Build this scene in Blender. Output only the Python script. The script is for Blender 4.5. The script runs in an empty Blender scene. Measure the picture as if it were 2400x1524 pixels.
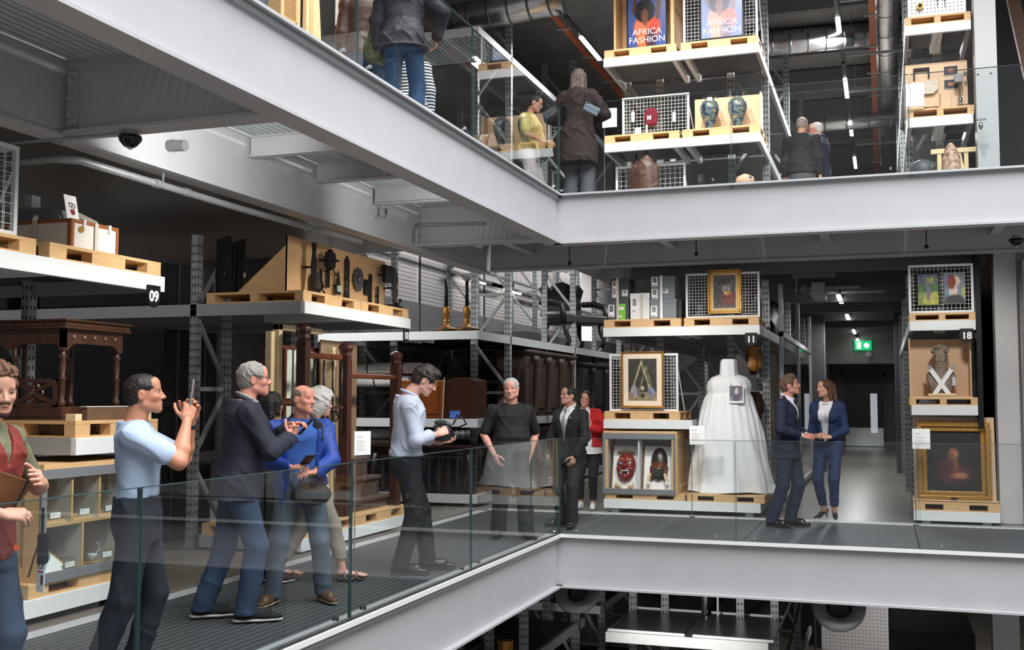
import bpy, math, random, zlib
import numpy as np
from mathutils import Vector, Matrix, Euler
R = math.radians
pi = math.pi
SC = bpy.context.scene
COL = SC.collection

# ------------------------------------------------------------------ camera
EYE = np.array([0.0, 0.0, 1.55])
YAW, PITCH, ROLL, FPX = 0.32952444, 0.06812436, 0.00180266, 2541.84
cam = bpy.data.cameras.new('camera')
co = bpy.data.objects.new('camera', cam)
COL.objects.link(co)
cam.sensor_fit = 'HORIZONTAL'
cam.sensor_width = 36.0
cam.lens = FPX * 36.0 / 2400.0
cam.clip_start = 0.1
cam.clip_end = 200
cF = np.array([-math.sin(YAW) * math.cos(PITCH), math.cos(YAW) * math.cos(PITCH), math.sin(PITCH)])
cR = np.array([math.cos(YAW), math.sin(YAW), 0.0])
cU = np.cross(cR, cF)
cR, cU = math.cos(ROLL) * cR + math.sin(ROLL) * cU, -math.sin(ROLL) * cR + math.cos(ROLL) * cU
co.matrix_world = Matrix(((cR[0], cU[0], -cF[0], EYE[0]), (cR[1], cU[1], -cF[1], EYE[1]), (cR[2], cU[2], -cF[2], EYE[2]), (0, 0, 0, 1)))
SC.camera = co

# ------------------------------------------------------------------ exposure, world, large lights
SC.view_settings.view_transform = 'Standard'
SC.view_settings.look = 'None'
SC.view_settings.gamma = 1.0
SC.view_settings.use_curve_mapping = False
SC.view_settings.exposure = 0.0
SC.cycles.use_denoising = True
SC.cycles.max_bounces = 8
SC.cycles.transparent_max_bounces = 24
SC.cycles.sample_clamp_indirect = 6.0
W = bpy.data.worlds.new('world')
SC.world = W
W.use_nodes = True
W.node_tree.nodes['Background'].inputs[0].default_value = (0.93, 0.95, 1.0, 1)
W.node_tree.nodes['Background'].inputs[1].default_value = 0.4


def area_light(name, loc, target, sx, sy, power, color=(1, 1, 1), spread=180):
    l = bpy.data.lights.new(name, 'AREA')
    l.shape = 'RECTANGLE'; l.size = sx; l.size_y = sy; l.energy = power; l.color = color
    l.spread = R(spread)
    o = bpy.data.objects.new(name, l); COL.objects.link(o)
    o.location = loc
    o.rotation_euler = (Vector(target) - Vector(loc)).to_track_quat('-Z', 'Y').to_euler()
    return o


def spot_light(name, loc, target, power, angle=60, blend=0.6, color=(1, 0.97, 0.92), size=0.12):
    l = bpy.data.lights.new(name, 'SPOT')
    l.energy = power; l.spot_size = R(angle); l.spot_blend = blend; l.color = color; l.shadow_soft_size = size
    o = bpy.data.objects.new(name, l); COL.objects.link(o)
    o.location = loc
    o.rotation_euler = (Vector(target) - Vector(loc)).to_track_quat('-Z', 'Y').to_euler()
    return o


# luminous ceiling over the central hall
area_light('hall_skylight', (3.2, 3.5, 11.5), (3.2, 3.5, 0), 12.5, 16.0, 4800, (0.985, 0.985, 1.0))
# track spots on the display ends of the racks
for y in (5.4, 6.9, 10.2, 11.6):
    spot_light('track_spot', (-3.78, y - .1, 3.22), (-5.7, y, 1.5), 185, 78, .8)
for x in (-3.2, -2.0, .75):
    spot_light('track_spot', (x, 12.5, 3.2), (x, 14.9, 1.5), 150, 80, .8)
for x in (-3.1, -2.0, .7):
    spot_light('track_spot', (x, 11.6, 8.6), (x, 14.8, 5.9), 1000 if x < 0 else 620, 60, .7, (1, .96, .9))
for y in (8.5, 10.5):
    spot_light('track_spot', (-3.3, y, 8.4), (-5.6, y, 5.2), 600, 70, .7)
spot_light('track_spot', (-2.4, 12.4, -.75), (-2.4, 13.9, -1.5), 120, 100, .8)
# lamps between the far racks and in the corridors
area_light('aisle_lamp', (-7.0, 24.0, 5.0), (-8.3, 24.0, 3.6), 16, .3, 170)
area_light('aisle_lamp', (-4.6, 20.0, 3.6), (-4.6, 20.0, 0), .3, 9, 110)
area_light('aisle_lamp', (-8.6, 13.4, 3.6), (-8.6, 13.4, 0), 5, .3, 130)
area_light('aisle_lamp', (-9.0, 8.55, 3.6), (-9.0, 8.55, 0), 5, .3, 12)
area_light('aisle_lamp', (-13.6, 9.0, 3.3), (-15.9, 9.0, 2.8), 8, .3, 420)
for y in (19.8, 24.4, 29.5):
    area_light('corridor_lamp', (-.69, y, 3.22), (-.69, y, 0), .12, 1.3, 70)
for y in (17.7, 21.0, 24.3):
    area_light('corridor_lamp', (-.55, y, 7.3), (-.55, y, 4), .12, 1.3, 340)
area_light('corridor_lamp', (-4.5, 17.2, 7.3), (-4.5, 17.2, 4), .12, 1.3, 340)
spot_light('track_spot', (-3.9, 6.6, 3.32), (-5.3, 7.35, 3.62), 170, 90, .8)
spot_light('track_spot', (-3.9, 9.9, 3.32), (-5.3, 10.9, 3.62), 50, 100, .9)
area_light('lower_lamp', (2.0, 21.5, -.9), (1.0, 25.5, -2.0), 3, .5, 160)

# ------------------------------------------------------------------ materials
MATS = {}


def lin(c):
    return tuple((v / 255 / 12.92) if v / 255 <= .04045 else ((v / 255 + .055) / 1.055) ** 2.4 for v in c[:3])


def mat(name, c=(128, 128, 128), rough=.5, metal=0.0, var=0.0, scale=8.0, stretch=(1, 1, 1), bump=0.0, bscale=60.0, c2=None, emit=0, spec=.5, coat=0, attr=None, tex='noise', detail=4):
    if name in MATS:
        return MATS[name]
    m = bpy.data.materials.new(name); m.use_nodes = True
    nt = m.node_tree; b = nt.nodes['Principled BSDF']
    L = nt.links.new
    c = lin(c)
    b.inputs['Base Color'].default_value = (*c, 1)
    b.inputs['Roughness'].default_value = rough
    b.inputs['Metallic'].default_value = metal
    b.inputs['Specular IOR Level'].default_value = spec
    if coat: b.inputs['Coat Weight'].default_value = coat
    m.diffuse_color = (*c, 1)
    if var or c2 or bump:
        tc = nt.nodes.new('ShaderNodeTexCoord')
        mp = nt.nodes.new('ShaderNodeMapping'); mp.inputs['Scale'].default_value = stretch
        L(tc.outputs['Object'], mp.inputs[0])
    if var or c2:
        if tex == 'voronoi':
            n = nt.nodes.new('ShaderNodeTexVoronoi'); n.inputs['Scale'].default_value = scale; out = n.outputs['Distance']
        else:
            n = nt.nodes.new('ShaderNodeTexNoise'); n.inputs['Scale'].default_value = scale; n.inputs['Detail'].default_value = detail; out = n.outputs['Fac']
        L(mp.outputs[0], n.inputs['Vector'])
        rp = nt.nodes.new('ShaderNodeValToRGB')
        d = lin(c2) if c2 else tuple(max(0, v * (1 - var)) for v in c)
        e = c if c2 else tuple(min(1, v * (1 + var)) for v in c)
        rp.color_ramp.elements[0].position = .3; rp.color_ramp.elements[1].position = .7
        rp.color_ramp.elements[0].color = (*d, 1); rp.color_ramp.elements[1].color = (*e, 1)
        L(out, rp.inputs[0]); L(rp.outputs[0], b.inputs['Base Color'])
    if attr:
        a = nt.nodes.new('ShaderNodeAttribute'); a.attribute_name = attr
        L(a.outputs['Color'], b.inputs['Base Color'])
    if bump:
        n2 = nt.nodes.new('ShaderNodeTexNoise'); n2.inputs['Scale'].default_value = bscale; n2.inputs['Detail'].default_value = 3
        L(mp.outputs[0], n2.inputs['Vector'])
        bp = nt.nodes.new('ShaderNodeBump'); bp.inputs['Strength'].default_value = bump; bp.inputs['Distance'].default_value = .01
        L(n2.outputs['Fac'], bp.inputs['Height']); L(bp.outputs[0], b.inputs['Normal'])
    if emit:
        b.inputs['Emission Color'].default_value = (*c, 1); b.inputs['Emission Strength'].default_value = emit
    MATS[name] = m
    return m


def glass_mat(name, tint=(247, 250, 249), ior=1.5):
    if name in MATS: return MATS[name]
    m = bpy.data.materials.new(name); m.use_nodes = True
    nt = m.node_tree; L = nt.links.new
    nt.nodes.remove(nt.nodes['Principled BSDF'])
    out = nt.nodes['Material Output']
    t = nt.nodes.new('ShaderNodeBsdfTransparent'); t.inputs[0].default_value = (*lin(tint), 1)
    g = nt.nodes.new('ShaderNodeBsdfGlossy'); g.inputs['Roughness'].default_value = .005
    f = nt.nodes.new('ShaderNodeFresnel'); f.inputs[0].default_value = ior
    mx = nt.nodes.new('ShaderNodeMixShader')
    ge = nt.nodes.new('ShaderNodeNewGeometry')
    s1 = nt.nodes.new('ShaderNodeMath'); s1.operation = 'SUBTRACT'; s1.inputs[0].default_value = 1.0; L(ge.outputs['Backfacing'], s1.inputs[1])
    s2 = nt.nodes.new('ShaderNodeMath'); s2.operation = 'MULTIPLY'; L(f.outputs[0], s2.inputs[0]); L(s1.outputs[0], s2.inputs[1])
    s3 = nt.nodes.new('ShaderNodeMath'); s3.operation = 'MULTIPLY'; L(s2.outputs[0], s3.inputs[0]); s3.inputs[1].default_value = 1.4; s3.use_clamp = True
    L(s3.outputs[0], mx.inputs[0]); L(t.outputs[0], mx.inputs[1]); L(g.outputs[0], mx.inputs[2]); L(mx.outputs[0], out.inputs[0])
    m.diffuse_color = (.8, .9, .9, .3)
    MATS[name] = m
    return m


STEEL = mat('grey_painted_steel', (178, 179, 182), .45, var=.03, scale=3)
BEAMW = mat('pale_grey_beam_paint', (222, 225, 225), .45, var=.02, scale=5)
GALV = mat('galvanised_steel', (150, 153, 155), .45, .3, var=.12, scale=9)
DARKST = mat('dark_steel', (58, 58, 60), .5, .2)
BLACK = mat('black_plastic', (14, 14, 16), .55, spec=.3)
WHITE = mat('white_card', (240, 240, 240), .6)
PINE = mat('pine_wood', (212, 172, 122), .55, var=.1, scale=5, stretch=(1, 9, 9), bump=.05)
PLY = mat('plywood', (214, 172, 122), .5, var=.07, scale=3, stretch=(1, 6, 6))
DARKWOOD = mat('dark_stained_wood', (46, 28, 20), .35, var=.3, scale=5, stretch=(7, 7, 1))
MAHOG = mat('mahogany', (92, 44, 22), .3, var=.3, scale=4, stretch=(5, 5, 1))
GOLD = mat('gilded_moulding', (168, 124, 58), .38, .6, var=.25, scale=30, bump=.2)
IRON = mat('black_iron', (34, 33, 33), .5, .5, var=.2, scale=20)
CONC = mat('polished_concrete', (116, 108, 99), .3, var=.08, scale=2.2)
CONCW = mat('pale_concrete_wall', (204, 202, 202), .8, var=.04, scale=1.5)
PALEWALL = mat('white_painted_wall', (205, 200, 198), .8)
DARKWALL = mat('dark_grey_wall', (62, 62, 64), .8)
WIREW = mat('white_wire', (225, 227, 227), .4)
GLASS = glass_mat('clear_glass')
GEDGE = mat('green_glass_edge', (58, 78, 78), .4, spec=.2)
CHROME = mat('chrome', (200, 202, 204), .15, 1)
LAMP = mat('lit_lamp_tube', (255, 252, 245), .5, emit=9)
PRINT = mat('printed_paper', attr='Col', rough=.55)
PRINTG = mat('glossy_print', attr='Col', rough=.2)


# ------------------------------------------------------------------ mesh helpers
class MB:
    def __init__(s):
        s.v = []; s.f = []; s.m = []; s.mi = 0

    def add(s, vs, fs):
        n = len(s.v); s.v += [tuple(map(float, p)) for p in vs]
        s.f += [tuple(i + n for i in f) for f in fs]; s.m += [s.mi] * len(fs)
        return s

    def box(s, x0, y0, z0, x1, y1, z1):
        x0, x1 = min(x0, x1), max(x0, x1); y0, y1 = min(y0, y1), max(y0, y1); z0, z1 = min(z0, z1), max(z0, z1)
        return s.add([(x0, y0, z0), (x1, y0, z0), (x1, y1, z0), (x0, y1, z0), (x0, y0, z1), (x1, y0, z1), (x1, y1, z1), (x0, y1, z1)],
                     [(0, 3, 2, 1), (4, 5, 6, 7), (0, 1, 5, 4), (1, 2, 6, 5), (2, 3, 7, 6), (3, 0, 4, 7)])

    def bar(s, a, b, w, h=None, up=(0, 0, 1)):
        a = Vector(a); b = Vector(b); d = (b - a).normalized(); h = h or w
        u = Vector(up)
        if abs(d.dot(u)) > .97: u = Vector((0, 1, 0))
        r = d.cross(u).normalized(); u = r.cross(d)
        r *= w / 2; u *= h / 2
        c = [a - r - u, a + r - u, a + r + u, a - r + u, b - r - u, b + r - u, b + r + u, b - r + u]
        return s.add(c, [(0, 1, 2, 3), (7, 6, 5, 4), (0, 4, 5, 1), (1, 5, 6, 2), (2, 6, 7, 3), (3, 7, 4, 0)])

    def tube(s, pts, r, n=8, cap=True):
        pts = [Vector(p) for p in pts]
        rs = r if isinstance(r, (list, tuple)) else [r] * len(pts)
        vs = []; fs = []; prev = None
        for i, p in enumerate(pts):
            d = (pts[min(i + 1, len(pts) - 1)] - pts[max(i - 1, 0)]).normalized()
            if prev is None:
                u = Vector((0, 0, 1)) if abs(d.z) < .9 else Vector((1, 0, 0))
            else: u = prev
            r1 = d.cross(u).normalized(); u1 = r1.cross(d).normalized(); prev = u1
            for k in range(n):
                a = 2 * pi * k / n
                vs.append(p + (r1 * math.cos(a) + u1 * math.sin(a)) * rs[i])
        for i in range(len(pts) - 1):
            for k in range(n):
                fs.append((i * n + k, i * n + (k + 1) % n, (i + 1) * n + (k + 1) % n, (i + 1) * n + k))
        if cap:
            fs.append(tuple(range(n))[::-1]); fs.append(tuple(range((len(pts) - 1) * n, len(pts) * n)))
        return s.add(vs, fs)

    def lathe(s, prof, n=16, c=(0, 0, 0), sx=1, sy=1, fn=None):
        vs = []; fs = []
        for r, z in prof:
            for k in range(n):
                a = 2 * pi * k / n; rr = r * (fn(a, z) if fn else 1)
                vs.append((c[0] + rr * math.cos(a) * sx, c[1] + rr * math.sin(a) * sy, c[2] + z))
        for i in range(len(prof) - 1):
            for k in range(n):
                fs.append((i * n + k, i * n + (k + 1) % n, (i + 1) * n + (k + 1) % n, (i + 1) * n + k))
        fs.append(tuple(range(n))[::-1]); fs.append(tuple(range((len(prof) - 1) * n, len(prof) * n)))
        return s.add(vs, fs)

    def prism(s, poly, y0, y1):
        """polygon in x,z extruded along y"""
        n = len(poly)
        a = sum(poly[i][0] * poly[(i + 1) % n][1] - poly[(i + 1) % n][0] * poly[i][1] for i in range(n))
        if a < 0: poly = poly[::-1]
        vs = [(x, y0, z) for x, z in poly] + [(x, y1, z) for x, z in poly]
        fs = [tuple(range(n)), tuple(range(n, 2 * n))[::-1]]
        fs += [(i, i + n, (i + 1) % n + n, (i + 1) % n) for i in range(n)]
        return s.add(vs, fs)

    def ball(s, c, r, n=10, m=6):
        r = r if isinstance(r, (list, tuple)) else (r, r, r)
        prof = [(max(.02, math.cos(-pi / 2 + pi * i / m)), math.sin(-pi / 2 + pi * i / m)) for i in range(m + 1)]
        vs = []; fs = []
        for rr, z in prof:
            for k in range(n):
                a = 2 * pi * k / n
                vs.append((c[0] + rr * math.cos(a) * r[0], c[1] + rr * math.sin(a) * r[1], c[2] + z * r[2]))
        for i in range(m):
            for k in range(n):
                fs.append((i * n + k, i * n + (k + 1) % n, (i + 1) * n + (k + 1) % n, (i + 1) * n + k))
        fs.append(tuple(range(n))[::-1]); fs.append(tuple(range(m * n, (m + 1) * n)))
        return s.add(vs, fs)

    def build(s, name, m=None, parent=None, smooth=False, loc=None, rot=None, bevel=0):
        me = bpy.data.meshes.new(name)
        me.from_pydata(s.v, [], s.f)
        ms = m if isinstance(m, (list, tuple)) else [m]
        for x in ms: me.materials.append(x)
        if len(ms) > 1: me.polygons.foreach_set('material_index', s.m)
        if smooth: me.polygons.foreach_set('use_smooth', [True] * len(me.polygons))
        me.update()
        o = bpy.data.objects.new(name, me); COL.objects.link(o)
        if parent: o.parent = parent
        if loc is not None: o.location = loc
        if rot is not None: o.rotation_euler = rot
        if bevel:
            b = o.modifiers.new('bevel', 'BEVEL'); b.width = bevel; b.segments = 2; b.limit_method = 'ANGLE'
        return o


def tag(o, label=None, cat=None, group=None, kind=None):
    if label: o['label'] = label
    if cat: o['category'] = cat
    if group: o['group'] = group
    if kind: o['kind'] = kind
    return o


def thing(name, label, cat, loc=(0, 0, 0), rz=0, group=None):
    o = bpy.data.objects.new(name, None); COL.objects.link(o)
    o.empty_display_size = .1
    o.location = loc; o.rotation_euler = (0, 0, R(rz))
    return tag(o, label, cat, group)


def struct(name, mb, m, label=None):
    o = mb.build(name, m); o['kind'] = 'structure'
    if label: o['label'] = label
    return o


def clone(o, loc, rz=None, label=None, group=None, parent=None):
    r = o.copy(); COL.objects.link(r)
    if parent: r.parent = parent
    if loc is not None: r.location = loc
    if rz is not None: r.rotation_euler = (0, 0, R(rz))
    if label: r['label'] = label
    if group: r['group'] = group
    for ch in list(o.children):
        clone(ch, None, parent=r)
    return r


def text(s, size, m, parent, loc, rot=(pi / 2, 0, 0), ext=.002, off=0, align='CENTER', space=1, name='lettering', sx=1):
    c = bpy.data.curves.new(name, 'FONT'); c.body = s; c.size = size; c.extrude = ext; c.offset = off
    c.align_x = align; c.align_y = 'CENTER'; c.space_character = space
    c.materials.append(m)
    o = bpy.data.objects.new(name, c); COL.objects.link(o)
    dg = bpy.context.evaluated_depsgraph_get()
    me = bpy.data.meshes.new_from_object(o.evaluated_get(dg)); bpy.data.objects.remove(o)
    o = bpy.data.objects.new(name, me); COL.objects.link(o)
    o.parent = parent; o.location = loc; o.rotation_euler = rot; o.scale = (sx, 1, 1)
    return o


def picture(name, w, h, fn, parent=None, loc=(0, 0, 0), rot=(0, 0, 0), nx=40, ny=50, m=None, thick=.004):
    """flat print facing -y; fn(u, v) arrays in 0..1 (v up) -> rgb 0..255"""
    xs = np.linspace(-w / 2, w / 2, nx + 1); zs = np.linspace(0, h, ny + 1)
    X, Z = np.meshgrid(xs, zs)
    n = (nx + 1) * (ny + 1)
    vs = np.stack([X.ravel(), np.full(n, -thick), Z.ravel()], 1)
    i = np.arange(nx); j = np.arange(ny); I, J = np.meshgrid(i, j)
    a = (J * (nx + 1) + I).ravel()
    fs = np.stack([a, a + 1, a + nx + 2, a + nx + 1], 1).tolist()
    bk = [(-w / 2, 0, 0), (w / 2, 0, 0), (w / 2, 0, h), (-w / 2, 0, h)]
    vl = vs.tolist() + bk
    fs += [(n + 1, n, n + 3, n + 2), (n, n + 1, nx, 0), (n + 2, n + 3, n - nx - 1, n - 1), (n + 3, n, 0, n - nx - 1), (n + 1, n + 2, n - 1, nx)]
    me = bpy.data.meshes.new(name); me.from_pydata(vl, [], fs)
    c = np.zeros((n + 4, 4)); c[:, 3] = 1
    rgb = fn(X.ravel() / w + .5, Z.ravel() / h)
    rgb = np.stack([np.broadcast_to(np.asarray(q, float), (n,)) for q in rgb], 1)
    q = np.clip(rgb / 255, 0, 1)
    c[:n, :3] = np.where(q <= .04045, q / 12.92, ((q + .055) / 1.055) ** 2.4)
    c[n:, :3] = .75
    at = me.color_attributes.new('Col', 'FLOAT_COLOR', 'POINT'); at.data.foreach_set('color', c.ravel())
    me.materials.append(m or PRINT)
    o = bpy.data.objects.new(name, me); COL.objects.link(o)
    o.parent = parent; o.location = loc; o.rotation_euler = rot
    return o


def mixc(base, *layers):
    """base rgb, layers (mask, rgb) -> tuple of channel arrays"""
    out = [np.asarray(b, float) for b in base]
    for mk, c in layers:
        mk = np.clip(np.asarray(mk, float), 0, 1)
        out = [o * (1 - mk) + mk * np.asarray(cc, float) for o, cc in zip(out, c)]
    return out


def blob(u, v, cu, cv, ru, rv, soft=.25):
    d = np.sqrt(((u - cu) / ru) ** 2 + ((v - cv) / rv) ** 2)
    return np.clip((1 - d) / soft + .5, 0, 1)


def rect(u, v, u0, u1, v0, v1):
    return ((u > u0) & (u < u1) & (v > v0) & (v < v1)).astype(float)


def vnoise(u, v, f, seed=0):
    return .5 + .25 * (np.sin(u * f * 1.3 + seed + 2 * np.sin(v * f * .7 + seed)) + np.sin(v * f * 1.7 - seed * 2 + 1.5 * np.sin(u * f + seed)))


def on(ax, val, px, py):
    d = cF + cR * (px - 1200) / FPX - cU * (py - 762) / FPX
    return EYE + (val - EYE[ax]) / d[ax] * d
# ------------------------------------------------------------------ structure
XE, YE = -3.5, 11.985            # edges of the hall void
FH = 3.935                       # storey height


def ibeam_y(mb, x, y0, y1, ztop, h, side, w=.2, inset=.07, t=.022):
    """beam along y whose flange tip is at x; side=+1 when it faces +x"""
    s = -side
    mb.box(x, y0, ztop - t, x + s * w, y1, ztop); mb.box(x, y0, ztop - h, x + s * w, y1, ztop - h + t)
    mb.box(x + s * inset, y0, ztop - h + t, x + s * (inset + .03), y1, ztop - t)


def ibeam_x(mb, y, x0, x1, ztop, h, w=.2, inset=.07, t=.022):
    mb.box(x0, y, ztop - t, x1, y + w, ztop); mb.box(x0, y, ztop - h, x1, y + w, ztop - h + t)
    mb.box(x0, y + inset, ztop - h + t, x1, y + inset + .03, ztop - t)


k = 0
for z in (FH, 0.0):
    mb = MB(); ibeam_y(mb, XE, -3, YE + .1, z, .588, 1)
    k += 1; struct('trim_%d' % k, mb, STEEL, 'grey steel edge beam along the left gallery, ' + ('upper floor' if z else 'middle floor'))
    mb = MB(); ibeam_x(mb, YE, XE - .1, 7, z, .588)
    k += 1; struct('trim_%d' % k, mb, STEEL, 'grey steel edge beam along the back gallery, ' + ('upper floor' if z else 'middle floor'))
    # inner beams at the rack side
    mb = MB(); ibeam_y(mb, -5.3, -3, 14.6, z - .03, .56, 1, inset=.03)
    mb.box(-5.34, -3, z - .57, -5.5, 14.6, z - .4)
    k += 1; struct('trim_%d' % k, mb, STEEL, 'deep grey beam between left gallery and racks')
    mb = MB(); ibeam_x(mb, 14.5, -5.3, 7, z, .56, inset=.03)
    k += 1; struct('trim_%d' % k, mb, STEEL, 'deep grey beam between back gallery and racks')
    # deep cross beams with bolted end plates
    for y, dp in ((5.95, .54), (12.03, .5)):
        mb = MB(); ibeam_x(mb, y, -5.33, XE - .08, z - .03, dp, w=.2, inset=.06, t=.025)
        mb.box(-5.3, y + .04, z - dp + .03, -5.22, y + .06, z - .13)
        for q in range(3):
            mb.tube([(-5.26, y + .035, z - dp + .1 + q * .12), (-5.26, y + .0, z - dp + .1 + q * .12)], .022, 6)
        k += 1; struct('trim_%d' % k, mb, STEEL, 'deep cross beam under the left gallery')
    for y in (8.25, 9.45, 10.75) + ((.5, 2.2, 3.6) if z else ()):
        mb = MB(); ibeam_x(mb, y, -5.3, XE - .08, z - .05, .19, w=.1, inset=.03, t=.014)
        k += 1; struct('trim_%d' % k, mb, STEEL, 'small cross joist under the left gallery')
    for x in (-4.6, -2.6, -.6, 1.4):
        mb = MB(); ibeam_y(mb, x, YE + .1, 14.5, z - .05, .3, 1, w=.12, inset=.05, t=.014)
        k += 1; struct('trim_%d' % k, mb, STEEL, 'cross joist under the back gallery')

# grating floors: dark planks with pale nosings, each plank a piece
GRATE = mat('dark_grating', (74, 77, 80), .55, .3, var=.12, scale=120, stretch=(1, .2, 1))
GRATEB = mat('fine_grating', (84, 88, 92), .6, .3, var=.4, scale=220, bump=.3, bscale=220)
NOSE = mat('grating_nosing', (136, 139, 141), .45, .3)
TRIMW = mat('white_floor_trim', (225, 226, 226), .5)
for z, nm in ((0.0, 'middle'), (FH, 'upper')):
    root = thing('grating_walkway', 'dark ribbed steel grating along the left gallery, %s floor' % nm, 'grating', (0, 0, z - .02))
    root['kind'] = 'structure'
    pl = None
    for i in range(25):
        x = -5.27 + .07 * i
        if pl is None:
            w_ = .063 if z == 0 else .042
            ye_ = 14.45 if z == 0 else YE + .09
            mb = MB(); mb.box(0, -3, -.035, w_, ye_, .012); mb.mi = 1
            mb.box(w_, -3, -.035, w_ + (.005 if z == 0 else .008), ye_, .014)
            pl = mb.build('floor_plank', [GRATE if z == 0 else mat('pale_lit_grating', (186, 196, 202), .45, .1, var=.12, scale=60, stretch=(1, .3, 1)), NOSE], root, loc=(x, 0, 0))  # upper planks paler, light falling through the gaps put into their colour
        else:
            c = pl.copy(); COL.objects.link(c); c.location = (x, 0, 0)
            if x > -3.6:
                c.location.x = -3.58
    root = thing('grating_walkway', 'dark fine mesh grating along the back gallery, %s floor' % nm, 'grating', (0, 0, z - .02))
    root['kind'] = 'structure'
    for x0, x1 in ((() if z == 0 else ((-5.27, -3.57),)) + ((-3.56, -1.5), (-1.49, .32), (.33, 2.2), (2.21, 4.1), (4.11, 6.9))):
        MB().box(x0, YE + .11, -.035, x1, 14.45, .014).build('floor_panel', GRATEB, root)
    MB().box(-5.3, 14.455, -.035, 7, 14.5, .022).build('edge_strip', TRIMW, root)
mb = MB(); mb.box(XE - .1, -3, .0, XE - .012, YE + .02, .012); mb.mi = 1
mb.box(XE - .012, -3, -.02, XE + .004, YE + .0, .018)
struct('trim_91', mb, [DARKST, TRIMW])
mb = MB(); mb.box(XE, YE + .012, 0, 7, YE + .1, .012); mb.mi = 1
mb.box(XE, YE - .004, -.02, 7, YE + .012, .018)
struct('trim_92', mb, [DARKST, TRIMW])

# concrete floors
for z, nm in ((0, 'middle'), (FH, 'upper')):
    mb = MB(); mb.box(-16, -3, z - .2, -5.5, 40 if z == 0 else 14.62, z - .005); mb.box(-5.5 if z == 0 else -4.9, 14.62, z - .2, 7, 40, z - .005)
    struct('floor', mb, [CONC], nm + ' storey concrete floor')
struct('floor', MB().box(-16, -6, -FH - .3, 8, 40, -FH), CONC, 'lowest storey concrete floor')
# concrete apron in front of the left racks (paler corner slab)
struct('ceiling', MB().box(-16, -6, 8.35, XE, 40, 8.6).box(XE, YE, 8.35, 8, 40, 8.6), mat('dark_ceiling', (120, 118, 116), .9, var=.15, scale=2))

# walls
struct('wall_left', MB().box(-16.3, -6, -FH, -16, 40, 8.4), PALEWALL)
struct('wall_back', MB().box(-16, 38, -FH, 8, 38.3, 8.4), mat('corridor_end_wall', (150, 148, 147), .7))
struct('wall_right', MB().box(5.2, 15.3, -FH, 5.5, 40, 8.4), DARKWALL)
# pale wall behind the far west racks, with a dark dado
mb = MB(); mb.box(-8.45, 14.8, 3.35, -8.25, 37.9, 8.3); mb.mi = 1; mb.box(-8.47, 14.8, 0, -8.23, 37.9, 3.35)
struct('wall_inner', mb, [PALEWALL, mat('grey_dado', (112, 111, 112), .7)])
# grey shear wall and column at the right
mb = MB(); mb.box(1.36, 15.0, -.0, 1.62, 15.3, 3.6); mb.box(1.62, 15.15, 0, 5.2, 15.4, 3.6)
mb.box(1.68, 14.75, .02, 3.5, 15.12, 3.3)
struct('wall_right', mb, CONCW, 'pale grey wall beside the right rack')
struct('column', MB().box(1.175, 14.52, FH, 1.425, 14.85, 8.35).box(1.2, 14.6, -FH, 1.5, 14.9, -.5), mat('column_paint', (168, 170, 173), .5), 'square pale grey column beside the right rack')
mb = MB()
for q, xx in enumerate((1.2, 1.35)): mb.tube([(xx, 14.515, 5.62), (xx, 14.53, 5.62)], .011, 8)
o = mb.build('column_bolts', BLACK); o['kind'] = 'structure'
# dark room beyond the column on the upper floor with a timber brace
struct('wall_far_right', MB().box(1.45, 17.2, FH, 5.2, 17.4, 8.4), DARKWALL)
mb = MB(); mb.bar((1.62, 16.2, 8.3), (2.3, 16.2, 4.2), .16, .12)
tag(mb.build('timber_brace', mat('brown_timber', (92, 66, 46), .6, var=.2)), 'brown timber brace leaning in the dark room at right', 'brace')
# corridor end: dark columns, header, door
DG = mat('dark_column', (66, 66, 68), .7)
struct('column', MB().box(-1.62, 24.5, 0, -1.2, 25, 3.6).box(.24, 24.5, 0, .62, 25, 3.6), DG, 'dark columns down the corridor')
struct('wall_header', MB().box(-1.7, 34, 2.62, .9, 34.3, 3.6), mat('pale_header', (150, 149, 148), .7))
struct('wall_corridor', MB().box(-3.2, 25, 0, -1.6, 38, 3.6).box(.6, 25, 0, 2, 38, 3.6), mat('corridor_wall', (120, 119, 118), .7))
d = bpy.data.objects.new('door_1', None); COL.objects.link(d); d.location = (-.62, 37.95, 0); d['kind'] = 'structure'
d['label'] = 'dark corridor door with tall glass slot and metal kick plate'
MB().box(-.62, -.06, 0, .62, 0, 2.35).build('door_leaf', mat('black_door', (16, 16, 17), .4), d)
MB().box(-.6, -.075, .02, .6, -.06, .62).build('kick_plate', CHROME, d)
MB().box(.2, -.075, .45, .42, -.06, 1.75).build('vision_panel', mat('lit_window_slot', (190, 195, 200), .3, emit=.6), d)
MB().box(-.7, -.04, 0, -.62, 0, 2.45).box(.62, -.04, 0, .7, 0, 2.45).box(-.7, -.04, 2.35, .7, 0, 2.45).build('door_frame', mat('door_frame_grey', (120, 118, 116), .5), d)

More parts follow.
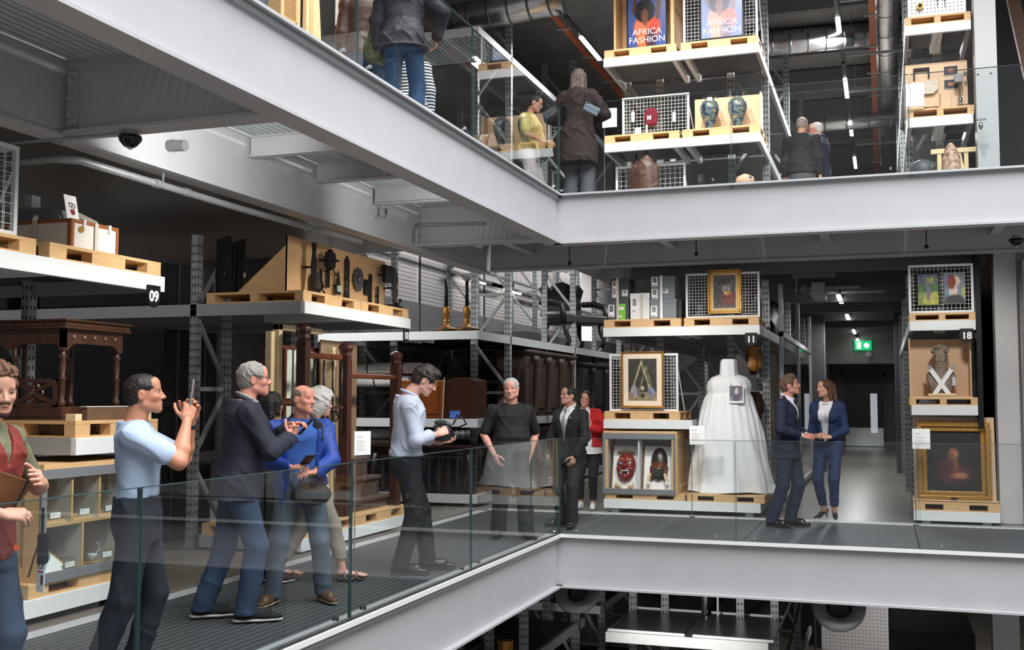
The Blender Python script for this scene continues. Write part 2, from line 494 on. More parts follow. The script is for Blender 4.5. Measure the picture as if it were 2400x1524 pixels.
# ------------------------------------------------------------------ glass balustrades
n = 0
LB = {0: (('nearest the camera', 'second from the camera', 'third from the camera', 'at the inner corner'), ('at the inner corner', 'in front of the white dress', 'in front of the suited couple', 'at the far right')),
      1: (('nearest the camera', 'below the jeans of the quilted coat', 'third from the camera', 'at the inner corner'), ('at the inner corner', 'in front of the vases', 'in front of the two bald men', 'at the far right'))}
for zi, z in enumerate((0.0, FH)):
    top = 1.1 if z == 0 else 1.05
    for i, (a, b) in enumerate(((2.3, 4.59), (4.6, 6.88), (6.89, 9.22), (9.23, YE + .05))):
        t = thing('glass_balustrade', 'clear glass balustrade panel on left gallery %s, %s' % ('middle floor' if z == 0 else 'upper floor', LB[zi][0][i]), 'glass', (XE - .045, a, z))
        if i == 0: a = -1.5 + 1.5 if False else a
        MB().box(-.009, .004, -.05, .009, b - a - .004, top).build('pane', GLASS, t)
        MB().box(-.010, .001, -.05, .010, .004, top).box(-.010, b - a - .004, -.05, .010, b - a - .001, top).box(-.010, .004, top, .010, b - a - .004, top + .004).build('pane_edge', GEDGE, t)
        for q in (.2, b - a - .2): MB().tube([(-.02, q, .06), (.02, q, .06)], .014, 8).build('fixing', CHROME, t)
    for i, (a, b) in enumerate(((XE - .03, -1.55), (-1.54, .32), (.33, 2.2), (2.21, 4.1))):
        t = thing('glass_balustrade', 'clear glass balustrade panel on back gallery %s, %s' % ('middle floor' if z == 0 else 'upper floor', LB[zi][1][i]), 'glass', (a, YE + .045, z))
        MB().box(.004, -.009, -.05, b - a - .004, .009, top).build('pane', GLASS, t)
        MB().box(.001, -.010, -.05, .004, .010, top).box(b - a - .004, -.010, -.05, b - a - .001, .010, top).box(.004, -.01, top, b - a - .004, .01, top + .004).build('pane_edge', GEDGE, t)
        for q in (.2, b - a - .2): MB().tube([(q, -.02, .06), (q, .02, .06)], .014, 8).build('fixing', CHROME, t)
# ------------------------------------------------------------------ racks
HOLE = mat('slot_shadow', (30, 30, 31), .8)
_pm = {}


def post_mesh(h, parent, x, y, z0=0, w=.1, d=.075):
    """perforated upright"""
    if h not in _pm:
        mb = MB(); mb.box(-w / 2, -d / 2, 0, w / 2, d / 2, h); mb.mi = 1
        for k in range(int(h / .085) - 1):
            z = .09 + .085 * k
            for s in (-1, 1):
                mb.box(s * .022 - .008, -d / 2 - .0008, z, s * .022 + .008, -d / 2 + .002, z + .032)
                for q in (-1, 1):
                    mb.box(q * (w / 2 + .0008), s * .018 - .007, z, q * (w / 2 - .002), s * .018 + .007, z + .032)
        mb.mi = 0; mb.box(-w / 2 - .02, -d / 2 - .03, 0, w / 2 + .02, d / 2 + .03, .008)
        o = mb.build('post', [GALV, HOLE], parent, loc=(x, y, z0)); _pm[h] = o.data
    else:
        o = bpy.data.objects.new('post', _pm[h]); COL.objects.link(o); o.parent = parent; o.location = (x, y, z0)
    return o


def frame_x(t, x0, x1, y, h, z0=0, br=True):
    """upright frame across the rack: two posts and zig-zag braces"""
    post_mesh(h, t, x0, y, z0); post_mesh(h, t, x1, y, z0)
    if br:
        n = int(h / .78); s = 0
        for i in range(n):
            za, zb = z0 + .15 + i * .78, z0 + .15 + (i + .92) * .78
            a, b = (x0, x1) if s else (x1, x0); s = 1 - s
            MB().bar((a, y, za), (b, y, zb), .03, .045).build('brace', GALV, t)
            if i % 2 == 0: MB().bar((x0, y, za - .06), (x1, y, za - .06), .03, .045).build('brace', GALV, t)


def rack(label, loc, rz, Wd, D, levels, h=3.28, fy=(1.33, 5.13, 8.93), fw=.62, left=True, right=True, front=1.2, back=True):
    """levels: (z_top, x0, x1, full_depth)"""
    t = thing('pallet_rack', label, 'rack', loc, rz)
    for z, x0, x1, full in levels:
        b = MB().box(x0, 0, z - .125, x1, .05, z)
        b.build('beam', BEAMW, t, bevel=.004)
        dd = D if full else front
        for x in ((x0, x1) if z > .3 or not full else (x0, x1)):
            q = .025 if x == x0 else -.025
            MB().box(x - .025 + q, .05, z - .125, x + .025 + q, dd, z).build('side_beam', mat('shaded_beam_paint', (158, 161, 162), .5, .1), t)  # beam paint darkened here, shade on the rack sides put into the colour
        mb = MB()
        mb.box(x0 + .05, .05, z - .012, x1 - .05, front, z - .004)
        mb.build('deck', mat('deck_sheet', (88, 88, 90), .5, .4), t)
        for x in (x0 + (x1 - x0) * .46, x0 + (x1 - x0) * .54):
            MB().box(x - .03, .05, z - .11, x + .03, front, z - .015).build('joist', BEAMW, t)
        if z < .3:
            for x in (x0 + .15, x1 - .15):
                MB().box(x - .05, .04, 0, x + .05, .14, z - .125).build('foot', GALV, t)
        if full:
            for k in range(len(fy) - 1):
                mb = MB(); mb.box(x0 + .05, fy[k] + .05, z - .03, x1 - .05, fy[k + 1] - .05, z - .005)
                mb.build('deck', mat('deck_sheet', (88, 88, 90), .5, .4), t)
    for y in fy:
        if left: frame_x(t, .05, fw, y, h)
        if right: frame_x(t, Wd - fw, Wd - .05, y, h)
    return t


# pallets ---------------------------------------------------------------
_pal = {}


def pallet(label, loc, rz, w, d=.95, h=.115, group=None, ends=.14, mid=.3):
    key = (round(w, 2), d, h, ends, mid)
    if key in _pal:
        return clone(_pal[key], loc, rz, label, group)
    t = thing('pallet', label, 'pallet', loc, rz, group)
    MB().box(0, 0, h - .026, w, d, h).build('deck_board', PINE, t, bevel=.002)
    MB().box(0, 0, 0, w, d, .014).build('base_board', PINE, t)
    xs = ((0, ends * w / 1.02), (w / 2 - mid * w / 2, w / 2 + mid * w / 2), (w - ends * w / 1.02, w))
    for y0, y1 in ((0, .1), (d / 2 - .05, d / 2 + .05), (d - .1, d)):
        for x0, x1 in xs:
            MB().box(x0, y0 + .002, .014, x1, y1, h - .026).build('block', PINE, t)
    _pal[key] = t
    return t


def mesh_panel(label, loc, rz, w, h, pitch=.05, feet=True, frame=.03, wire=.0035, strut=True, m=None):
    t = thing('mesh_screen', label, 'mesh panel', loc, rz)
    m = m or WIREW
    for b in (MB().box(0, 0, 0, frame, .03, h), MB().box(w - frame, 0, 0, w, .03, h), MB().box(frame, 0, 0, w - frame, .03, frame), MB().box(frame, 0, h - frame, w - frame, .03, h)):
        b.build('frame_bar', m, t)
    mb = MB()
    for i in range(1, int(w / pitch)):
        x = i * pitch + .01; mb.box(x - wire / 2, .012, frame, x + wire / 2, .012 + wire, h - frame)
    for i in range(1, int(h / pitch)):
        z = i * pitch + .01; mb.box(frame, .012 + wire, z - wire / 2, w - frame, .012 + 2 * wire, z + wire / 2)
    g = mb.build('wire_grid', m, t); g['kind'] = 'stuff'
    if strut:
        MB().bar((w - .01, .03, h * .75), (w + .03, .32, 0.01), .014).build('strut', m, t)
    return t


def framed(name, label, loc, rz, w, h, fn, fm, fw=.06, depth=.045, mount=None, cat='painting', tilt=0, nx=44, ny=56, steps=2, gm=None):
    """framed picture, bottom centre at loc, facing -y"""
    t = thing(name, label, cat, loc, rz)
    if tilt: t.rotation_euler = (R(-tilt), 0, R(rz))
    for i in range(steps):
        a, b = fw * i / steps, fw * (i + 1) / steps; dp = depth * (1 - .45 * i)
        W2, H2 = w / 2, h
        mb = MB()
        mb.box(-W2 + a, -dp, a, W2 - a, 0, b).box(-W2 + a, -dp, H2 - b, W2 - a, 0, H2 - a)
        mb.box(-W2 + a, -dp, b, -W2 + b, 0, H2 - b).box(W2 - b, -dp, b, W2 - a, 0, H2 - b)
        mb.build('frame' if i == 0 else 'inner_frame', fm, t, bevel=.006)
    iw, ih, z0 = w - 2 * fw, h - 2 * fw, fw
    if mount:
        mw, mc = mount
        mb = MB(); q = .018
        mb.box(-iw / 2, -q, z0, iw / 2, 0, z0 + mw).box(-iw / 2, -q, z0 + ih - mw, iw / 2, 0, z0 + ih).box(-iw / 2, -q, z0 + mw, -iw / 2 + mw, 0, z0 + ih - mw).box(iw / 2 - mw, -q, z0 + mw, iw / 2, 0, z0 + ih - mw)
        mb.build('slip', mc, t)
        iw -= 2 * mw; ih -= 2 * mw; z0 += mw
    picture('canvas', iw, ih, fn, t, (0, -.002, z0), nx=nx, ny=ny, m=gm)
    MB().box(-w / 2 + .01, 0, .01, w / 2 - .01, .012, h - .01).build('backing', DARKST, t)
    return t


def label_lines(n=9, logo=True, head=True):
    def fn(u, v):
        ink = np.zeros_like(u)
        for i in range(n):
            vv = .62 - i * .055
            ink = np.maximum(ink, ((np.abs(v - vv) < .010) & (u > .12) & (u < .5 + .3 * ((i * 37) % 10) / 10)) * .55)
        if head: ink = np.maximum(ink, ((np.abs(v - .78) < .016) & (u > .12) & (u < .5)) * .7)
        return mixc((246, 246, 246), (ink, (120, 120, 120)))
    return fn


def label_stand(label, loc, rz, z0, w=.21, h=.25, pole=True):
    """caption board on a thin pole; loc at floor"""
    t = thing('caption_stand', label, 'caption board', loc, rz)
    if pole:
        MB().tube([(-.06 * 0 - w * .38, .012, 0.01), (-w * .38, .012, z0 + .03)], .006, 6).build('pole', CHROME, t)
        MB().box(-w * .38 - .035, -.01, 0, -w * .38 + .035, .05, .008).build('foot_plate', CHROME, t)
    MB().box(-w / 2, 0, z0, w / 2, .008, z0 + h).build('board', WHITE, t, bevel=.002)
    picture('caption', w * .96, h * .96, label_lines(), t, (0, -.0005, z0 + h * .02), nx=26, ny=60, thick=.001)
    return t


def bay_sign(num, loc, rz, r=.08):
    t = thing('bay_number_sign', 'black round-ended number sign hanging below the beam, ' + {'09': 'nearest, under the strapped box', '10': 'under the ironwork board', '11': 'above the white dress', '18': 'above the stone bust'}[num], 'sign', loc, rz)
    poly = [(-r, .1), (-r, 0)] + [(r * math.cos(a), r * math.sin(a)) for a in np.linspace(pi, 2 * pi, 14)] + [(r, 0), (r, .1)]
    MB().prism(poly, -.008, 0).build('plate', BLACK, t)
    text(num, .118, WHITE, t, (0, -.009, .008), off=.004, ext=.001)
    return t


def lx(x0, o, px, py, left):
    pass


# bay origins
B9, B10, B11, B18 = (-5.54, 4.9), (-5.54, 9.70), (-3.68, 14.68), (.33, 14.68)


def p9(x, y, z): return (-5.54 - y, B9[1] + x, z)
def p10(x, y, z): return (-5.54 - y, B10[1] + x, z)
def p11(x, y, z): return (B11[0] + x, 14.68 + y, z)
def p18(x, y, z): return (B18[0] + x, 14.68 + y, z)


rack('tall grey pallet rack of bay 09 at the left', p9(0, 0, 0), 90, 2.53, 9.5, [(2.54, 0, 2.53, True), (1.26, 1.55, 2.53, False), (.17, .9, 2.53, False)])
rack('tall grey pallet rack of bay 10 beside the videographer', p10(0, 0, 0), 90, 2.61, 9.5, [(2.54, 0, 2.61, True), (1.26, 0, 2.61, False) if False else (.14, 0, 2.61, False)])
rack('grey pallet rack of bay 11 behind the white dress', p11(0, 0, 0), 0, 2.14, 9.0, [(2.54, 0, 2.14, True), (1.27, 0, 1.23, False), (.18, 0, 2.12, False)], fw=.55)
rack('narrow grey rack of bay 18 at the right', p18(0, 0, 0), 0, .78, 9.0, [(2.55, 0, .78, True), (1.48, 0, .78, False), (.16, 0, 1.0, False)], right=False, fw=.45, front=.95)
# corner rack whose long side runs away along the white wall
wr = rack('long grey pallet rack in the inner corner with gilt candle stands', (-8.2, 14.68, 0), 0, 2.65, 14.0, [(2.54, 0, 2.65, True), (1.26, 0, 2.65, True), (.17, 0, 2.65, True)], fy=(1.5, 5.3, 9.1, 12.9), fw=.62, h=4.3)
bay_sign('09', (-5.53, 7.27, 2.355), 90)
bay_sign('10', (-5.53, 12.14, 2.31), 90)
bay_sign('11', (-1.65, 14.66, 2.335), 0)
bay_sign('18', (1.0, 14.66, 2.34), 0)
# mesh fences behind the racks and extra back shelves
for i, (y0, y1) in enumerate(((15.2, 18.6), (18.7, 22.1), (22.2, 25.6), (25.7, 29.1))):
    t = thing('mesh_fence', 'fine dark wire fence before the pale wall, panel %s the corner' % ('nearest', 'second from', 'third from', 'farthest from')[i], 'fence', (-8.24, y0, 0), 90)
    L_ = y1 - y0; mb = MB()
    for k in range(int(L_ / .075)): mb.box(k * .075, 0, .2, k * .075 + .003, .003, 4.9)
    for k in range(int(4.7 / .075)): mb.box(0, .003, .2 + k * .075, L_, .006, .203 + k * .075)
    mb.build('wire_grid', DARKST, t)['kind'] = 'stuff'
    MB().box(-.02, -.02, 0, .02, .02, 5).build('fence_post', DARKST, t)
    MB().box(0, -.015, 1.8, L_, .015, 1.84).build('fence_rail', DARKST, t)
for i, (y, z) in enumerate(((20.6, 4.0), (23.0, 4.0), (26.2, 4.0))):
    t = thing('tube_light', 'lit white tube on the dark rail along the pale wall, %s' % ('nearest', 'middle one', 'farthest')[i], 'lamp', (-8.05, y, z))
    MB().box(-.03, -.9, .03, .03, 2.2, .09).build('housing', DARKST, t)
    MB().box(-.022, -.0, 0, .022, 1.15, .03).build('tube', LAMP, t)
MB().bar((-8.02, 15, 4.25), (-8.02, 33, 4.25), .05).build('cable_rail', DARKST)
tag(bpy.data.objects['cable_rail'], 'dark cable rail above the tube lights on the pale wall', 'rail')
# ------------------------------------------------------------------ contents of the middle-floor bays
def solid(name, label, cat, loc, rz, size, m, bevel=.006, group=None):
    t = thing(name, label, cat, loc, rz, group)
    return t


def crate_box(name, label, cat, loc, rz, w, d, h, m, edge=None, em=None, lid=0, lm=None):
    """box with optional edge battens or a lid"""
    t = thing(name, label, cat, loc, rz)
    MB().box(0, 0, 0, w, d, h - lid).build('body', m, t, bevel=.004)
    if edge:
        e = edge; f = .006
        for b in ((0, -f, 0, e, .0, h), (w - e, -f, 0, w, .0, h), (e, -f, h - e, w - e, 0, h), (e, -f, 0, w - e, 0, e * .5), (-f, 0, 0, 0, e, h), (-f, d - e, 0, 0, d, h), (-f, e, h - e, 0, d - e, h)):
            MB().box(*b).build('batten', em, t)
    if lid:
        MB().box(-.004, -.004, h - lid, w + .004, d + .004, h).build('lid', lm or m, t, bevel=.003)
    return t


# --- bay 09, top shelf
PZ = 2.54
pallet('pine pallet under the wire cage on bay 09 top shelf', p9(0, .02, PZ), 90, 1.12)
pallet('pine pallet under the white strapped box on bay 09', p9(1.25, .02, PZ), 90, 1.25)
mesh_panel('white wire cage panel on bay 09 top shelf', p9(0, .05, PZ + .115), 90, .97, .62, pitch=.07)
mb = thing('mesh_screen', 'return side of the white wire cage on bay 09', 'mesh panel', p9(.97, .055, PZ + .115), 180)
MB().box(0, -.004, 0, .03, .03, .62).build('frame_bar', WIREW, mb); MB().box(.7, 0, 0, .73, .03, .62).build('frame_bar', WIREW, mb)
MB().box(.03, 0, .59, .7, .03, .62).build('frame_bar', WIREW, mb)
g = MB()
for k in range(1, 9): g.box(.03, .012, k * .07, .7, .016, k * .07 + .004)
for k in range(1, 10): g.box(k * .072 + .02, .016, .01, k * .072 + .024, .02, .6)
g.build('wire_grid', WIREW, mb)['kind'] = 'stuff'
BRN = mat('brown_edge_binding', (150, 92, 52), .5)
PARCH = mat('white_box_linen', (226, 222, 214), .6)
t = crate_box('strapped_box', 'white box with brown bound edges and cloth straps on bay 09 pallet', 'box', p9(1.57, .12, PZ + .115), 90, .52, .62, .225, PARCH, .028, BRN)
STRAP = mat('cloth_strap', (208, 200, 188), .7)
MB().bar((.26, -.012, 0), (.26, -.012, .225), .035, .006, up=(0, 1, 0)).bar((.26, -.012, .22), (.17, .2, .335), .006, .035).build('strap', STRAP, t)
MB().bar((-.012, .33, 0), (-.012, .33, .225), .035, .006, up=(1, 0, 0)).bar((-.012, .33, .22), (.12, .4, .33), .035, .006).build('strap', STRAP, t)
for x in (.12, .4): MB().box(x, -.012, .165, x + .028, .01, .232).build('clasp', mat('pale_webbing', (222, 218, 212), .6), t)
MB().tube([(.1, -.004, .155), (.1, -.012, .155)], .026, 14).build('brass_lock', mat('brass', (206, 160, 80), .3, .7), t)
t = thing('folded_paper', 'white folded sheet with a small dark red drawing standing on the strapped box', 'paper', p9(1.68, .2, PZ + .115 + .225), 90)
picture('sheet', .13, .2, lambda u, v: mixc((246, 245, 243), (blob(u, v, .55, .35, .2, .12), (130, 40, 50)), (((blob(u, v, .45, .62, .16, .1) - blob(u, v, .45, .62, .1, .06)) > .3) * 1., (60, 55, 60)), (((blob(u, v, .7, .6, .14, .1) - blob(u, v, .7, .6, .08, .06)) > .3) * 1., (60, 55, 60))), t, rot=(R(-12), 0, 0), nx=22, ny=34)
t = crate_box('archive_box', 'grey archive box behind the folded sheet on the strapped box', 'box', p9(1.62, .38, PZ + .115 + .225), 90, .4, .28, .105, mat('archive_grey', (104, 112, 114), .6), lid=.03)
t = thing('sprinkler_head', 'small chrome sprinkler head under bay 09 shelf at the left edge', 'sprinkler', p9(.75, .3, PZ - .02))
MB().tube([(0, 0, -.06), (0, 0, -.3)], .012, 8).build('pipe', CHROME, t); MB().ball((0, 0, -.33), (.028, .028, .04)).build('bulb', CHROME, t)

# --- bay 09, middle shelf: carved settle
pallet('thick pine pallet under the carved dark settle', p9(1.56, .02, 1.26), 90, .95, 1.05, .125, ends=.17, mid=.2)
t = thing('carved_settle', 'dark carved wooden settle with turned posts and pierced panels on bay 09', 'settle', p9(1.62, .2, 1.385), 90)
sw, sd = .66, .95
CARV = mat('carved_dark_oak', (74, 46, 32), .35, var=.35, scale=6, stretch=(6, 6, 1))
for x, y in ((.03, .03), (sw - .03, .03), (.03, sd / 2), (.03, sd), (sw - .03, sd), (sw - .03, sd / 2)):
    MB().lathe([(.026, .1), (.03, .14), (.018, .16), (.024, .2), (.024, .3), (.03, .31), (.02, .33), (.026, .4), (.02, .46), (.032, .48), (.02, .5), (.024, .56), (.028, .66)], 10, (x, y, 0)).build('turned_post', CARV, t, smooth=True)
MB().box(-.02, -.02, .0, sw + .02, sd + .02, .02).box(0, .0, .02, sw, sd, .1).build('seat_base', CARV, t, bevel=.006)
MB().box(-.04, -.05, .68, sw + .04, sd + .04, .7).box(-.03, -.04, .70, sw + .03, sd + .03, .735).box(-.045, -.06, .735, sw + .045, sd + .05, .752).build('cornice', CARV, t, bevel=.005)
arch = [(0, .68), (0, .52), (.05, .52), (.09, .56)] + [(.12, .575), (sw - .12, .575), (sw - .09, .56), (sw - .05, .52), (sw, .52), (sw, .68)]
MB().prism(arch, .0, .04).build('front_arch', CARV, t)
for k in range(5): MB().ball((.1 + k * .115, -.005, .625), (.016, .012, .016)).build('boss', mat('worn_boss', (120, 104, 92), .4), t, smooth=True)
MB().add([(0, y, z) for y, z in ((0, .68), (0, .54), (.1, .57), (.4, .57), (.5, .53), (.6, .57), (.86, .57), (sd, .53), (sd, .68))] + [(.035, y, z) for y, z in ((0, .68), (0, .54), (.1, .57), (.4, .57), (.5, .53), (.6, .57), (.86, .57), (sd, .53), (sd, .68))], [tuple(range(9)), tuple(range(9, 18))[::-1]] + [(i, i + 9, (i + 1) % 9 + 9, (i + 1) % 9) for i in range(9)]).build('side_arch', CARV, t)


def quatrefoil_panel(parent, x0, x1, y0, y1, z0, z1, axis):
    mb = MB(); c = (z0 + z1) / 2
    if axis == 'y':
        mb.box(x0, y0, z0, x1, y0 + .025, z0 + .03).box(x0, y0, z1 - .03, x1, y0 + .025, z1); cx = (x0 + x1) / 2; w = (x1 - x0) / 2
        mb.box(x0, y0, z0, x0 + .03, y0 + .025, z1).box(x1 - .03, y0, z0, x1, y0 + .025, z1)
        pts = lambda a, r, ox, oz: (cx + ox + r * math.cos(a), y0 + .012, c + oz + r * math.sin(a))
    else:
        mb.box(x0, y0, z0, x0 + .025, y1, z0 + .03).box(x0, y0, z1 - .03, x0 + .025, y1, z1); cx = (y0 + y1) / 2; w = (y1 - y0) / 2
        mb.box(x0, y0, z0, x0 + .025, y0 + .03, z1).box(x0, y1 - .03, z0, x0 + .025, y1, z1)
        pts = lambda a, r, ox, oz: (x0 + .012, cx + ox + r * math.cos(a), c + oz + r * math.sin(a))
    for ox, oz in ((.035, 0), (-.035, 0), (0, .035), (0, -.035)):
        mb.tube([pts(a, .032, ox * 1.2, oz * 1.2) for a in np.linspace(0, 2 * pi, 11)], .011, 5)
    for sx in (-1, 1):
        for sz in (-1, 1): mb.bar(pts(0, 0, sx * .02, sz * .02), pts(0, 0, sx * w, sz * .085), .03, .03)
    mb.build('pierced_panel', CARV, parent)


quatrefoil_panel(t, 0, 0, .06, .46, .1, .31, 'x'); quatrefoil_panel(t, 0, 0, .52, .92, .1, .31, 'x')
quatrefoil_panel(t, .06, .31, sd - .03, 0, .1, .31, 'y'); quatrefoil_panel(t, .35, .6, sd - .03, 0, .1, .31, 'y')
MB().tube([(.3, sd - .1, .27), (.29, sd - .14, .33), (.33, sd - .16, .38)], .004, 5).box(.28, sd - .13, .24, .31, sd - .128, .28).build('paper_tag', WHITE, t)
t = thing('plinth_board', 'low brown panel with a curled white paper strip before the settle', 'board', p9(1.74, .07, 1.385), 90)
MB().box(0, 0, 0, .72, .05, .1).build('panel', mat('brown_panel', (104, 78, 56), .6, var=.15), t)
MB().box(-.02, -.004, .1, .66, .05, .105).add([(.66, -.004, .1), (.66, .05, .1), (.71, -.004, .085), (.71, .05, .085), (.74, -.004, 0), (.74, .05, 0)], [(0, 2, 3, 1), (2, 4, 5, 3)]).build('paper_strip', WHITE, t)
for i, (x, y) in enumerate(((1.58, .1), (2.38, .1))):
    tag(MB().box(0, 0, 0, .07, .09, .05).build('wood_block', mat('pale_pine', (228, 204, 160), .6, var=.06), loc=p9(x, y - .06, 1.385), rot=(0, 0, pi / 2), bevel=.003), 'small pale wooden block on the settle pallet, ' + ('at its left corner' if i == 0 else 'beside the white paper strip'), 'block')

# --- bay 09, base: crate of ceramics
pallet('pine pallet under the crate of ceramics', p9(1.15, .02, .17), 90, 1.4, 1.0, .1)
t = thing('ceramics_crate', 'glass fronted wooden crate holding ceramics, grey metal rim, bay 09', 'crate', p9(1.26, .02, .27), 90)
cw, ch, cd = 1.27, .78, .8
GREYM = mat('grey_metal_rim', (128, 130, 134), .5, .2)
LINER = mat('grey_liner', (196, 190, 184), .8)
MB().box(-.0, .0, 0, .03, cd, ch).build('side_panel', PLY, t)
for z0, z1, y0, y1 in ((0, .1, 0, cd), (ch - .1, ch, 0, cd), (.1, ch - .1, 0, .14), (.1, ch - .1, cd - .14, cd)):
    MB().box(-.025, y0, z0, 0, y1, z1).build('side_batten', PINE, t, bevel=.002)
MB().box(cw - .03, 0, 0, cw, cd, ch).build('side_panel', PLY, t)
MB().box(0, 0, ch, cw, cd, ch + .035).build('top_board', PINE, t)
MB().box(0, 0, -.0, cw, cd, .03).build('base_board', PLY, t)
MB().box(.03, .42, .03, cw - .03, .44, ch).build('back_panel', LINER, t)
for b in ((-.03, -.02, ch - .07, cw, 0, ch), (-.03, -.02, -.01, cw, 0, .06), (-.03, -.02, .06, .02, 0, ch - .07), (cw - .03, -.02, .06, cw, 0, ch - .07)):
    MB().box(*b).build('metal_rim', GREYM, t, bevel=.003)
shz = .385
MB().box(.03, .012, shz - .012, cw - .03, .42, shz + .012).build('shelf', LINER, t); MB().box(.03, 0, shz - .012, cw - .03, .012, shz + .012).build('shelf_edge', PLY, t); MB().box(.03, .012, .03, .036, .42, ch).box(.036, .012, ch - .006, cw - .03, .42, ch).build('liner', LINER, t)
for x in (.29, .58, .87, 1.15): MB().box(x - .01, .012, shz + .012, x + .01, .42, ch).build('divider', LINER, t); MB().box(x - .01, 0, shz + .012, x + .01, .012, ch).build('divider_edge', PLY, t)
for x in (.41, .84): MB().box(x - .01, .012, .03, x + .01, .42, shz - .012).build('divider', LINER, t); MB().box(x - .01, 0, .03, x + .01, .012, shz - .012).build('divider_edge', PLY, t)
for i, x in enumerate((.05, .34, .62, .9)): MB().box(x + .0, .03, shz + .012, x + .21, .3, shz + .03).build('riser', PLY, t)
MB().box(.02, -.018, .06, cw - .03, -.014, ch - .07).build('glass_front', GLASS, t)
PORC = mat('white_porcelain', (226, 230, 232), .15, c2=(120, 140, 175), scale=14, coat=.5)
PORCG = mat('green_sprigged_porcelain', (216, 222, 206), .15, c2=(92, 116, 84), scale=22, coat=.5)
PORCR = mat('red_sprigged_porcelain', (226, 216, 206), .15, c2=(160, 92, 70), scale=22, coat=.5)
vprof = [(.03, 0), (.034, .01), (.028, .02), (.04, .06), (.055, .12), (.05, .165), (.026, .19), (.024, .21), (.034, .22), (.03, .235), (.012, .255), (.006, .27)]


def cpt(x, y, z): return p9(1.26 + x, .02 + y, .27 + z)


def ceramic(name, label, prof, c, m, cat='vase', handle=False):
    t = thing(name, label, cat, c)
    MB().lathe(prof, 18).build('body', m, t, smooth=True)
    if handle:
        MB().tube([(.0, .04, .05), (.0, .075, .07), (.0, .07, .12), (0, .03, .13)], .006, 6).build('handle', m, t, smooth=True)
    return t


ceramic('lidded_jar', 'tall lidded porcelain jar with red sprigs, second upper cell of the crate', [(r * .8, z) for r, z in vprof], cpt(.36, .14, shz + .03), PORCR, 'jar')
ceramic('lidded_jar', 'blue and white lidded porcelain jar, third upper cell of the crate', vprof, cpt(.68, .14, shz + .03), PORC, 'jar')
ceramic('ceramic_figure', 'green sprigged ceramic figure, fourth upper cell of the crate', [(.05, 0), (.052, .02), (.03, .05), (.045, .09), (.025, .13), (.03, .17), (.012, .2), (.004, .22)], cpt(.93, .14, shz + .03), PORCG, 'figure')
ceramic('cream_jug', 'pale jug with scrolled handle in the lower middle cell', [(.03, 0), (.02, .02), (.036, .05), (.04, .09), (.024, .14), (.03, .16)], cpt(.46, .12, .05), PORC, 'jug', True)
ceramic('tea_cup', 'small pale cup with handle in the lower middle cell', [(.016, 0), (.02, .006), (.036, .03), (.04, .05), (.036, .05), (.016, .01)], cpt(.66, .12, .06), PORC, 'cup', True)
ceramic('tea_bowl', 'green sprigged bowl in the lower right cell', [(.02, 0), (.04, .03), (.05, .07), (.046, .07), (.02, .01)], cpt(.92, .12, .05), PORCG, 'bowl')
t = thing('display_tray', 'sloping white display board with wooden edge in the lower left cell', 'stand', cpt(.05, .05, .04), 90)
MB().add([(0, 0, 0), (.3, 0, 0), (.3, .02, 0), (0, .02, 0), (0, .25, .28), (.1, .25, .28), (.1, .27, .28), (0, .27, .28)], [(0, 1, 5, 4), (1, 2, 6, 5), (2, 3, 7, 6), (3, 0, 4, 7), (4, 5, 6, 7), (0, 3, 2, 1)]).build('board', WHITE, t)
MB().bar((.3, 0, 0), (.1, .25, .28), .012).build('edge', PLY, t)
t = thing('blue_plate', 'round blue and grey plate on the sloping white board', 'plate', cpt(.09, .13, .18), 90)
t.rotation_euler = (R(42), 0, pi / 2)
MB().lathe([(.02, 0), (.09, .01), (.1, .018), (.09, .016), (.0, .008)], 20).build('dish', mat('blue_glaze', (120, 134, 166), .2, c2=(84, 96, 130), scale=20, coat=.4), t, smooth=True)
for i, (x, z) in enumerate(((.12, shz + .012), (.42, shz + .012), (.7, shz + .012), (.98, shz + .012), (.28, .03), (.68, .05))):
    t = thing('name_card', 'small grey framed name card in the ceramics crate, %s' % ('first upper cell', 'second upper cell', 'third upper cell', 'fourth upper cell', 'lower left cell', 'lower middle cell')[i], 'card', cpt(x, .05, z + .02), 90)
    MB().box(0, 0, 0, .12, .006, .055).build('holder', GREYM, t)
    picture('card', .1, .04, label_lines(2, head=False), t, (.06, 0, .008), nx=10, ny=8, thick=.003)

# --- bay 10, top shelf: ironwork board
pallet('pine pallet under the left half of the ironwork board', p10(0, .02, PZ), 90, 1.29, 1.15)
pallet('pine pallet under the right half of the ironwork board', p10(1.3, .02, PZ), 90, 1.29, 1.15)
bd = thing('ironwork_board', 'plywood display board on bay 10 with a side bracket', 'board', p10(0, .33, PZ + .115), 90)
MB().box(.2, 0, 0, 2.56, .02, .6).build('board', PLY, bd)
MB().prism([(0, 0), (.6, 0), (0, .5)], -.01, .01).build('bracket', PLY, bd, rot=(0, 0, pi / 2), loc=(.21, .02, 0))
MB().box(.2, -.001, 0, .212, .02, .6).build('board_edge', mat('pale_ply_edge', (226, 206, 170), .6), bd)


def bpt(x, y, z): return p10(x, .33 - y, PZ + .115 + z)


def iron(name, label, x, z, polys, y=.012, th=.012, cat='ironwork', extra=None, m=None, holes=()):
    t = thing(name, label, cat, bpt(x, y, z), 90)
    for pl in polys: MB().prism(pl, -th, 0).build('plate', m or IRON, t)
    if y > .02: MB().box(-.01, 0, -.01, .01, y, .01).build('standoff', BLACK, t)
    if extra: extra(t)
    return t


def leaf_poly(n, r0, r1, sx=1, sz=1):
    return [((r0 if k % 2 else r1) * math.cos(2 * pi * k / n) * sx, (r0 if k % 2 else r1) * math.sin(2 * pi * k / n) * sz) for k in range(n)]


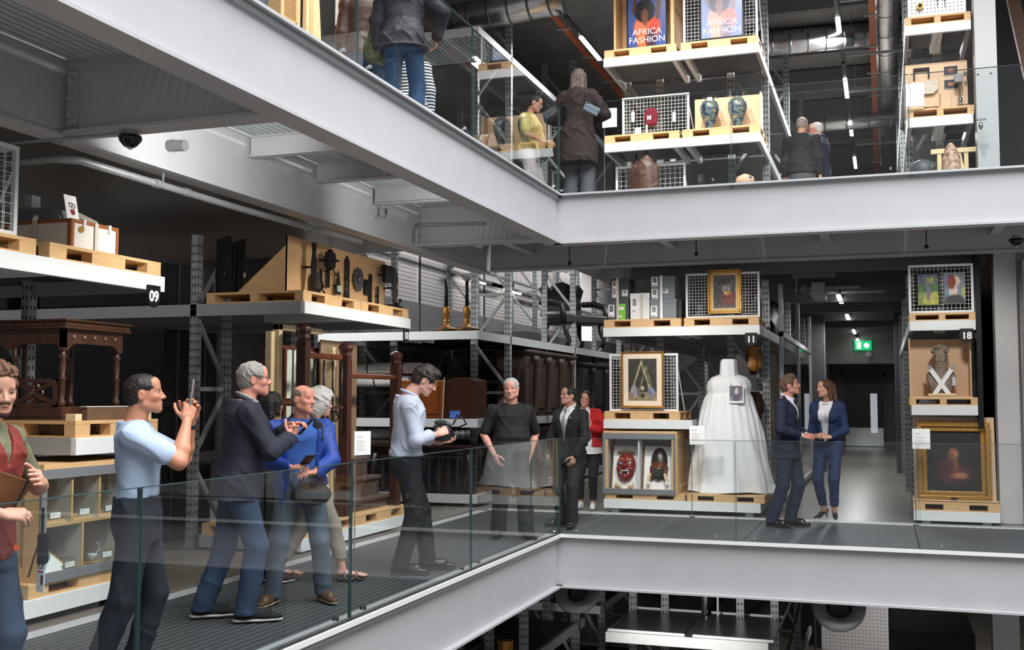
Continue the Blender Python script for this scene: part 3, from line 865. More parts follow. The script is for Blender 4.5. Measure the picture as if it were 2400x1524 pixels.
iron('strap_hinge', 'tall black wavy iron plate standing proud at the board left end', .52, .3, [[(-.05, .26), (.05, .26), (.03, .15), (.06, .02), (.05, -.1), (.03, -.2), (-.03, -.22), (-.05, -.1), (-.06, .02), (-.03, .15)]], y=.13)
iron('door_lock', 'leafy black iron lock plate near the board top left', .88, .42, [leaf_poly(16, .085, .11, 1, 1.05)], y=.11, th=.05, extra=lambda t: MB().tube([(-.16, -.03, .01), (-.13, -.06, 0), (.13, -.06, 0), (.16, -.03, .01)], .012, 6).build('bar', IRON, t))
iron('latch_plate', 'leaf shaped brown iron latch at the board lower left', .72, .13, [[(-.1, -.1), (-.02, -.12), (.06, -.1), (.13, 0), (.06, .1), (.02, .14), (-.06, .12), (-.1, .08)]], y=.05, m=mat('brown_iron', (74, 62, 54), .55, .4, var=.2, scale=15), extra=lambda t: MB().tube([(-.2, -.08, -.06), (-.1, -.1, -.08), (-.02, -.1, -.03), (-.06, -.1, .05)], .014, 6).build('scroll', IRON, t))
iron('hanging_bolt', 'narrow iron bar with curled hook below the lock', 1.02, .31, [[(-.03, -.18), (.03, -.18), (.03, .18), (-.03, .18)]], y=.03, extra=lambda t: MB().tube([(.03, -.02, .06), (.09, -.02, .05), (.11, -.02, .0), (.16, -.02, -.03), (.17, -.02, .0)], .008, 5).build('hook', IRON, t))
iron('bolt_hook', 'short iron bolt with bent tail near the board bottom left', .86, .2, [[(-.022, -.1), (.022, -.1), (.022, .12), (-.022, .12)]], y=.03, extra=lambda t: MB().tube([(0, -.01, -.1), (.05, -.02, -.13), (.07, -.02, -.2), (.12, -.02, -.2)], .01, 5).build('tail', IRON, t))
iron('spear_mount', 'small pointed iron mount with a white tag on the board', 1.22, .17, [[(-.06, -.1), (.05, -.1), (.06, -.04), (.0, .17), (-.06, -.02)]], y=.05, extra=lambda t: MB().box(-.045, -.03, -.07, .03, -.013, .0).build('paper_tag', mat('pale_green_tag', (190, 214, 196), .6), t))
t = iron('slotted_strap', 'long pointed iron strap with slot and two round holes', 1.5, .28, [[(-.055, .2), (0, .28), (.055, .2), (.05, .19), (.05, .0), (-.05, 0), (-.05, .19)] if False else [(-.055, .19), (0, .27), (.055, .19), (.05, .17), (-.05, .17)], [(-.05, .17), (-.022, .17), (-.022, .01), (-.05, .01)], [(.022, .17), (.05, .17), (.05, .01), (.022, .01)], [(-.05, .01), (.05, .01), (.05, -.02), (-.05, -.02)], [(-.05, -.02), (-.028, -.02), (-.028, -.15), (-.05, -.15)], [(.028, -.02), (.05, -.02), (.05, -.15), (.028, -.15)], [(-.028, -.078), (.028, -.078), (.028, -.092), (-.028, -.092)], [(-.05, -.15), (.05, -.15), (.06, -.2), (.02, -.29), (-.02, -.29), (-.06, -.2)]], y=.015)
iron('rosette_mount', 'round grey iron rosette with scalloped edge on the board', 1.78, .3, [leaf_poly(22, .125, .14, 1, 1.05)], y=.02, th=.01, m=mat('grey_iron', (96, 96, 94), .45, .5, var=.25, scale=14), extra=lambda t: MB().ball((0, -.015, 0), (.05, .03, .05)).build('boss', mat('grey_iron'), t, smooth=True))
iron('t_hinge', 'black T shaped iron hinge on the board', 2.1, .22, [[(-.03, -.22), (.03, -.22), (.03, .18), (-.03, .18)], [(-.16, -.08), (-.03, -.08), (-.03, .1), (-.16, .1)]], y=.02)
iron('bolt_hook', 'short iron bolt with bent tail near the board right end', 2.28, .15, [[(-.022, -.1), (.022, -.1), (.022, .12), (-.022, .12)]], y=.03, extra=lambda t: MB().tube([(0, -.01, -.1), (.05, -.02, -.13), (.07, -.02, -.2)], .01, 5).build('tail', IRON, t))
iron('rim_lock', 'dark rectangular rim lock at the board top right', 2.36, .42, [[(-.1, -.1), (.1, -.1), (.12, 0), (.1, .11), (-.1, .11)]], y=.1, th=.05, extra=lambda t: MB().tube([(-.1, -.02, .1), (-.16, -.02, .1), (-.17, -.02, .02), (-.12, -.02, 0)], .008, 5).build('handle', IRON, t))
iron('fretted_plate', 'tall brown fretted iron plate standing at the board right end', 2.52, .27, [[(-.04, -.24), (.06, -.24), (.05, -.14), (.1, -.05), (.05, .02), (.11, .1), (.06, .2), (.02, .25), (-.04, .25)]], y=.14, m=mat('brown_iron'))
iron('ring_handle', 'small knobbed iron ring handle at the board lower right corner', 2.56, .06, [leaf_poly(10, .03, .045)], y=.16, th=.03, extra=lambda t: MB().ball((0, -.05, .05), .022).ball((.03, -.05, -.03), .02).build('knob', IRON, t, smooth=True))

# --- bay 10, base: section of staircase with mirror window on pallets
pallet('pine pallet under the staircase section, left half', p10(0, .02, .14), 90, 1.29, 1.15, .12)
pallet('pine pallet under the staircase section, right half', p10(1.3, .02, .14), 90, 1.29, 1.15, .12)
st = thing('staircase_section', 'dark wooden staircase section with newel posts and rails on bay 10', 'staircase', p10(0, .05, .26), 90)
TREAD = mat('worn_tread', (84, 66, 58), .55, var=.25, scale=7, stretch=(1, 6, 6))
NEWEL = mat('newel_wood', (62, 32, 24), .35, var=.3, scale=6, stretch=(6, 6, 1))
for x, h, z0 in ((.17, 2.05, 0), (1.1, 1.9, 0), (2.42, 1.86, .0)):
    mb = MB(); mb.box(x - .055, 0, z0, x + .055, .11, h - .16); mb.lathe([(.06, h - .16), (.07, h - .14), (.066, h - .1), (.085, h - .06), (.085, h - .03), (.05, h), (.02, h + .012)], 8, (x, .055, 0))
    mb.build('newel_post', NEWEL, st, bevel=.006)
MB().bar((.2, .06, 1.74), (.98, .06, 1.74), .075, .06).build('handrail', MAHOG, st, bevel=.015)
MB().bar((1.12, .06, 1.55), (2.4, .06, 1.55), .075, .06).build('handrail', MAHOG, st, bevel=.015)
for i, z in enumerate((.12, .34, .56, .78)):
    MB().box(1.16, .1 + i * .16, z - .02, 2.5, 1.0, z + .02).build('tread', TREAD, st, bevel=.008)
    MB().box(1.16, .14 + i * .16, z - .2 if i else 0, 2.48, .16 + i * .16, z - .02).build('riser', TREAD, st)
for k in range(4):
    x = .42 + k * .2
    MB().lathe([(.014, .9), (.02, .95), (.012, 1.0), (.014, 1.3), (.022, 1.36), (.012, 1.42), (.014, 1.7)], 8, (x, .06, 0)).build('baluster', mat('black_baluster', (26, 22, 22), .4), st, smooth=True)
MB().box(.34, .02, 1.18, 1.0, .1, 1.21).build('cross_rail', NEWEL, st)
mb = MB()
for k in range(4):
    mb.tube([(.5 + k * .13 + .05 * math.cos(a), .06, 1.1 + .06 * math.sin(a)) for a in np.linspace(0, 2 * pi, 12)], .008, 5)
mb.build('iron_scrollwork', IRON, st)
MB().box(1.02, .02, 0, 1.05, .12, .7).box(1.04, .02, .3, 1.15, .1, .5).build('shoe_plate', NEWEL, st)
wf = thing('leaded_window', 'brown framed window with tall greenish panes behind the staircase', 'window frame', p10(.3, .6, .26), 90)
for x in (0, .36, .72, 1.08): MB().box(x - .02, 0, .0, x + .02, .05, 1.85).build('mullion', MAHOG, wf)
for z in (0, .62, 1.25, 1.85): MB().box(-.02, -.002, z - .02, 1.1, .05, z + .02).build('transom', MAHOG, wf)
PANE = mat('greenish_lit_pane', (206, 214, 196), .3, var=.15, scale=4)
for i in range(3):
    for j in range(3):
        for q in (0, 1):
            MB().box(i * .36 + .045 + q * .15, .012, j * .625 + .04, i * .36 + .15 + q * .15, .02, j * .625 + .585).build('pane', PANE, wf)
pf = thing('pine_support_frame', 'raw pine batten frame around the staircase section on bay 10', 'frame', p10(0, .02, .26), 90)
for b in ((-.02, .35, 0, .05, .42, 1.98), (.08, .32, 0, .15, .4, 2.06), (.08, .32, 2.0, 1.0, .4, 2.06), (.98, .18, 0, 1.06, .26, 1.86), (1.06, .2, 1.1, 1.14, .25, 1.2), (-.02, .3, 0, 1.3, .38, .07)):
    MB().box(*b).build('batten', mat('pale_pine'), pf, bevel=.003)
tag(MB().box(0, 0, 0, .9, .02, 1.95).build('brown_board', mat('brown_mdf', (140, 112, 86), .6), loc=p10(1.25, .5, .27), rot=(0, 0, pi / 2)), 'tall brown board standing behind the middle newel post', 'board')
label_stand('white caption board on a thin pole before the staircase', (-5.16, 10.27, 0.0), 62, .96)
# corner rack contents seen through bay 10
ROLL = mat('white_roll', (214, 210, 206), .6, var=.08)
for i, (z, y, xl) in enumerate(((2.02, 15.3, -7.2), (1.82, 15.35, -7.1), (1.02, 15.3, -7.2), (.84, 15.3, -7.15))):
    t = thing('paper_roll', 'long white roll lying on the corner rack, %s' % ('topmost', 'second from the top', 'third from the top', 'lowest')[i], 'roll', (xl - .8, y, z))
    MB().tube([(0, 0, 0), (1.3, 0, 0)], .085, 12).build('roll', ROLL, t, smooth=True)
    for q in (.4, 1.0): MB().tube([(q, 0, 0), (q + .02, 0, 0)], .088, 12).build('tie', BLACK, t)

# --- bay 11
pallet('pine pallet under the grey archive boxes on bay 11', p11(.01, .01, PZ), 0, 1.08)
pallet('pine pallet under the gold framed portrait on bay 11', p11(1.13, .01, PZ), 0, 1.0)
pallet('pine pallet under the light beams painting on bay 11', p11(.01, .01, 1.27), 0, 1.05)
pallet('pine pallet under the mask crate on bay 11', p11(.02, .01, .18), 0, 1.1, .95, .085)
pallet('pine pallet under the white dress on bay 11', p11(1.15, .01, .18), 0, 1.02, 1.0, .1)
z0 = PZ + .115
CHARC = mat('charcoal_box', (66, 72, 75), .6)
GREYB = mat('blue_grey_box', (122, 130, 136), .6)
WBOX = mat('white_archive_box', (232, 231, 228), .6)


def photo_fn(kind):
    def fn(u, v):
        base = (244, 244, 244)
        fr = rect(u, v, .18, .82, .42, .92)
        c = {'dark': (24, 22, 24), 'grey': (120, 120, 122), 'brown': (60, 42, 36)}[kind]
        return mixc(base, (fr, c), (fr * blob(u, v, .5, .66, .18, .16), (150, 138, 130)), (rect(u, v, .15, .8, .1, .14), (150, 150, 150)), (rect(u, v, .15, .6, .04, .07), (170, 170, 170)))
    return fn


def archive(label, x, y, z, w, d, h, m, lid=.05, cards=(), lm=None):
    t = crate_box('archive_box', label, 'box', p11(x, y, z), 0, w, d, h, m, lid=lid, lm=lm)
    for cx, cz, cw, chh, kd in cards:
        if kd == 'green':
            MB().box(cx - cw / 2, -.008, cz, cx + cw / 2, -.001, cz + chh).build('green_label', mat('lime_label', (120, 200, 50), .6), t)
            MB().box(cx - cw / 2, -.01, cz + chh * .62, cx + cw * .3, -.008, cz + chh * .8).box(cx - cw * .4, -.01, cz + chh * .15, cx, -.008, cz + chh * .25).build('label_strip', WHITE, t)
        else:
            picture('photo_label', cw, chh, photo_fn(kd), t, (cx, -.003, cz), nx=12, ny=18, thick=.003)
    return t


archive('charcoal box with photo and lime label, lower left of the bay 11 stack', .06, .05, z0, .3, .36, .295, CHARC, .0, ((.05, .04, .085, .17, 'dark'), (.2, .0, .1, .22, 'green')))
archive('charcoal box stacked second on the lime labelled box', .1, .06, z0 + .295, .26, .36, .13, CHARC, .02, ((.05, .01, .06, .11, 'grey'), (.2, .03, .08, .09, 'grey')))
archive('topmost charcoal box of the left stack on bay 11', .1, .06, z0 + .425, .26, .38, .15, mat('dark_charcoal_box', (58, 62, 62), .6), .08, ((.05, .0, .06, .12, 'dark'),))
archive('white lidded archive box with red figures on bay 11', .38, .04, z0, .27, .36, .36, WBOX, .08, ((.06, .1, .085, .2, 'grey'),))
archive('blue grey lidded box at the lower right of the bay 11 stack', .66, .05, z0, .36, .38, .27, GREYB, .055, ((.05, .03, .09, .15, 'grey'),))
archive('blue grey box with two photos, middle of the right stack', .67, .06, z0 + .27, .33, .36, .17, GREYB, .0, ((.05, .01, .085, .13, 'brown'), (.19, .08, .09, .06, 'grey')))
archive('topmost blue grey box of the right stack on bay 11', .67, .06, z0 + .44, .33, .36, .15, GREYB, .0, ((.05, .01, .085, .13, 'dark'),))
archive('black box behind the right stack on bay 11', 1.0, .12, z0, .08, .3, .27, mat('black_box', (34, 36, 38), .6), .0)
for i, (x, y, h) in enumerate(((.185, .035, .58), (.52, .025, .36), (.8, .035, .59))):
    t = thing('white_strap', 'white cotton strap tied round the archive boxes, %s' % ('left stack', 'white box', 'right stack')[i], 'strap', p11(x, y, z0))
    MB().box(0, -.004, 0, .035, .0, h).box(0, 0, h, .035, .4, h + .004).build('band', STRAP if i != 2 else WHITE, t)


def pattern_paint(bg, blobs, noise=.35, nf=14):
    def fn(u, v):
        n = vnoise(u, v, nf) * noise + vnoise(v, u, nf * 2.3, 3) * noise * .6
        L = [(m(u, v) if callable(m) else blob(u, v, *m), c) for m, c in blobs]
        out = mixc(bg, *L)
        return [o * (1 - noise * .8 + n) for o in out]
    return fn


portrait = pattern_paint((92, 84, 84), [((.5, .3, .6, .2, .6), (128, 62, 52)), ((.55, .66, .22, .22, .4), (150, 142, 136)), ((.62, .46, .16, .06, .5), (216, 160, 84)), ((.2, .4, .2, .3, .6), (70, 64, 70)), ((.48, .8, .3, .1, .6), (64, 60, 62))], .5, 20)
beams = pattern_paint((46, 44, 34), [(lambda u, v: np.clip(1 - np.abs(np.abs(u - .45) * 2.1 - (.92 - v)) * 9, 0, 1) * (v > .2) * .85, (206, 196, 140)), (lambda u, v: np.clip(1 - np.abs(np.abs(u - .62) * 2.4 - (.8 - v)) * 9, 0, 1) * (v > .2) * .6, (170, 164, 110)), (lambda u, v: rect(u, v, 0, 1, 0, .2) * .8, (150, 136, 92)), ((.2, .22, .12, .14, .5), (150, 140, 150)), ((.8, .2, .12, .13, .5), (120, 124, 150)), ((.5, .12, .07, .05, .5), (40, 36, 40)), ((.33, .15, .04, .05, .5), (70, 80, 110)), ((.5, .3, .05, .05, .4), (220, 190, 180))], .35, 16)
mesh_panel('white mesh panel behind the gold framed portrait', p11(1.13, .16, z0), 0, 1.0, .62, .042)
framed('gilt_portrait', 'small gold framed dark expressive portrait hung on the upper mesh panel', p11(1.665, .14, PZ + .17), 0, .45, .6, portrait, GOLD, .045, .05, (.03, mat('gold_slip', (190, 160, 110), .5, .3)))
mesh_panel('white mesh panel behind the light beams painting', p11(.04, .2, 1.385), 0, .97, .8, .045)
framed('cream_framed_painting', 'gold and cream framed painting of pale light beams on bay 11', p11(.52, .17, 1.43), 0, .6, .78, beams, GOLD, .03, .05, (.07, mat('cream_mount', (232, 214, 192), .7)))

# mask crate
t = thing('mask_crate', 'open fronted grey rimmed crate holding two masks on bay 11', 'crate', p11(0.0, .0, .265), 0)
cw, ch, cd = 1.0, .82, .95
LILAC = mat('white_liner', (222, 220, 224), .8)
MB().box(-.0, .0, 0, .03, cd, ch).build('side_panel', PLY, t); MB().box(cw - .03, 0, 0, cw, cd, ch).build('side_panel', PLY, t)
for y0, y1, za, zb in ((0, .1, 0, ch), (cd - .1, cd, 0, ch), (.1, cd - .1, 0, .1), (.1, cd - .1, ch - .1, ch)): MB().box(cw, y0, za, cw + .022, y1, zb).build('side_batten', PINE, t, bevel=.002)
MB().box(0, 0, ch, cw + .02, cd, ch + .03).build('top_board', PINE, t); MB().box(0, 0, 0, cw, cd, .03).build('base_board', PLY, t)
MB().box(.03, .5, .03, cw - .03, .52, ch).build('back_panel', LILAC, t)
MB().box(.48, .02, .03, .5, .5, ch - .07).build('divider', LILAC, t)
MB().box(.03, .02, .03, .04, .5, ch - .07).box(cw - .04, .02, .03, cw - .03, .5, ch - .07).build('liner', LILAC, t)
for b in ((-.01, -.02, ch - .085, cw, 0, ch + .0), (-.01, -.02, -.01, cw, 0, .06), (-.01, -.02, .06, .025, 0, ch - .085), (cw - .03, -.02, .06, cw, 0, ch - .085)): MB().box(*b).build('metal_rim', GREYM, t, bevel=.003)
MB().box(.025, -.015, .06, .07, -.0, ch - .085).box(cw - .05, -.015, .06, cw - .03, 0, ch - .085).build('wood_edge', PLY, t)
for i, (x0, x1) in enumerate(((.1, .46), (.54, .92))):
    s = thing('mask_board', 'sloping white board with wooden edges behind the %s mask' % ('red' if i == 0 else 'dark'), 'stand', p11(x0, .1, .3), 0)
    s.rotation_euler = (R(-14), 0, 0)
    MB().box(0, 0, .02, x1 - x0, .015, .62).build('board', WHITE, s)
    MB().box(-.012, -.01, 0, 0, .02, .63).box(x1 - x0, -.01, 0, x1 - x0 + .012, .02, .63).box(0, -.01, 0, x1 - x0, .02, .02).build('edge', PLY, s)

# bay 18
pallet('pine pallet under the two small portraits on bay 18', p18(-.0, .01, 2.55), 0, .78, .9, .1, ends=.1, mid=.1)
pallet('pine pallet under the stone bust box on bay 18', p18(-.02, .01, 1.48), 0, .8, .9, .1, ends=.1, mid=.1)
pallet('pine pallet under the big gilt framed painting', p18(-.0, .01, .16), 0, 1.0, .9, .11)
mesh_panel('white mesh panel holding two small portraits on bay 18', p18(0, .06, 2.65), 0, .77, .62, .05)
garden = pattern_paint((120, 140, 70), [((.5, .85, .8, .25, .5), (92, 100, 120)), ((.5, .55, .8, .12, .6), (66, 110, 58)), ((.7, .2, .5, .2, .6), (176, 176, 70)), ((.5, .45, .1, .28, .5), (120, 104, 130)), ((.5, .74, .06, .06, .5), (170, 140, 110)), ((.62, .8, .25, .1, .6), (150, 160, 90))], .3, 14)
profile = pattern_paint((110, 128, 160), [((.75, .6, .3, .5, .6), (130, 140, 150)), ((.42, .38, .2, .3, .3), (226, 206, 190)), ((.55, .74, .2, .17, .3), (232, 208, 190)), ((.34, .72, .2, .24, .3), (140, 52, 30)), ((.5, .05, .5, .24, .3), (26, 40, 40)), ((.92, .4, .1, .22, .5), (176, 180, 110))], .2, 10)
framed('garden_portrait', 'small dark framed picture of a figure in a green garden', p18(.235, .05, 2.74), 0, .27, .42, garden, mat('dark_frame', (44, 36, 32), .5), .012, .02)
framed('profile_portrait', 'small unframed portrait of a red haired sitter in profile', p18(.55, .05, 2.76), 0, .25, .39, profile, mat('pale_frame', (176, 170, 160), .5), .004, .012)
t = thing('bust_box', 'plywood box niche holding the stone bust', 'box', p18(-.01, .08, 1.58), 0)
MB().box(0, .5, 0, .74, .52, .76).build('back_panel', mat('birch_ply', (220, 184, 148), .5, var=.05, scale=3), t)
MB().box(0, .1, 0, .015, .5, .76).build('side_panel', mat('birch_ply'), t); MB().box(.725, .1, 0, .74, .5, .76).build('side_panel', mat('birch_ply'), t)
MB().box(0, 0, 0, .74, .5, .012).build('base_panel', mat('birch_ply'), t)
old = pattern_paint((24, 19, 18), [((.52, .3, .3, .16, .9), (92, 38, 34)), ((.5, .62, .1, .1, .6), (150, 92, 60)), ((.47, .46, .1, .14, .7), (150, 112, 66)), ((.6, .26, .16, .05, .7), (170, 112, 84)), ((.38, .42, .16, .14, .8), (70, 30, 28))], .3, 12)
framed('gilt_old_painting', 'large gilt framed dark old painting of a seated figure in red', p18(.49, .15, .285), 0, .86, .98, old, GOLD, .115, .07, None, 'painting', 4, steps=2)
t = thing('plywood_backboard', 'plywood backboard leaning behind the large gilt painting', 'board', p18(-.0, .2, .27)); t.rotation_euler = (R(-4), 0, 0)
MB().box(.02, 0, 0, .98, .02, 1.06).build('board', mat('birch_ply'), t); MB().box(0, -.12, 0, 1.0, .0, .02).build('ledge', mat('birch_ply'), t)
MB().box(.44, -.13, .02, .52, -.09, .05).build('block', DARKWOOD, t)
label_stand('white caption board before the large gilt painting', (.43, 14.42, 0), 0, .94)
label_stand('white caption board before the white dress', (-2.34, 14.42, 0), 0, .95)
# dark back of bay 18 and its right side
tag(MB().box(0, 0, 0, .06, .6, 2.4).build('black_hoarding', BLACK, loc=(1.12, 14.75, 1.2)), 'black side panel at the right of bay 18', 'panel')

# --- corner rack (gilt candle stands, chests)
GILT = mat('old_gilt', (150, 104, 44), .4, .5, var=.35, scale=25)
for i, x in enumerate((-6.13, -5.8)):
    t = thing('candle_stand', 'gilt and black torchere on the corner rack, %s' % ('left one' if i == 0 else 'right one with glass shade'), 'candle stand', (x, 14.9, 2.545))
    MB().lathe([(.16, 0), (.18, .02), (.17, .05), (.1, .06)], 9, fn=lambda a, z: 1 + .12 * math.cos(3 * a)).build('base', mat('black_gilt', (52, 40, 22), .4, .3, c2=(130, 92, 36), scale=18), t, smooth=True)
    MB().lathe([(.1, .06), (.09, .075), (.04, .09), (.045, .14), (.05, .16), (.035, .18), (.04, .2), (.06, .27), (.05, .36), (.045, .37)], 12).build('gilt_stem', GILT, t, smooth=True)
    MB().lathe([(.03, .37), (.026, .6), (.024, .78)], 10).build('black_shaft', BLACK, t, smooth=True)
    if i: MB().lathe([(.02, .74), (.05, .76), (.075, .8), (.07, .8)], 14).build('glass_shade', mat('smoky_glass', (150, 140, 132), .1), t, smooth=True)
ORANGE = mat('varnished_oak', (124, 66, 26), .3, var=.2, scale=4, stretch=(5, 5, 1))
t = thing('varnished_cabinet', 'orange brown varnished cabinet on the corner rack middle shelf', 'cabinet', (-6.95, 14.8, 1.265))
MB().box(0, 0, 0, .85, .5, .56).build('carcass', ORANGE, t, bevel=.008)
MB().box(.84, .0, .0, 1.32, .5, .5).prism([(.84, .5), (1.32, .5), (1.32, .55), (1.2, .6), (1.0, .6), (.84, .55)], 0, .5).build('arched_end', mat('dark_varnish', (60, 32, 20), .3), t)
MB().box(.1, -.012, .06, .75, 0, .48).build('door_panel', ORANGE, t, bevel=.004)
for i, x in enumerate((.33, .82)): MB().bar((x, -.02, 0), (x + .03, -.02, .6), .012).build('white_tie', STRAP, t)
t = thing('dark_table', 'dark table with curved legs on the corner rack base', 'table', (-7.4, 14.8, .175))
MB().box(0, 0, .66, 1.75, .9, .7).build('top', DARKWOOD, t, bevel=.005)
MB().box(.05, .05, .56, 1.7, .85, .66).build('apron', DARKWOOD, t)
for x in (.1, .9, 1.62):
    for y in (.1, .8): MB().tube([(x, y, 0), (x - .05, y, .1), (x, y, .3), (x + .05, y, .56)], [.03, .03, .03, .06], 8).build('leg', DARKWOOD, t, smooth=True)
t = thing('balustrade_piece', 'row of dark turned balusters with a paper tag on the corner rack base', 'balusters', (-7.1, 14.72, .175))
for k in range(9): MB().lathe([(.03, 0), (.035, .05), (.02, .1), (.03, .2), (.02, .3), (.02, .45), (.03, .5)], 8, (k * .15, .1, 0)).build('baluster', DARKWOOD, t, smooth=True)
MB().box(-.05, .06, .5, 1.3, .14, .54).build('rail', DARKWOOD, t)
MB().box(.42, -.01, .16, .47, -.008, .28).build('paper_tag', WHITE, t)


def dark_block(label, name, cat, loc, size, m, rz=0, cols=0, cornice=True):
    t = thing(name, label, cat, loc, rz)
    w, d, h = size
    MB().box(0, 0, 0, w, d, h - .08).build('carcass', m, t, bevel=.01)
    if cornice: MB().box(-.03, -.03, h - .08, w + .03, d + .03, h - .05).box(-.05, -.05, h - .05, w + .05, d + .05, h).build('cornice', m, t, bevel=.008)
    for k in range(cols):
        x = (k + .5) * w / cols
        MB().lathe([(.06, .02), (.045, .08), (.04, .1), (.035, h - .25), (.05, h - .2), (.06, h - .1)], 10, (x, -.06, 0)).build('column', m, t, smooth=True)
    for k in range(max(1, cols - 1)):
        a, b = (k + .62) * w / max(1, cols), (k + 1.38) * w / max(1, cols)
        if cols < 2: a, b = .12 * w, .88 * w
        MB().box(a, -.015, .12, b, 0, h - .3).build('panel', m, t, bevel=.006)
    return t


CARVB = mat('carved_brown', (50, 31, 19), .65, var=.35, scale=9)
dark_block('carved brown wooden screen with columns on the corner rack', 'carved_screen', 'screen', (-5.58, 17.0, 1.27), (3.0, .5, 1.1), CARVB, 90, 4)
dark_block('black carved cabinet beyond the brown carved screen', 'carved_cabinet', 'cabinet', (-5.58, 20.6, 1.27), (3.4, .5, 1.0), mat('ebonised_wood', (22, 18, 17), .65), 90, 3)
dark_block('dark panelled chest on the long corner rack base', 'panelled_chest', 'chest', (-5.62, 17.2, .18), (3.0, .6, .9), DARKWOOD, 90, 0)
dark_block('second dark chest farther along the corner rack base', 'panelled_chest', 'chest', (-5.62, 20.8, .18), (3.2, .6, .86), mat('ebonised_wood'), 90, 0)
dark_block('grey covered case high on the corner rack', 'covered_case', 'case', (-8.0, 21.5, 2.55), (1.0, 3.0, .5), mat('grey_cover', (96, 96, 98), .8), 0, 0, False)
# throne-like chair
t = thing('carved_armchair', 'large black carved high backed armchair on the corner rack top shelf', 'chair', (-5.95, 20.0, 2.545), 52)
BK = mat('black_leather', (20, 18, 18), .45, bump=.2, bscale=30)
MB().prism([(0, .62), (.06, .95), (-.02, 1.18), (.1, 1.3), (.2, 1.15), (.3, 1.28), (.5, 1.34), (.7, 1.28), (.8, 1.15), (.9, 1.3), (1.02, 1.18), (.94, .95), (1.0, .62)], .45, .55).build('back', BK, t, bevel=.02)
MB().box(.0, -.35, .45, 1.0, .5, .62).build('seat', BK, t, bevel=.03)
for x in (-.02, 1.02):
    MB().tube([(x, .48, .9), (x, .1, .88), (x, -.25, .8), (x, -.3, .5)], .06, 8).build('arm', BK, t, smooth=True)
for x in (.08, .92):
    for y in (-.25, .45): MB().tube([(x, y, 0), (x + .04, y - .04, .12), (x - .02, y, .3), (x, y, .47)], [.05, .04, .05, .08], 8).build('leg', BK, t, smooth=True)
MB().box(.35, -.362, .12, .6, -.358, .4).build('paper_label', WHITE, t)
# dark wrapped crates on the sides of bays 09 and 10
for i, (lab, f, x, y, z, w, d, h, m) in enumerate((
        ('black wrapped crate on bay 10 top shelf behind the boards', p10, .1, 1.75, 2.55, .9, 1.7, .46, BLACK),
        ('black wrapped crate deep on bay 10 top shelf', p10, .1, 3.9, 2.55, .9, 1.8, .44, BLACK),
        ('black wardrobe under the beam on bay 10 side', p10, .08, 1.75, .95, 1.0, 1.8, 1.35, BLACK),
        ('black wardrobe deep on the side of bay 10', p10, .08, 3.8, .95, 1.0, 1.9, 1.3, BLACK),
        ('black covered chest low on the side of bay 10', p10, .08, 1.8, .02, 1.0, 1.9, .8, BLACK),
        ('black covered chest low and deep on bay 10', p10, .08, 3.9, .02, 1.0, 1.9, .8, BLACK),
        ('black wrapped crate right on bay 10 top shelf', p10, 1.5, 2.4, 2.55, 1.0, 2.5, .5, BLACK))):
    t = thing('wrapped_crate', lab, 'crate', f(x, y, z), 90)
    MB().box(0, 0, 0, w, d, h).build('cover', m, t, bevel=.02)
    for q in (.25, .75): MB().box(w * q - .02, -.004, 0, w * q + .02, d + .004, h + .004).build('strap', DARKST, t)
for i in range(6):
    t = thing('black_pole', 'tall black case upright behind the ironwork board, ' + ('frontmost', 'second from the front', 'third from the front', 'fourth from the front', 'fifth from the front', 'rearmost')[i], 'pole', p10(.15 + .09 * i, 1.0 + .12 * (i % 3), PZ + .12), 90, 'black uprights behind the ironwork board')
    MB().box(0, 0, 0, .045, .05, .62).build('shaft', BLACK, t)
    if i % 2: MB().box(.005, -.003, .2, .04, 0, .25).build('paper_label', WHITE, t)
# timber racks lit on the far left wall
for i, (y, z) in enumerate(((7.6, 3.3), (7.6, 2.3), (7.6, 1.2))):
    t = thing('timber_shelf', 'lit timber shelf on the far left wall, %s' % ('upper', 'middle', 'lower')[i], 'shelf', (-15.3, y, z))
    MB().box(0, 0, -.06, .6, 9, 0).build('board', mat('warm_timber', (150, 106, 66), .6), t)
    MB().box(.58, 0, -.12, .62, 9, .06).build('edge_beam', GALV, t)
# ------------------------------------------------------------------ people: signed distance bodies turned into one mesh each
def V(*a): return np.array(a, float)
def nrm(v): return v / (np.linalg.norm(v) + 1e-9)
def rotz(a): c, s = math.cos(a), math.sin(a); return np.array([[c, -s, 0], [s, c, 0], [0, 0, 1]])
def rotx(a): c, s = math.cos(a), math.sin(a); return np.array([[1, 0, 0], [0, c, -s], [0, s, c]])
def roty(a): c, s = math.cos(a), math.sin(a); return np.array([[c, 0, s], [0, 1, 0], [-s, 0, c]])


def cap(a, b, ra, rb=None, n=None, s=1.0):
    a = np.asarray(a, float); b = np.asarray(b, float); rb = ra if rb is None else rb
    ab = b - a; L2 = ab @ ab + 1e-12
    m = max(ra, rb) * max(1, 1)
    lo, hi = np.minimum(a, b) - m, np.maximum(a, b) + m
    if n is not None: n = nrm(np.asarray(n, float))

    def fn(X, Y, Z):
        qx, qy, qz = X - a[0], Y - a[1], Z - a[2]
        t = np.clip((qx * ab[0] + qy * ab[1] + qz * ab[2]) / L2, 0, 1)
        qx = qx - t * ab[0]; qy = qy - t * ab[1]; qz = qz - t * ab[2]
        d2 = qx * qx + qy * qy + qz * qz
        if n is not None:
            c = qx * n[0] + qy * n[1] + qz * n[2]; d2 = d2 + c * c * (1 / s ** 2 - 1)
        return np.sqrt(d2) - (ra + (rb - ra) * t)
    return fn, lo, hi


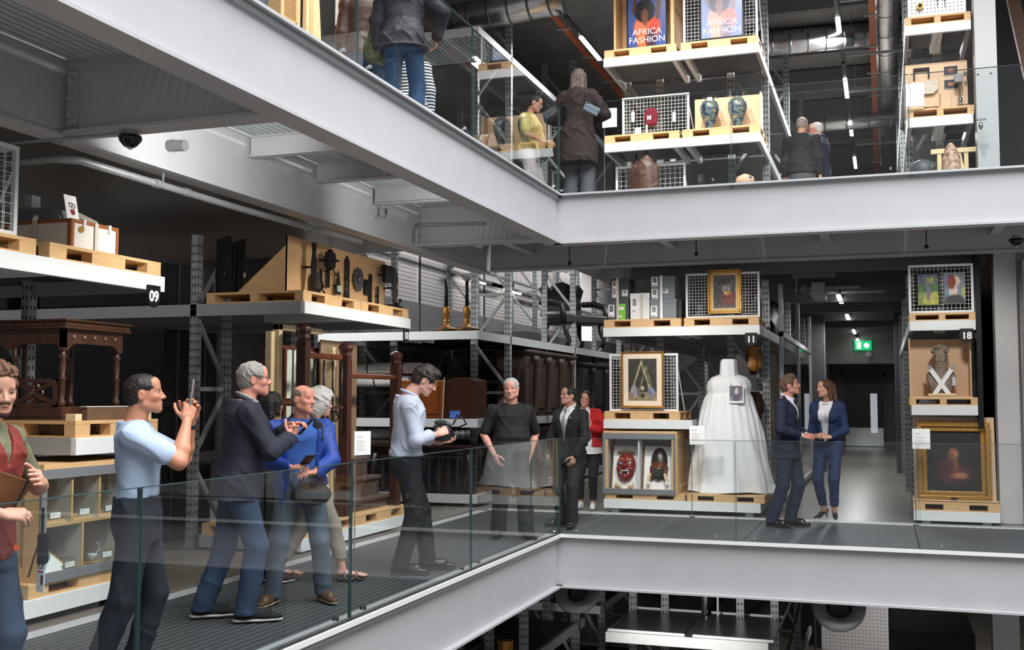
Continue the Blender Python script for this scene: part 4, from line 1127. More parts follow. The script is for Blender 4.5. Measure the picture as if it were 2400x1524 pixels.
def ell(c, r, M=None):
    c = np.asarray(c, float); r = np.asarray(r, float)
    if M is None: lo, hi = c - r, c + r
    else:
        e = np.sqrt(((M * r[None, :]) ** 2).sum(1)); lo, hi = c - e, c + e

    def fn(X, Y, Z):
        x, y, z = X - c[0], Y - c[1], Z - c[2]
        if M is not None:
            x, y, z = x * M[0, 0] + y * M[1, 0] + z * M[2, 0], x * M[0, 1] + y * M[1, 1] + z * M[2, 1], x * M[0, 2] + y * M[1, 2] + z * M[2, 2]
        k0 = np.sqrt((x / r[0]) ** 2 + (y / r[1]) ** 2 + (z / r[2]) ** 2)
        k1 = np.sqrt((x / r[0] ** 2) ** 2 + (y / r[1] ** 2) ** 2 + (z / r[2] ** 2) ** 2) + 1e-9
        return k0 * (k0 - 1) / k1
    return fn, lo, hi


def loft(A, ax, fwd, prof, e=0.0, s0=None, s1=None, pw=2.3):
    A = np.asarray(A, float); ax = nrm(ax); rt = nrm(np.cross(fwd, ax)); fw = np.cross(ax, rt)
    P = np.array(prof, float); ss, ww, dd, oo = P[:, 0], P[:, 1] + e, P[:, 2] + e, P[:, 3]
    a0 = ss[0] if s0 is None else s0; a1 = ss[-1] if s1 is None else s1
    m = max(ww.max(), dd.max()) + abs(oo).max()
    p0, p1 = A + ax * a0, A + ax * a1
    lo, hi = np.minimum(p0, p1) - m, np.maximum(p0, p1) + m

    def fn(X, Y, Z):
        x, y, z = X - A[0], Y - A[1], Z - A[2]
        s = x * ax[0] + y * ax[1] + z * ax[2]
        u = x * rt[0] + y * rt[1] + z * rt[2]; v = x * fw[0] + y * fw[1] + z * fw[2]
        w = np.interp(s, ss, ww); d = np.interp(s, ss, dd); v = v - np.interp(s, ss, oo)
        r = ((np.abs(u) / w) ** pw + (np.abs(v) / d) ** pw) ** (1 / pw)
        return np.maximum((r - 1) * np.minimum(w, d) * .95, np.maximum(a0 - s, s - a1))
    return fn, lo, hi


def field(prims, vs, pad=.03, noise=0, cuts=(), nf=30, seed=0):
    """prims: (prim, k, op); returns verts, quads"""
    lo = np.min([p[0][1] for p in prims if p[2] == 'u'], 0) - pad
    hi = np.max([p[0][2] for p in prims if p[2] == 'u'], 0) + pad
    n = np.maximum(4, np.ceil((hi - lo) / vs).astype(int) + 1)
    ax = [lo[i] + vs * np.arange(n[i]) for i in range(3)]
    F = np.full(n, 1.0, np.float32)
    for (fn, a, b), k, op in prims:
        g = max(k, 0) + 3.2 * vs
        i0 = np.maximum(0, np.floor((a - g - lo) / vs).astype(int)); i1 = np.minimum(n, np.ceil((b + g - lo) / vs).astype(int) + 1)
        if np.any(i1 <= i0): continue
        X = ax[0][i0[0]:i1[0], None, None]; Y = ax[1][None, i0[1]:i1[1], None]; Z = ax[2][None, None, i0[2]:i1[2]]
        d = fn(X, Y, Z)
        S = F[i0[0]:i1[0], i0[1]:i1[1], i0[2]:i1[2]]
        if op == 'u':
            if k > 0:
                h = np.maximum(k - np.abs(S - d), 0) / k
                S[...] = np.minimum(S, d) - h * h * k * .25
            else: S[...] = np.minimum(S, d)
        else:
            d = -d
            if k > 0:
                h = np.maximum(k - np.abs(S - d), 0) / k
                S[...] = np.maximum(S, d) + h * h * k * .25
            else: S[...] = np.maximum(S, d)
    X = ax[0][:, None, None]; Y = ax[1][None, :, None]; Z = ax[2][None, None, :]
    if noise:
        q = seed * 1.7
        u1 = nf * (.75 * X + .5 * Y + .35 * Z) + 1.8 * np.sin(nf * .4 * Z + q) + 1.2 * np.sin(nf * .55 * X - q)
        u2 = nf * (-.6 * X + .55 * Y + .6 * Z) + 2.2 * np.sin(nf * .35 * X + q) + 1.4 * np.sin(nf * .3 * Z + 2 * q)
        rg = (1 - np.abs(np.sin(u1 * .5))) ** 2 * np.clip(.5 + np.sin(nf * .3 * Z + .22 * nf * Y + q), 0, 1.4) + (1 - np.abs(np.sin(u2 * .5))) ** 2 * np.clip(.5 + np.sin(nf * .27 * Z - .3 * nf * X - q), 0, 1.4)
        F -= (noise * 2.2 * (rg - .4)).astype(np.float32)
    for c in cuts: F = np.maximum(F, c(X, Y, Z))
    F[0] = F[-1] = 1; F[:, 0] = F[:, -1] = 1; F[:, :, 0] = F[:, :, -1] = 1
    ins = F < 0
    c8 = sum(ins[i:n[0] - 1 + i, j:n[1] - 1 + j, k:n[2] - 1 + k].astype(np.int8) for i in (0, 1) for j in (0, 1) for k in (0, 1))
    I, J, K = np.nonzero((c8 > 0) & (c8 < 8))
    N = len(I); idx = np.full(n, -1, np.int32); idx[I, J, K] = np.arange(N)
    pos = np.zeros((N, 3)); cnt = np.zeros(N)
    for i in (0, 1):
        for j in (0, 1):
            for k in (0, 1):
                a = F[I + i, J + j, K + k]
                for dx, dy, dz in ((1, 0, 0), (0, 1, 0), (0, 0, 1)):
                    if i + dx > 1 or j + dy > 1 or k + dz > 1: continue
                    b = F[I + i + dx, J + j + dy, K + k + dz]
                    m = (a < 0) != (b < 0)
                    t = np.where(m, a / np.where(m, a - b, 1), 0)
                    pos[:, 0] += m * (i + dx * t); pos[:, 1] += m * (j + dy * t); pos[:, 2] += m * (k + dz * t); cnt += m
    pos = lo + vs * (np.stack([I, J, K], 1) + pos / np.maximum(cnt, 1)[:, None])
    Q = []
    for d in range(3):
        s0 = [slice(0, m) for m in n]; s1 = [slice(0, m) for m in n]; s0[d] = slice(0, n[d] - 1); s1[d] = slice(1, n[d])
        A, B = ins[tuple(s0)], ins[tuple(s1)]
        e = np.stack(np.nonzero(A != B), 1)
        inside = A[e[:, 0], e[:, 1], e[:, 2]]
        u, w = [(1, 2), (2, 0), (0, 1)][d]
        def cell(du, dw):
            q = e.copy(); q[:, u] -= du; q[:, w] -= dw; return idx[q[:, 0], q[:, 1], q[:, 2]]
        q = np.stack([cell(0, 0), cell(1, 0), cell(1, 1), cell(0, 1)], 1)
        q[~inside] = q[~inside][:, ::-1]
        Q.append(q[(q >= 0).all(1)])
    return pos, np.concatenate(Q)


def sdf_mesh(name, fields, m, parent=None, smooth=True, col=None):
    vs, fs, off, mi = [], [], 0, []
    for q, (v, f) in enumerate(fields):
        vs.append(v); fs.append(f + off); off += len(v); mi += [q] * len(f)
    v = np.concatenate(vs); f = np.concatenate(fs)
    me = bpy.data.meshes.new(name)
    me.vertices.add(len(v)); me.vertices.foreach_set('co', v.astype(np.float32).ravel())
    me.loops.add(len(f) * 4); me.loops.foreach_set('vertex_index', f.astype(np.int32).ravel())
    me.polygons.add(len(f)); me.polygons.foreach_set('loop_start', np.arange(0, len(f) * 4, 4, dtype=np.int32))
    ms = m if isinstance(m, (list, tuple)) else [m]
    for x in ms: me.materials.append(x)
    if len(ms) > 1: me.polygons.foreach_set('material_index', np.minimum(np.array(mi), len(ms) - 1).astype(np.int32))
    me.update(calc_edges=True)
    me.polygons.foreach_set('use_smooth', [smooth] * len(f))
    if col is not None:
        c = np.ones((len(v), 4), np.float32); c[:, :3] = col(v)
        at = me.color_attributes.new('Col', 'FLOAT_COLOR', 'POINT'); at.data.foreach_set('color', c.ravel())
    me.validate()
    o = bpy.data.objects.new(name, me); COL.objects.link(o)
    if parent: o.parent = parent
    return o


def ik(S, Wt, l1, l2, pole):
    d = Wt - S; L = np.linalg.norm(d)
    if L > (l1 + l2) * .995:
        Wt = S + d / L * (l1 + l2) * .995; d = Wt - S; L = np.linalg.norm(d)
    x = nrm(d); p = np.asarray(pole, float); p = nrm(p - x * (p @ x))
    a = (l1 ** 2 - l2 ** 2 + L ** 2) / (2 * L); h = math.sqrt(max(0, l1 ** 2 - a ** 2))
    return S + x * a + p * h, Wt


def hand(Wr, xd, nb, side, s, curl=(25, 35, 25), thumb=(.55, .7, -.35), spread=.02, cur4=None):
    """finger primitives; xd finger direction, nb back-of-hand normal, side +1 right hand"""
    x = nrm(xd); n = nrm(nb - x * (nb @ x)); y = np.cross(n, x) * side
    P = []
    f = lambda a, b, c: Wr + s * (x * a + y * b + n * c)
    P.append((cap(f(.0, 0, 0), f(.03, 0, 0), .026 * s, .03 * s, n, .62), .01, 'u'))
    P.append((cap(f(.035, .018, 0), f(.088, .024, .003), .022 * s, .019 * s, n, .68), .012, 'u'))
    P.append((cap(f(.035, -.016, 0), f(.084, -.024, .001), .021 * s, .017 * s, n, .68), .014, 'u'))
    P.append((cap(f(.05, 0, 0), f(.09, 0, .004), .022 * s, .02 * s, n, .68), .014, 'u'))
    P.append((ell(f(.035, .026, -.010), V(.026, .017, .016) * s, np.stack([x, y, n], 1)), .012, 'u'))
    L = (.072, .08, .074, .058); B = (.031, .0105, -.0105, -.03); X0 = (.09, .095, .09, .08)
    for i in range(4):
        c = cur4[i] if cur4 else curl
        p = f(X0[i], B[i], .002); a = 0; r = (.0092, .0096, .0092, .0082)[i] * s
        sp = spread * (1.5 - i)
        for j, (fr, cc) in enumerate(zip((.45, .31, .24), c)):
            a += math.radians(cc)
            d = x * math.cos(a) + y * sp - n * math.sin(a)
            q = p + nrm(d) * L[i] * fr * s
            P.append((cap(p, q, r, r * .92), .004 if j else .008, 'u')); p = q; r *= .93
    p = f(.026, .028, -.008); d = nrm(x * thumb[0] + y * thumb[1] + n * thumb[2]); r = .0125 * s
    for j, l in enumerate((.042, .034, .027)):
        q = p + d * l * s; P.append((cap(p, q, r, r * .9), .008 if j == 0 else .003, 'u')); p = q; r *= .9
        d = nrm(d + (x * .35 - y * .22 - n * .05))
    return P


TORSO = {'m': [(-.075, .070, .058, 0), (-.03, .088, .066, -.006), (.0, .094, .067, -.008), (.05, .087, .06, -.004), (.10, .081, .055, 0), (.17, .088, .060, .004), (.235, .1, .066, .004), (.262, .094, .06, 0), (.292, .066, .048, -.006), (.325, .045, .038, -.01)],
         'f': [(-.075, .070, .060, 0), (-.03, .092, .07, -.008), (.0, .095, .069, -.01), (.05, .082, .056, -.004), (.10, .070, .049, 0), (.16, .078, .055, .004), (.21, .086, .068, .012), (.26, .085, .056, .002), (.295, .068, .045, -.006), (.325, .038, .034, -.01)]}


def bulk(prof, b, belly=0):
    out = []
    for s, w, d, o in prof:
        g = belly * math.exp(-((s - .09) / .07) ** 2)
        out.append((s, w * b + g * .35, d * b + g * .6, o + g * .55))
    return out


def skel(sp):
    """joints in metres; person faces +y, right hand at +x"""
    H = sp['H']; K = {}
    b = sp.get('b', 1.0)
    px, py = sp.get('pel', (0, 0)); pz = sp.get('pz', .522)
    K['P'] = V(px, py, pz) * H
    lx_, ly_ = sp.get('lean', (0, .01)); ax = nrm(V(lx_, ly_, 1)); K['ax'] = ax
    tw = math.radians(sp.get('twist', 0)); pt = math.radians(sp.get('ptwist', 0))
    fw = rotz(tw) @ V(0, 1, 0); fw = nrm(fw - ax * (fw @ ax)); rt = np.cross(fw, ax)
    K['fw'], K['rt'] = fw, rt
    prt = rotz(pt) @ V(1, 0, 0); K['prt'] = prt
    K['N'] = K['P'] + ax * .318 * H
    shw = (.106 if sp.get('sex', 'm') == 'm' else .096) * b ** .5 * H
    for s, q in (('R', 1), ('L', -1)):
        K['S' + s] = K['P'] + ax * (.272 + sp.get('shrug', {}).get(s, 0)) * H + rt * q * shw - fw * .004 * H
        K['H' + s] = K['P'] + prt * q * .05 * H - V(0, 0, .0)
        ft = sp['feet'][s]; K['A' + s] = V(ft[0] * H, ft[1] * H, (.045 + (ft[3] if len(ft) > 3 else 0)) * H)
        a = math.radians(ft[2]); K['F' + s] = rotz(a) @ V(0, 1, 0)
        pole = nrm(K['F' + s] * .9 + V(0, 1, 0) * .6)
        K['K' + s], K['A' + s] = ik(K['H' + s], K['A' + s], .252 * H, .238 * H, pole)
        h = sp['hands'][s]; w = V(*h['w']) * H
        K['E' + s], K['W' + s] = ik(K['S' + s], w, .168 * H, .15 * H, h.get('pole', (q * .6, -.6, -.6)))
    nf = sp.get('neckf', .025)
    hy, hp, hr = [math.radians(v) for v in sp.get('head', (0, 0, 0))]
    K['Rh'] = rotz(hy) @ rotx(hp) @ roty(hr)
    K['hs'] = .13 * H / .235 * sp.get('hsc', 1.0)
    K['hc'] = K['N'] + ax * .03 * H + nrm(fw + V(0, 0, 0)) * nf * H + K['Rh'] @ V(0, .012, .118 - .02) * K['hs']
    return K


def head_prims(K, sp):
    s, Rh, c = K['hs'], K['Rh'], K['hc']
    T = lambda x, y, z: c + Rh @ (V(x, y, z) * s)
    E_ = lambda p, r: ell(T(*p), V(*r) * s, Rh)
    C_ = lambda a, b, r, r2=None, n=None, q=1: cap(T(*a), T(*b), r * s, (r2 or r) * s, None if n is None else Rh @ V(*n), q)
    f = sp.get('sex', 'm') == 'f'; fat = sp.get('fat', 0)
    jw = .046 if f else .052
    P = [(E_((0, -.014, .036), (.076, .098, .083)), 0, 'u'), (E_((0, .02, -.02), (.064, .074, .075)), .03, 'u'),
         (C_((-jw, .0, -.062), (-.013, .062, -.098), .019 + fat * .012, .017), .022, 'u'), (C_((jw, .0, -.062), (.013, .062, -.098), .019 + fat * .012, .017), .022, 'u'),
         (E_((0, .055, -.072), (.04 + fat * .01, .036, .034)), .022, 'u'), (E_((0, .074, -.1), (.019, .016, .015)), .014, 'u'),
         (C_((-.036, .074, .024), (.036, .074, .024), .0125), .014, 'u'), (E_((0, .062, .055), (.052, .03, .04)), .02, 'u'),
         (E_((-.037, .058, -.024), (.022, .026, .02)), .016, 'u'), (E_((.037, .058, -.024), (.022, .026, .02)), .016, 'u'),
         (E_((-.031, .094, .003), (.017, .013, .0105)), .012, 's'), (E_((.031, .094, .003), (.017, .013, .0105)), .012, 's'),
         (C_((0, .086, .016), (0, .106, -.024), .0075, .0105), .009, 'u'), (E_((0, .108, -.03), (.0125, .012, .0105)), .006, 'u'),
         (E_((-.0125, .096, -.033), (.008, .010, .008)), .005, 'u'), (E_((.0125, .096, -.033), (.008, .010, .008)), .005, 'u')]
    mo = sp.get('mouth', 0)
    if mo:
        P.append((E_((0, .094, -.066 - mo * .006), (.022, .016, .006 + .012 * mo)), .005, 's'))
    else:
        P += [(E_((0, .089, -.058), (.021, .009, .006)), .006, 'u'), (E_((0, .088, -.068), (.018, .009, .007)), .005, 'u')]
    for q in (-1, 1):
        P.append((E_((q * .079, -.012, -.006), (.009, .021, .032)), .008, 'u')); P.append((E_((q * .089, -.008, -.004), (.006, .012, .02)), .006, 's'))
    P.append((cap(T(0, -.03, -.045), K['N'] + K['ax'] * .0, (.05 if f else .057 + fat * .01) * s, (.055 if f else .066 + fat * .01) * s), .03, 'u'))
    return P


SKIN = {}


def skin_mat(c):
    n = 'skin_%d_%d_%d' % c
    m = mat(n, c, .48, var=.05, scale=28)
    m.node_tree.nodes['Principled BSDF'].inputs['Subsurface Weight'].default_value = .12
    m.node_tree.nodes['Principled BSDF'].inputs['Subsurface Radius'].default_value = (.012, .005, .003)
    return m


EYEW = mat('eye_white', (225, 220, 215), .2); IRIS = mat('dark_iris', (40, 28, 22), .15); TEETH = mat('teeth', (236, 232, 224), .3)


def person(sp):
    K = skel(sp); H = sp['H']; b = sp.get('b', 1.0); sex = sp.get('sex', 'm'); vs = sp.get('vs', .006)
    prof = [(s * H, w * H, d * H, o * H) for s, w, d, o in bulk(TORSO[sex], b, sp.get('belly', 0))]
    ax, fw, rt, P0 = K['ax'], K['fw'], K['rt'], K['P']
    sk = skin_mat(sp.get('skin', (206, 150, 124)))
    # --- body: head, arms with fingers, trunk and legs
    F = [field(head_prims(K, sp), max(.0042, vs * .85), pad=.02)]
    ar = sp.get('arm', 1.0)
    for q, sg in (('R', 1), ('L', -1)):
        S, E_, W_ = K['S' + q], K['E' + q], K['W' + q]; h = sp['hands'][q]
        if h.get('hide'): continue
        fd = nrm(W_ - E_); xd = nrm(np.asarray(h['x'], float)) if 'x' in h else fd
        nb = np.asarray(h.get('n', (sg, 0, 0.2)), float)
        mid = E_ + (W_ - E_) * .3
        pr = [(cap(S, S + (E_ - S) * .45, .0225 * H * ar, .0245 * H * ar), 0, 'u'), (cap(S + (E_ - S) * .4, E_, .0245 * H * ar, .021 * H * ar), .02, 'u'),
              (cap(E_, mid, .0205 * H * ar, .0225 * H * ar), .02, 'u'), (cap(mid, W_, .0225 * H * ar, .0145 * H), .015, 'u')]
        pr += hand(W_, xd, nb, sg, H / 1.78 * (1 if sex == 'm' else .92), h.get('curl', (20, 30, 20)), h.get('thumb', (.55, .7, -.35)), h.get('spread', .02), h.get('c4'))
        F.append(field(pr, max(.0045, vs * .85), pad=.015))
    cs = .014
    tr = [(loft(P0, ax, fw, prof, -.02, s0=-.045 * H), 0, 'u')]
    for q in 'RL':
        tr += [(cap(K['H' + q], K['K' + q], .042 * H, .03 * H), .012, 'u'), (cap(K['K' + q], K['A' + q], .03 * H, .02 * H), .01, 'u')]
        tr.append((cap(K['N'] - ax * .035 * H, K['S' + q], .024 * H, .022 * H), .015, 'u'))
        fo = K['F' + q]; an = K['A' + q]
        if sp.get('bare'):
            tr += [(cap(an - V(0, 0, .018 * H) - fo * .01 * H, an + fo * .1 * H - V(0, 0, .03 * H), .02 * H, .014 * H, V(0, 0, 1), .8), .02, 'u')]
            for k in range(5):
                rr = np.cross(fo, V(0, 0, 1)) * (k - 2) * .011 * H
                tr.append((cap(an + fo * .09 * H + rr - V(0, 0, .032 * H), an + fo * (.13 - abs(k - 1.5) * .006) * H + rr - V(0, 0, .035 * H), .0065 * H), .006, 'u'))
            cs = .008
    F.append(field(tr, cs, pad=.03))
    root = sdf_mesh(sp.get('name', 'person'), F, sk)
    root.location = sp['loc']; root.rotation_euler = (0, 0, R(sp['rz']))
    tag(root, sp['label'], 'person')
    s, Rh, hc = K['hs'], K['Rh'], K['hc']
    T = lambda x, y, z: hc + Rh @ (V(x, y, z) * s)
    Mh = Matrix(((*Rh[0] * s, hc[0]), (*Rh[1] * s, hc[1]), (*Rh[2] * s, hc[2]), (0, 0, 0, 1)))

    def hpart(name, mb, m, smooth=True):
        o = mb.build(name, m, root, smooth=smooth); o.matrix_local = Mh; return o
    # --- face
    if sp.get('face', True):
        hair_c = sp.get('hair', ('short', (60, 46, 36)))[1]
        for q in (-1, 1):
            sq = sp.get('squint', 1.0)
            mb = MB(); mb.ball((q * .031, .0805, .003), (.0145, .0075, .0062 * sq), 14, 8); mb.mi = 1; mb.ball((q * .031 + sp.get('gaze', 0) * .004, .0855, .0032), (.0055, .0034, .0055 * sq), 12, 6)
            mb.mi = 2; mb.tube([(q * .031 - .0155, .0815, .003), (q * .031 - .008, .0875, .0085 * sq), (q * .031 + .004, .0885, .0095 * sq), (q * .031 + .0155, .082, .004)], .0016, 5)
            hpart('eye', mb, [EYEW, IRIS, mat('lash', (38, 26, 22), .6)])
            bc = sp.get('brow', hair_c)
            mb = MB(); mb.tube([(q * .013, .0905, .0245), (q * .03, .0885, .0275), (q * .047, .0755, .021)], [.0028, .0032, .0018], 6)
            hpart('eyebrow', mb, mat('hair_%d_%d_%d' % tuple(bc), bc, .6))
        lc = sp.get('lips', (172, 112, 100)); mo = sp.get('mouth', 0)
        mb = MB()
        if mo:
            mb.mi = 1; mb.ball((0, .083, -.066 - .006 * mo), (.021, .006, .006 + .009 * mo)); mb.mi = 2; mb.ball((0, .0885, -.0605), (.019, .005, .0048)); mb.mi = 0
            zt, zb = -.0555, -.077 - .014 * mo
            mb.tube([(-.024, .083, -.064), (-.012, .0935, zt), (0, .096, zt - .001), (.012, .0935, zt), (.024, .083, -.064)], .0034, 6)
            mb.tube([(-.024, .083, -.064), (-.012, .0915, zb + .004), (0, .094, zb), (.012, .0915, zb + .004), (.024, .083, -.064)], .0042, 6)
        else:
            mb.ball((0, .0905, -.0582), (.021, .0075, .0036), 12, 6); mb.ball((0, .0905, -.0668), (.0175, .0075, .0045), 12, 6)
            mb.mi = 1; mb.ball((0, .0955, -.0625), (.019, .0045, .0011), 10, 4)
        hpart('lips', mb, [mat('lips_%d_%d_%d' % tuple(lc), lc, .4), mat('mouth_dark', (70, 26, 24), .5), TEETH])
    # --- hair
    kind, hc_ = sp.get('hair', ('short', (60, 46, 36)))[:2]
    if kind:
        hm = mat('hair_%d_%d_%d' % tuple(hc_), hc_, .62, var=.42, scale=55, stretch=(1, 1, .22), bump=1.0, bscale=95)
        E_ = lambda p, r: ell(T(*p), V(*r) * s, Rh)
        C_ = lambda a, b_, r, r2=None: cap(T(*a), T(*b_), r * s, (r2 or r) * s)
        lowb = {'short': -.055, 'bald_sides': -.05, 'crop': -.05}.get(kind, -.06)
        th = {'short': .013, 'crop': .007, 'bald_sides': .006, 'quiff': .012, 'thick': .02, 'long': .014, 'curly': .05, 'bun': .008}.get(kind, .012)
        hp = [(E_((0, -.016, .036), (.076 + th, .096 + th, .081 + th * 1.15)), 0, 'u'), (E_((0, -.045, -.02), (.064 + th, .06 + th, .06)), .03, 'u')]
        if kind in ('quiff', 'thick'):
            hp += [(C_((-.04, .05, .1), (.035, .06, .098), .03), .02, 'u'), (C_((0, -.02, .115), (0, .05, .108), .032), .02, 'u')]
        if kind == 'long':
            L = sp.get('hairlen', .2)
            for q in (-1, 1):
                hp.append((C_((q * .075, -.02, .02), (q * .085, -.03, -.02 - L), .03, .024), .03, 'u'))
            for q in (-.05, 0, .05): hp.append((C_((q, -.085, .02), (q * 1.3, -.10 - .35 * max(0, L - .08), -.05 - L), .045, .032), .03, 'u'))
        if kind == 'bun': hp.append((E_((0, -.12, .03), (.03, .03, .03)), .01, 'u'))
        if kind == 'curly': hp.append((E_((0, -.03, -.02), (.125, .115, .1)), .03, 'u'))
        # hairline: clear the face, ears and nape
        fl = sp.get('hairline', 0)
        hp.append((E_((0, .105, -.03 - fl * .4), (.078, .075 + fl, .1)), .012, 's'))
        if kind not in ('long', 'curly'):
            for q in (-1, 1): hp.append((E_((q * .085, .005, -.035), (.03, .045, .06)), .008, 's'))
            hp.append((E_((0, .02, -.1), (.12, .075, .07)), .01, 's'))
            zlow = T(0, 0, lowb); up = Rh @ V(0, 0, 1)
            hp.append((cap(T(-.1, -.06, lowb - .07), T(.1, -.06, lowb - .07), .06 * s), .01, 's'))
        if kind == 'bald_sides':
            hp.append((E_((0, .03, .1), (.067, .115, .085)), .01, 's')); hp.append((E_((0, .09, .05), (.075, .075, .09)), .01, 's'))
        nz = {'curly': .006, 'thick': .005, 'quiff': .004, 'long': .003}.get(kind, .0022)
        sdf_mesh('hair', [field(hp, max(.005, vs * .9), pad=.02, noise=nz * s, nf={'curly': 150, 'thick': 170, 'quiff': 190, 'long': 200}.get(kind, 260))], hm, root)
    if sp.get('beard'):
        bm = mat('beard_%d_%d_%d' % tuple(sp['beard']), sp['beard'], .7, bump=.5, bscale=220)
        E_ = lambda p, r: ell(T(*p), V(*r) * s, Rh)
        bp = [(cap(T(-.056, .0, -.05), T(-.016, .066, -.1), .0215 * s, .019 * s), .01, 'u'), (cap(T(.056, .0, -.05), T(.016, .066, -.1), .0215 * s, .019 * s), .01, 'u'), (E_((0, .073, -.1), (.026, .021, .019)), .012, 'u'),
              (cap(T(-.02, .086, -.049), T(.02, .086, -.049), .0085 * s), .006, 'u'), (E_((0, .095, -.0625), (.023, .02, .012)), .004, 's')]
        sdf_mesh('beard', [field(bp, .0045, pad=.015, noise=.0008)], bm, root)
    if sp.get('moustache'):
        mb = MB(); mb.tube([(-.026, .079, -.058), (-.012, .0955, -.0475), (0, .099, -.0455), (.012, .0955, -.0475), (.026, .079, -.058)], [.003, .0055, .005, .0055, .003], 7)
        hpart('moustache', mb, mat('moustache_hair', sp['moustache'], .7))
    if sp.get('glasses'):
        mb = MB()
        for q in (-1, 1):
            mb.tube([(q * .032 + .022 * math.cos(a), .098 - .003 * abs(math.cos(a)), .001 + .016 * math.sin(a)) for a in np.linspace(0, 2 * pi, 15)], .0017, 5)
            mb.tube([(q * .054, .094, .006), (q * .078, .06, .008), (q * .082, -.012, .006)], .0017, 5)
        mb.tube([(-.01, .1, .004), (.01, .1, .004)], .0017, 5)
        hpart('glasses', mb, mat('glasses_%d_%d_%d' % tuple(sp['glasses']), sp['glasses'], .3))
    # --- clothes
    def vcut(z, up=True):
        return (lambda X, Y, Z: (z - Z) + 0 * X * Y) if up else (lambda X, Y, Z: (Z - z) + 0 * X * Y)

    for g in sp['wear']:
        k = g['k']; m = g['m']; e = g.get('e', .012); nm = g['n']
        gv = g.get('vs', vs * 1.25); nz = g.get('noise', .0026)
        if k == 'top':
            hem = g['hem'] * H; pr = []
            pf = list(prof)
            if hem < P0[2] - .06 * H:   # coat skirts
                fl = g.get('flare', 1.1)
                w0, d0, o0 = pf[1][1:]
                pf = [(hem - P0[2] - .01, w0 * fl, d0 * fl * 1.12, o0)] + [(-.05 * H, w0 * (1 + (fl - 1) * .3), d0 * 1.08, o0)] + pf[2:]
            fe = g.get('fit', 1.0)
            pf = [(a, w * (fe if a < .2 * H else 1), d * (fe if a < .2 * H else 1), o) for a, w, d, o in pf]
            pr.append((loft(P0, ax, fw, pf, e, s1=g.get('neck', .318) * H), 0, 'u'))
            sl = g.get('sleeve', 1.0); sr_ = g.get('sr', 1.0)
            for q, sg in (('R', 1), ('L', -1)):
                S, E_, W_ = K['S' + q], K['E' + q], K['W' + q]
                pr.append((cap(K['N'] - ax * .03 * H, S - ax * .006 * H, .028 * H + e * .6, .027 * H + e * .7), .03, 'u'))
                if sl <= 0: continue
                l1 = .53; a = min(1, sl / l1)
                pr.append((cap(S - ax * .004 * H, S + (E_ - S) * a, .0275 * H * sr_ ** .6 * ar + e * .6, (.0275 - .0025 * a) * H * sr_ * ar + e * .6), .035, 'u'))
                if sl > l1:
                    a = (sl - l1) / (1 - l1)
                    pr.append((cap(E_, E_ + (W_ - E_) * a, .025 * H * sr_ + e * .6, (.025 - .0065 * a) * H * sr_ + e * .5), .02, 'u'))
            if sex == 'f' and g.get('bust', True):
                for sg in (-1, 1): pr.append((ell(P0 + ax * .205 * H + rt * sg * .042 * H + fw * .05 * H, V(.042, .036, .042) * H + e * .6), .03, 'u'))
            cuts = [vcut(hem)]
            # neck opening
            nr = g.get('nr', .05)
            pr.append((ell(K['N'] + ax * .03 * H + fw * (.012 + g.get('nf', 0)) * H, V(nr, nr * 1.15, .04 + g.get('nd', 0)) * H), .01, 's'))
            if g.get('open'):
                z0, z1, w1, w0 = g['open']     # bottom s, top s (H units), half-width at top and bottom
                def opn(X, Y, Z, z0=z0 * H, z1=z1 * H, w1=w1 * H, w0=w0 * H):
                    x, y, z = X - P0[0], Y - P0[1], Z - P0[2]
                    s_ = x * ax[0] + y * ax[1] + z * ax[2]; u = x * rt[0] + y * rt[1] + z * rt[2]; v = x * fw[0] + y * fw[1] + z * fw[2]
                    w = w0 + (w1 - w0) * np.clip((s_ - z0) / (z1 - z0), 0, 1)
                    below = np.clip((z0 - s_), 0, 9)
                    w = w - below * g.get('close', 2.0)
                    return -np.maximum(np.abs(u) - w, .01 - v)
                cuts.append(opn)
            o = sdf_mesh(nm, [field(pr, gv, pad=.04, noise=nz, cuts=cuts, seed=len(nm) + H, nf=g.get('nfq', 46))], m, root)
            if g.get('lapel'):
                z0, z1, w1, w0 = g['open']; lp = []
                for sg in (-1, 1):
                    for a, b_, r_ in ((0, .5, .018), (.5, 1, .026)):
                        def pt(t):
                            s_ = (z0 + (z1 - z0) * t); wv = w0 + (w1 - w0) * t + .012
                            d_ = np.interp(s_ * H, [p[0] for p in pf], [p[2] + p[3] for p in pf]) + e * 1.15
                            ww = np.interp(s_ * H, [p[0] for p in pf], [p[1] for p in pf])
                            yy = d_ * (max(0, 1 - (wv * H / ww) ** 2.3)) ** (1 / 2.3)
                            return P0 + ax * s_ * H + rt * sg * wv * H + fw * yy
                        lp.append((cap(pt(a), pt(b_), r_ * H * .75, r_ * H, fw, .3), .006, 'u'))
                sdf_mesh('lapel', [field(lp, gv, pad=.03)], m, root)
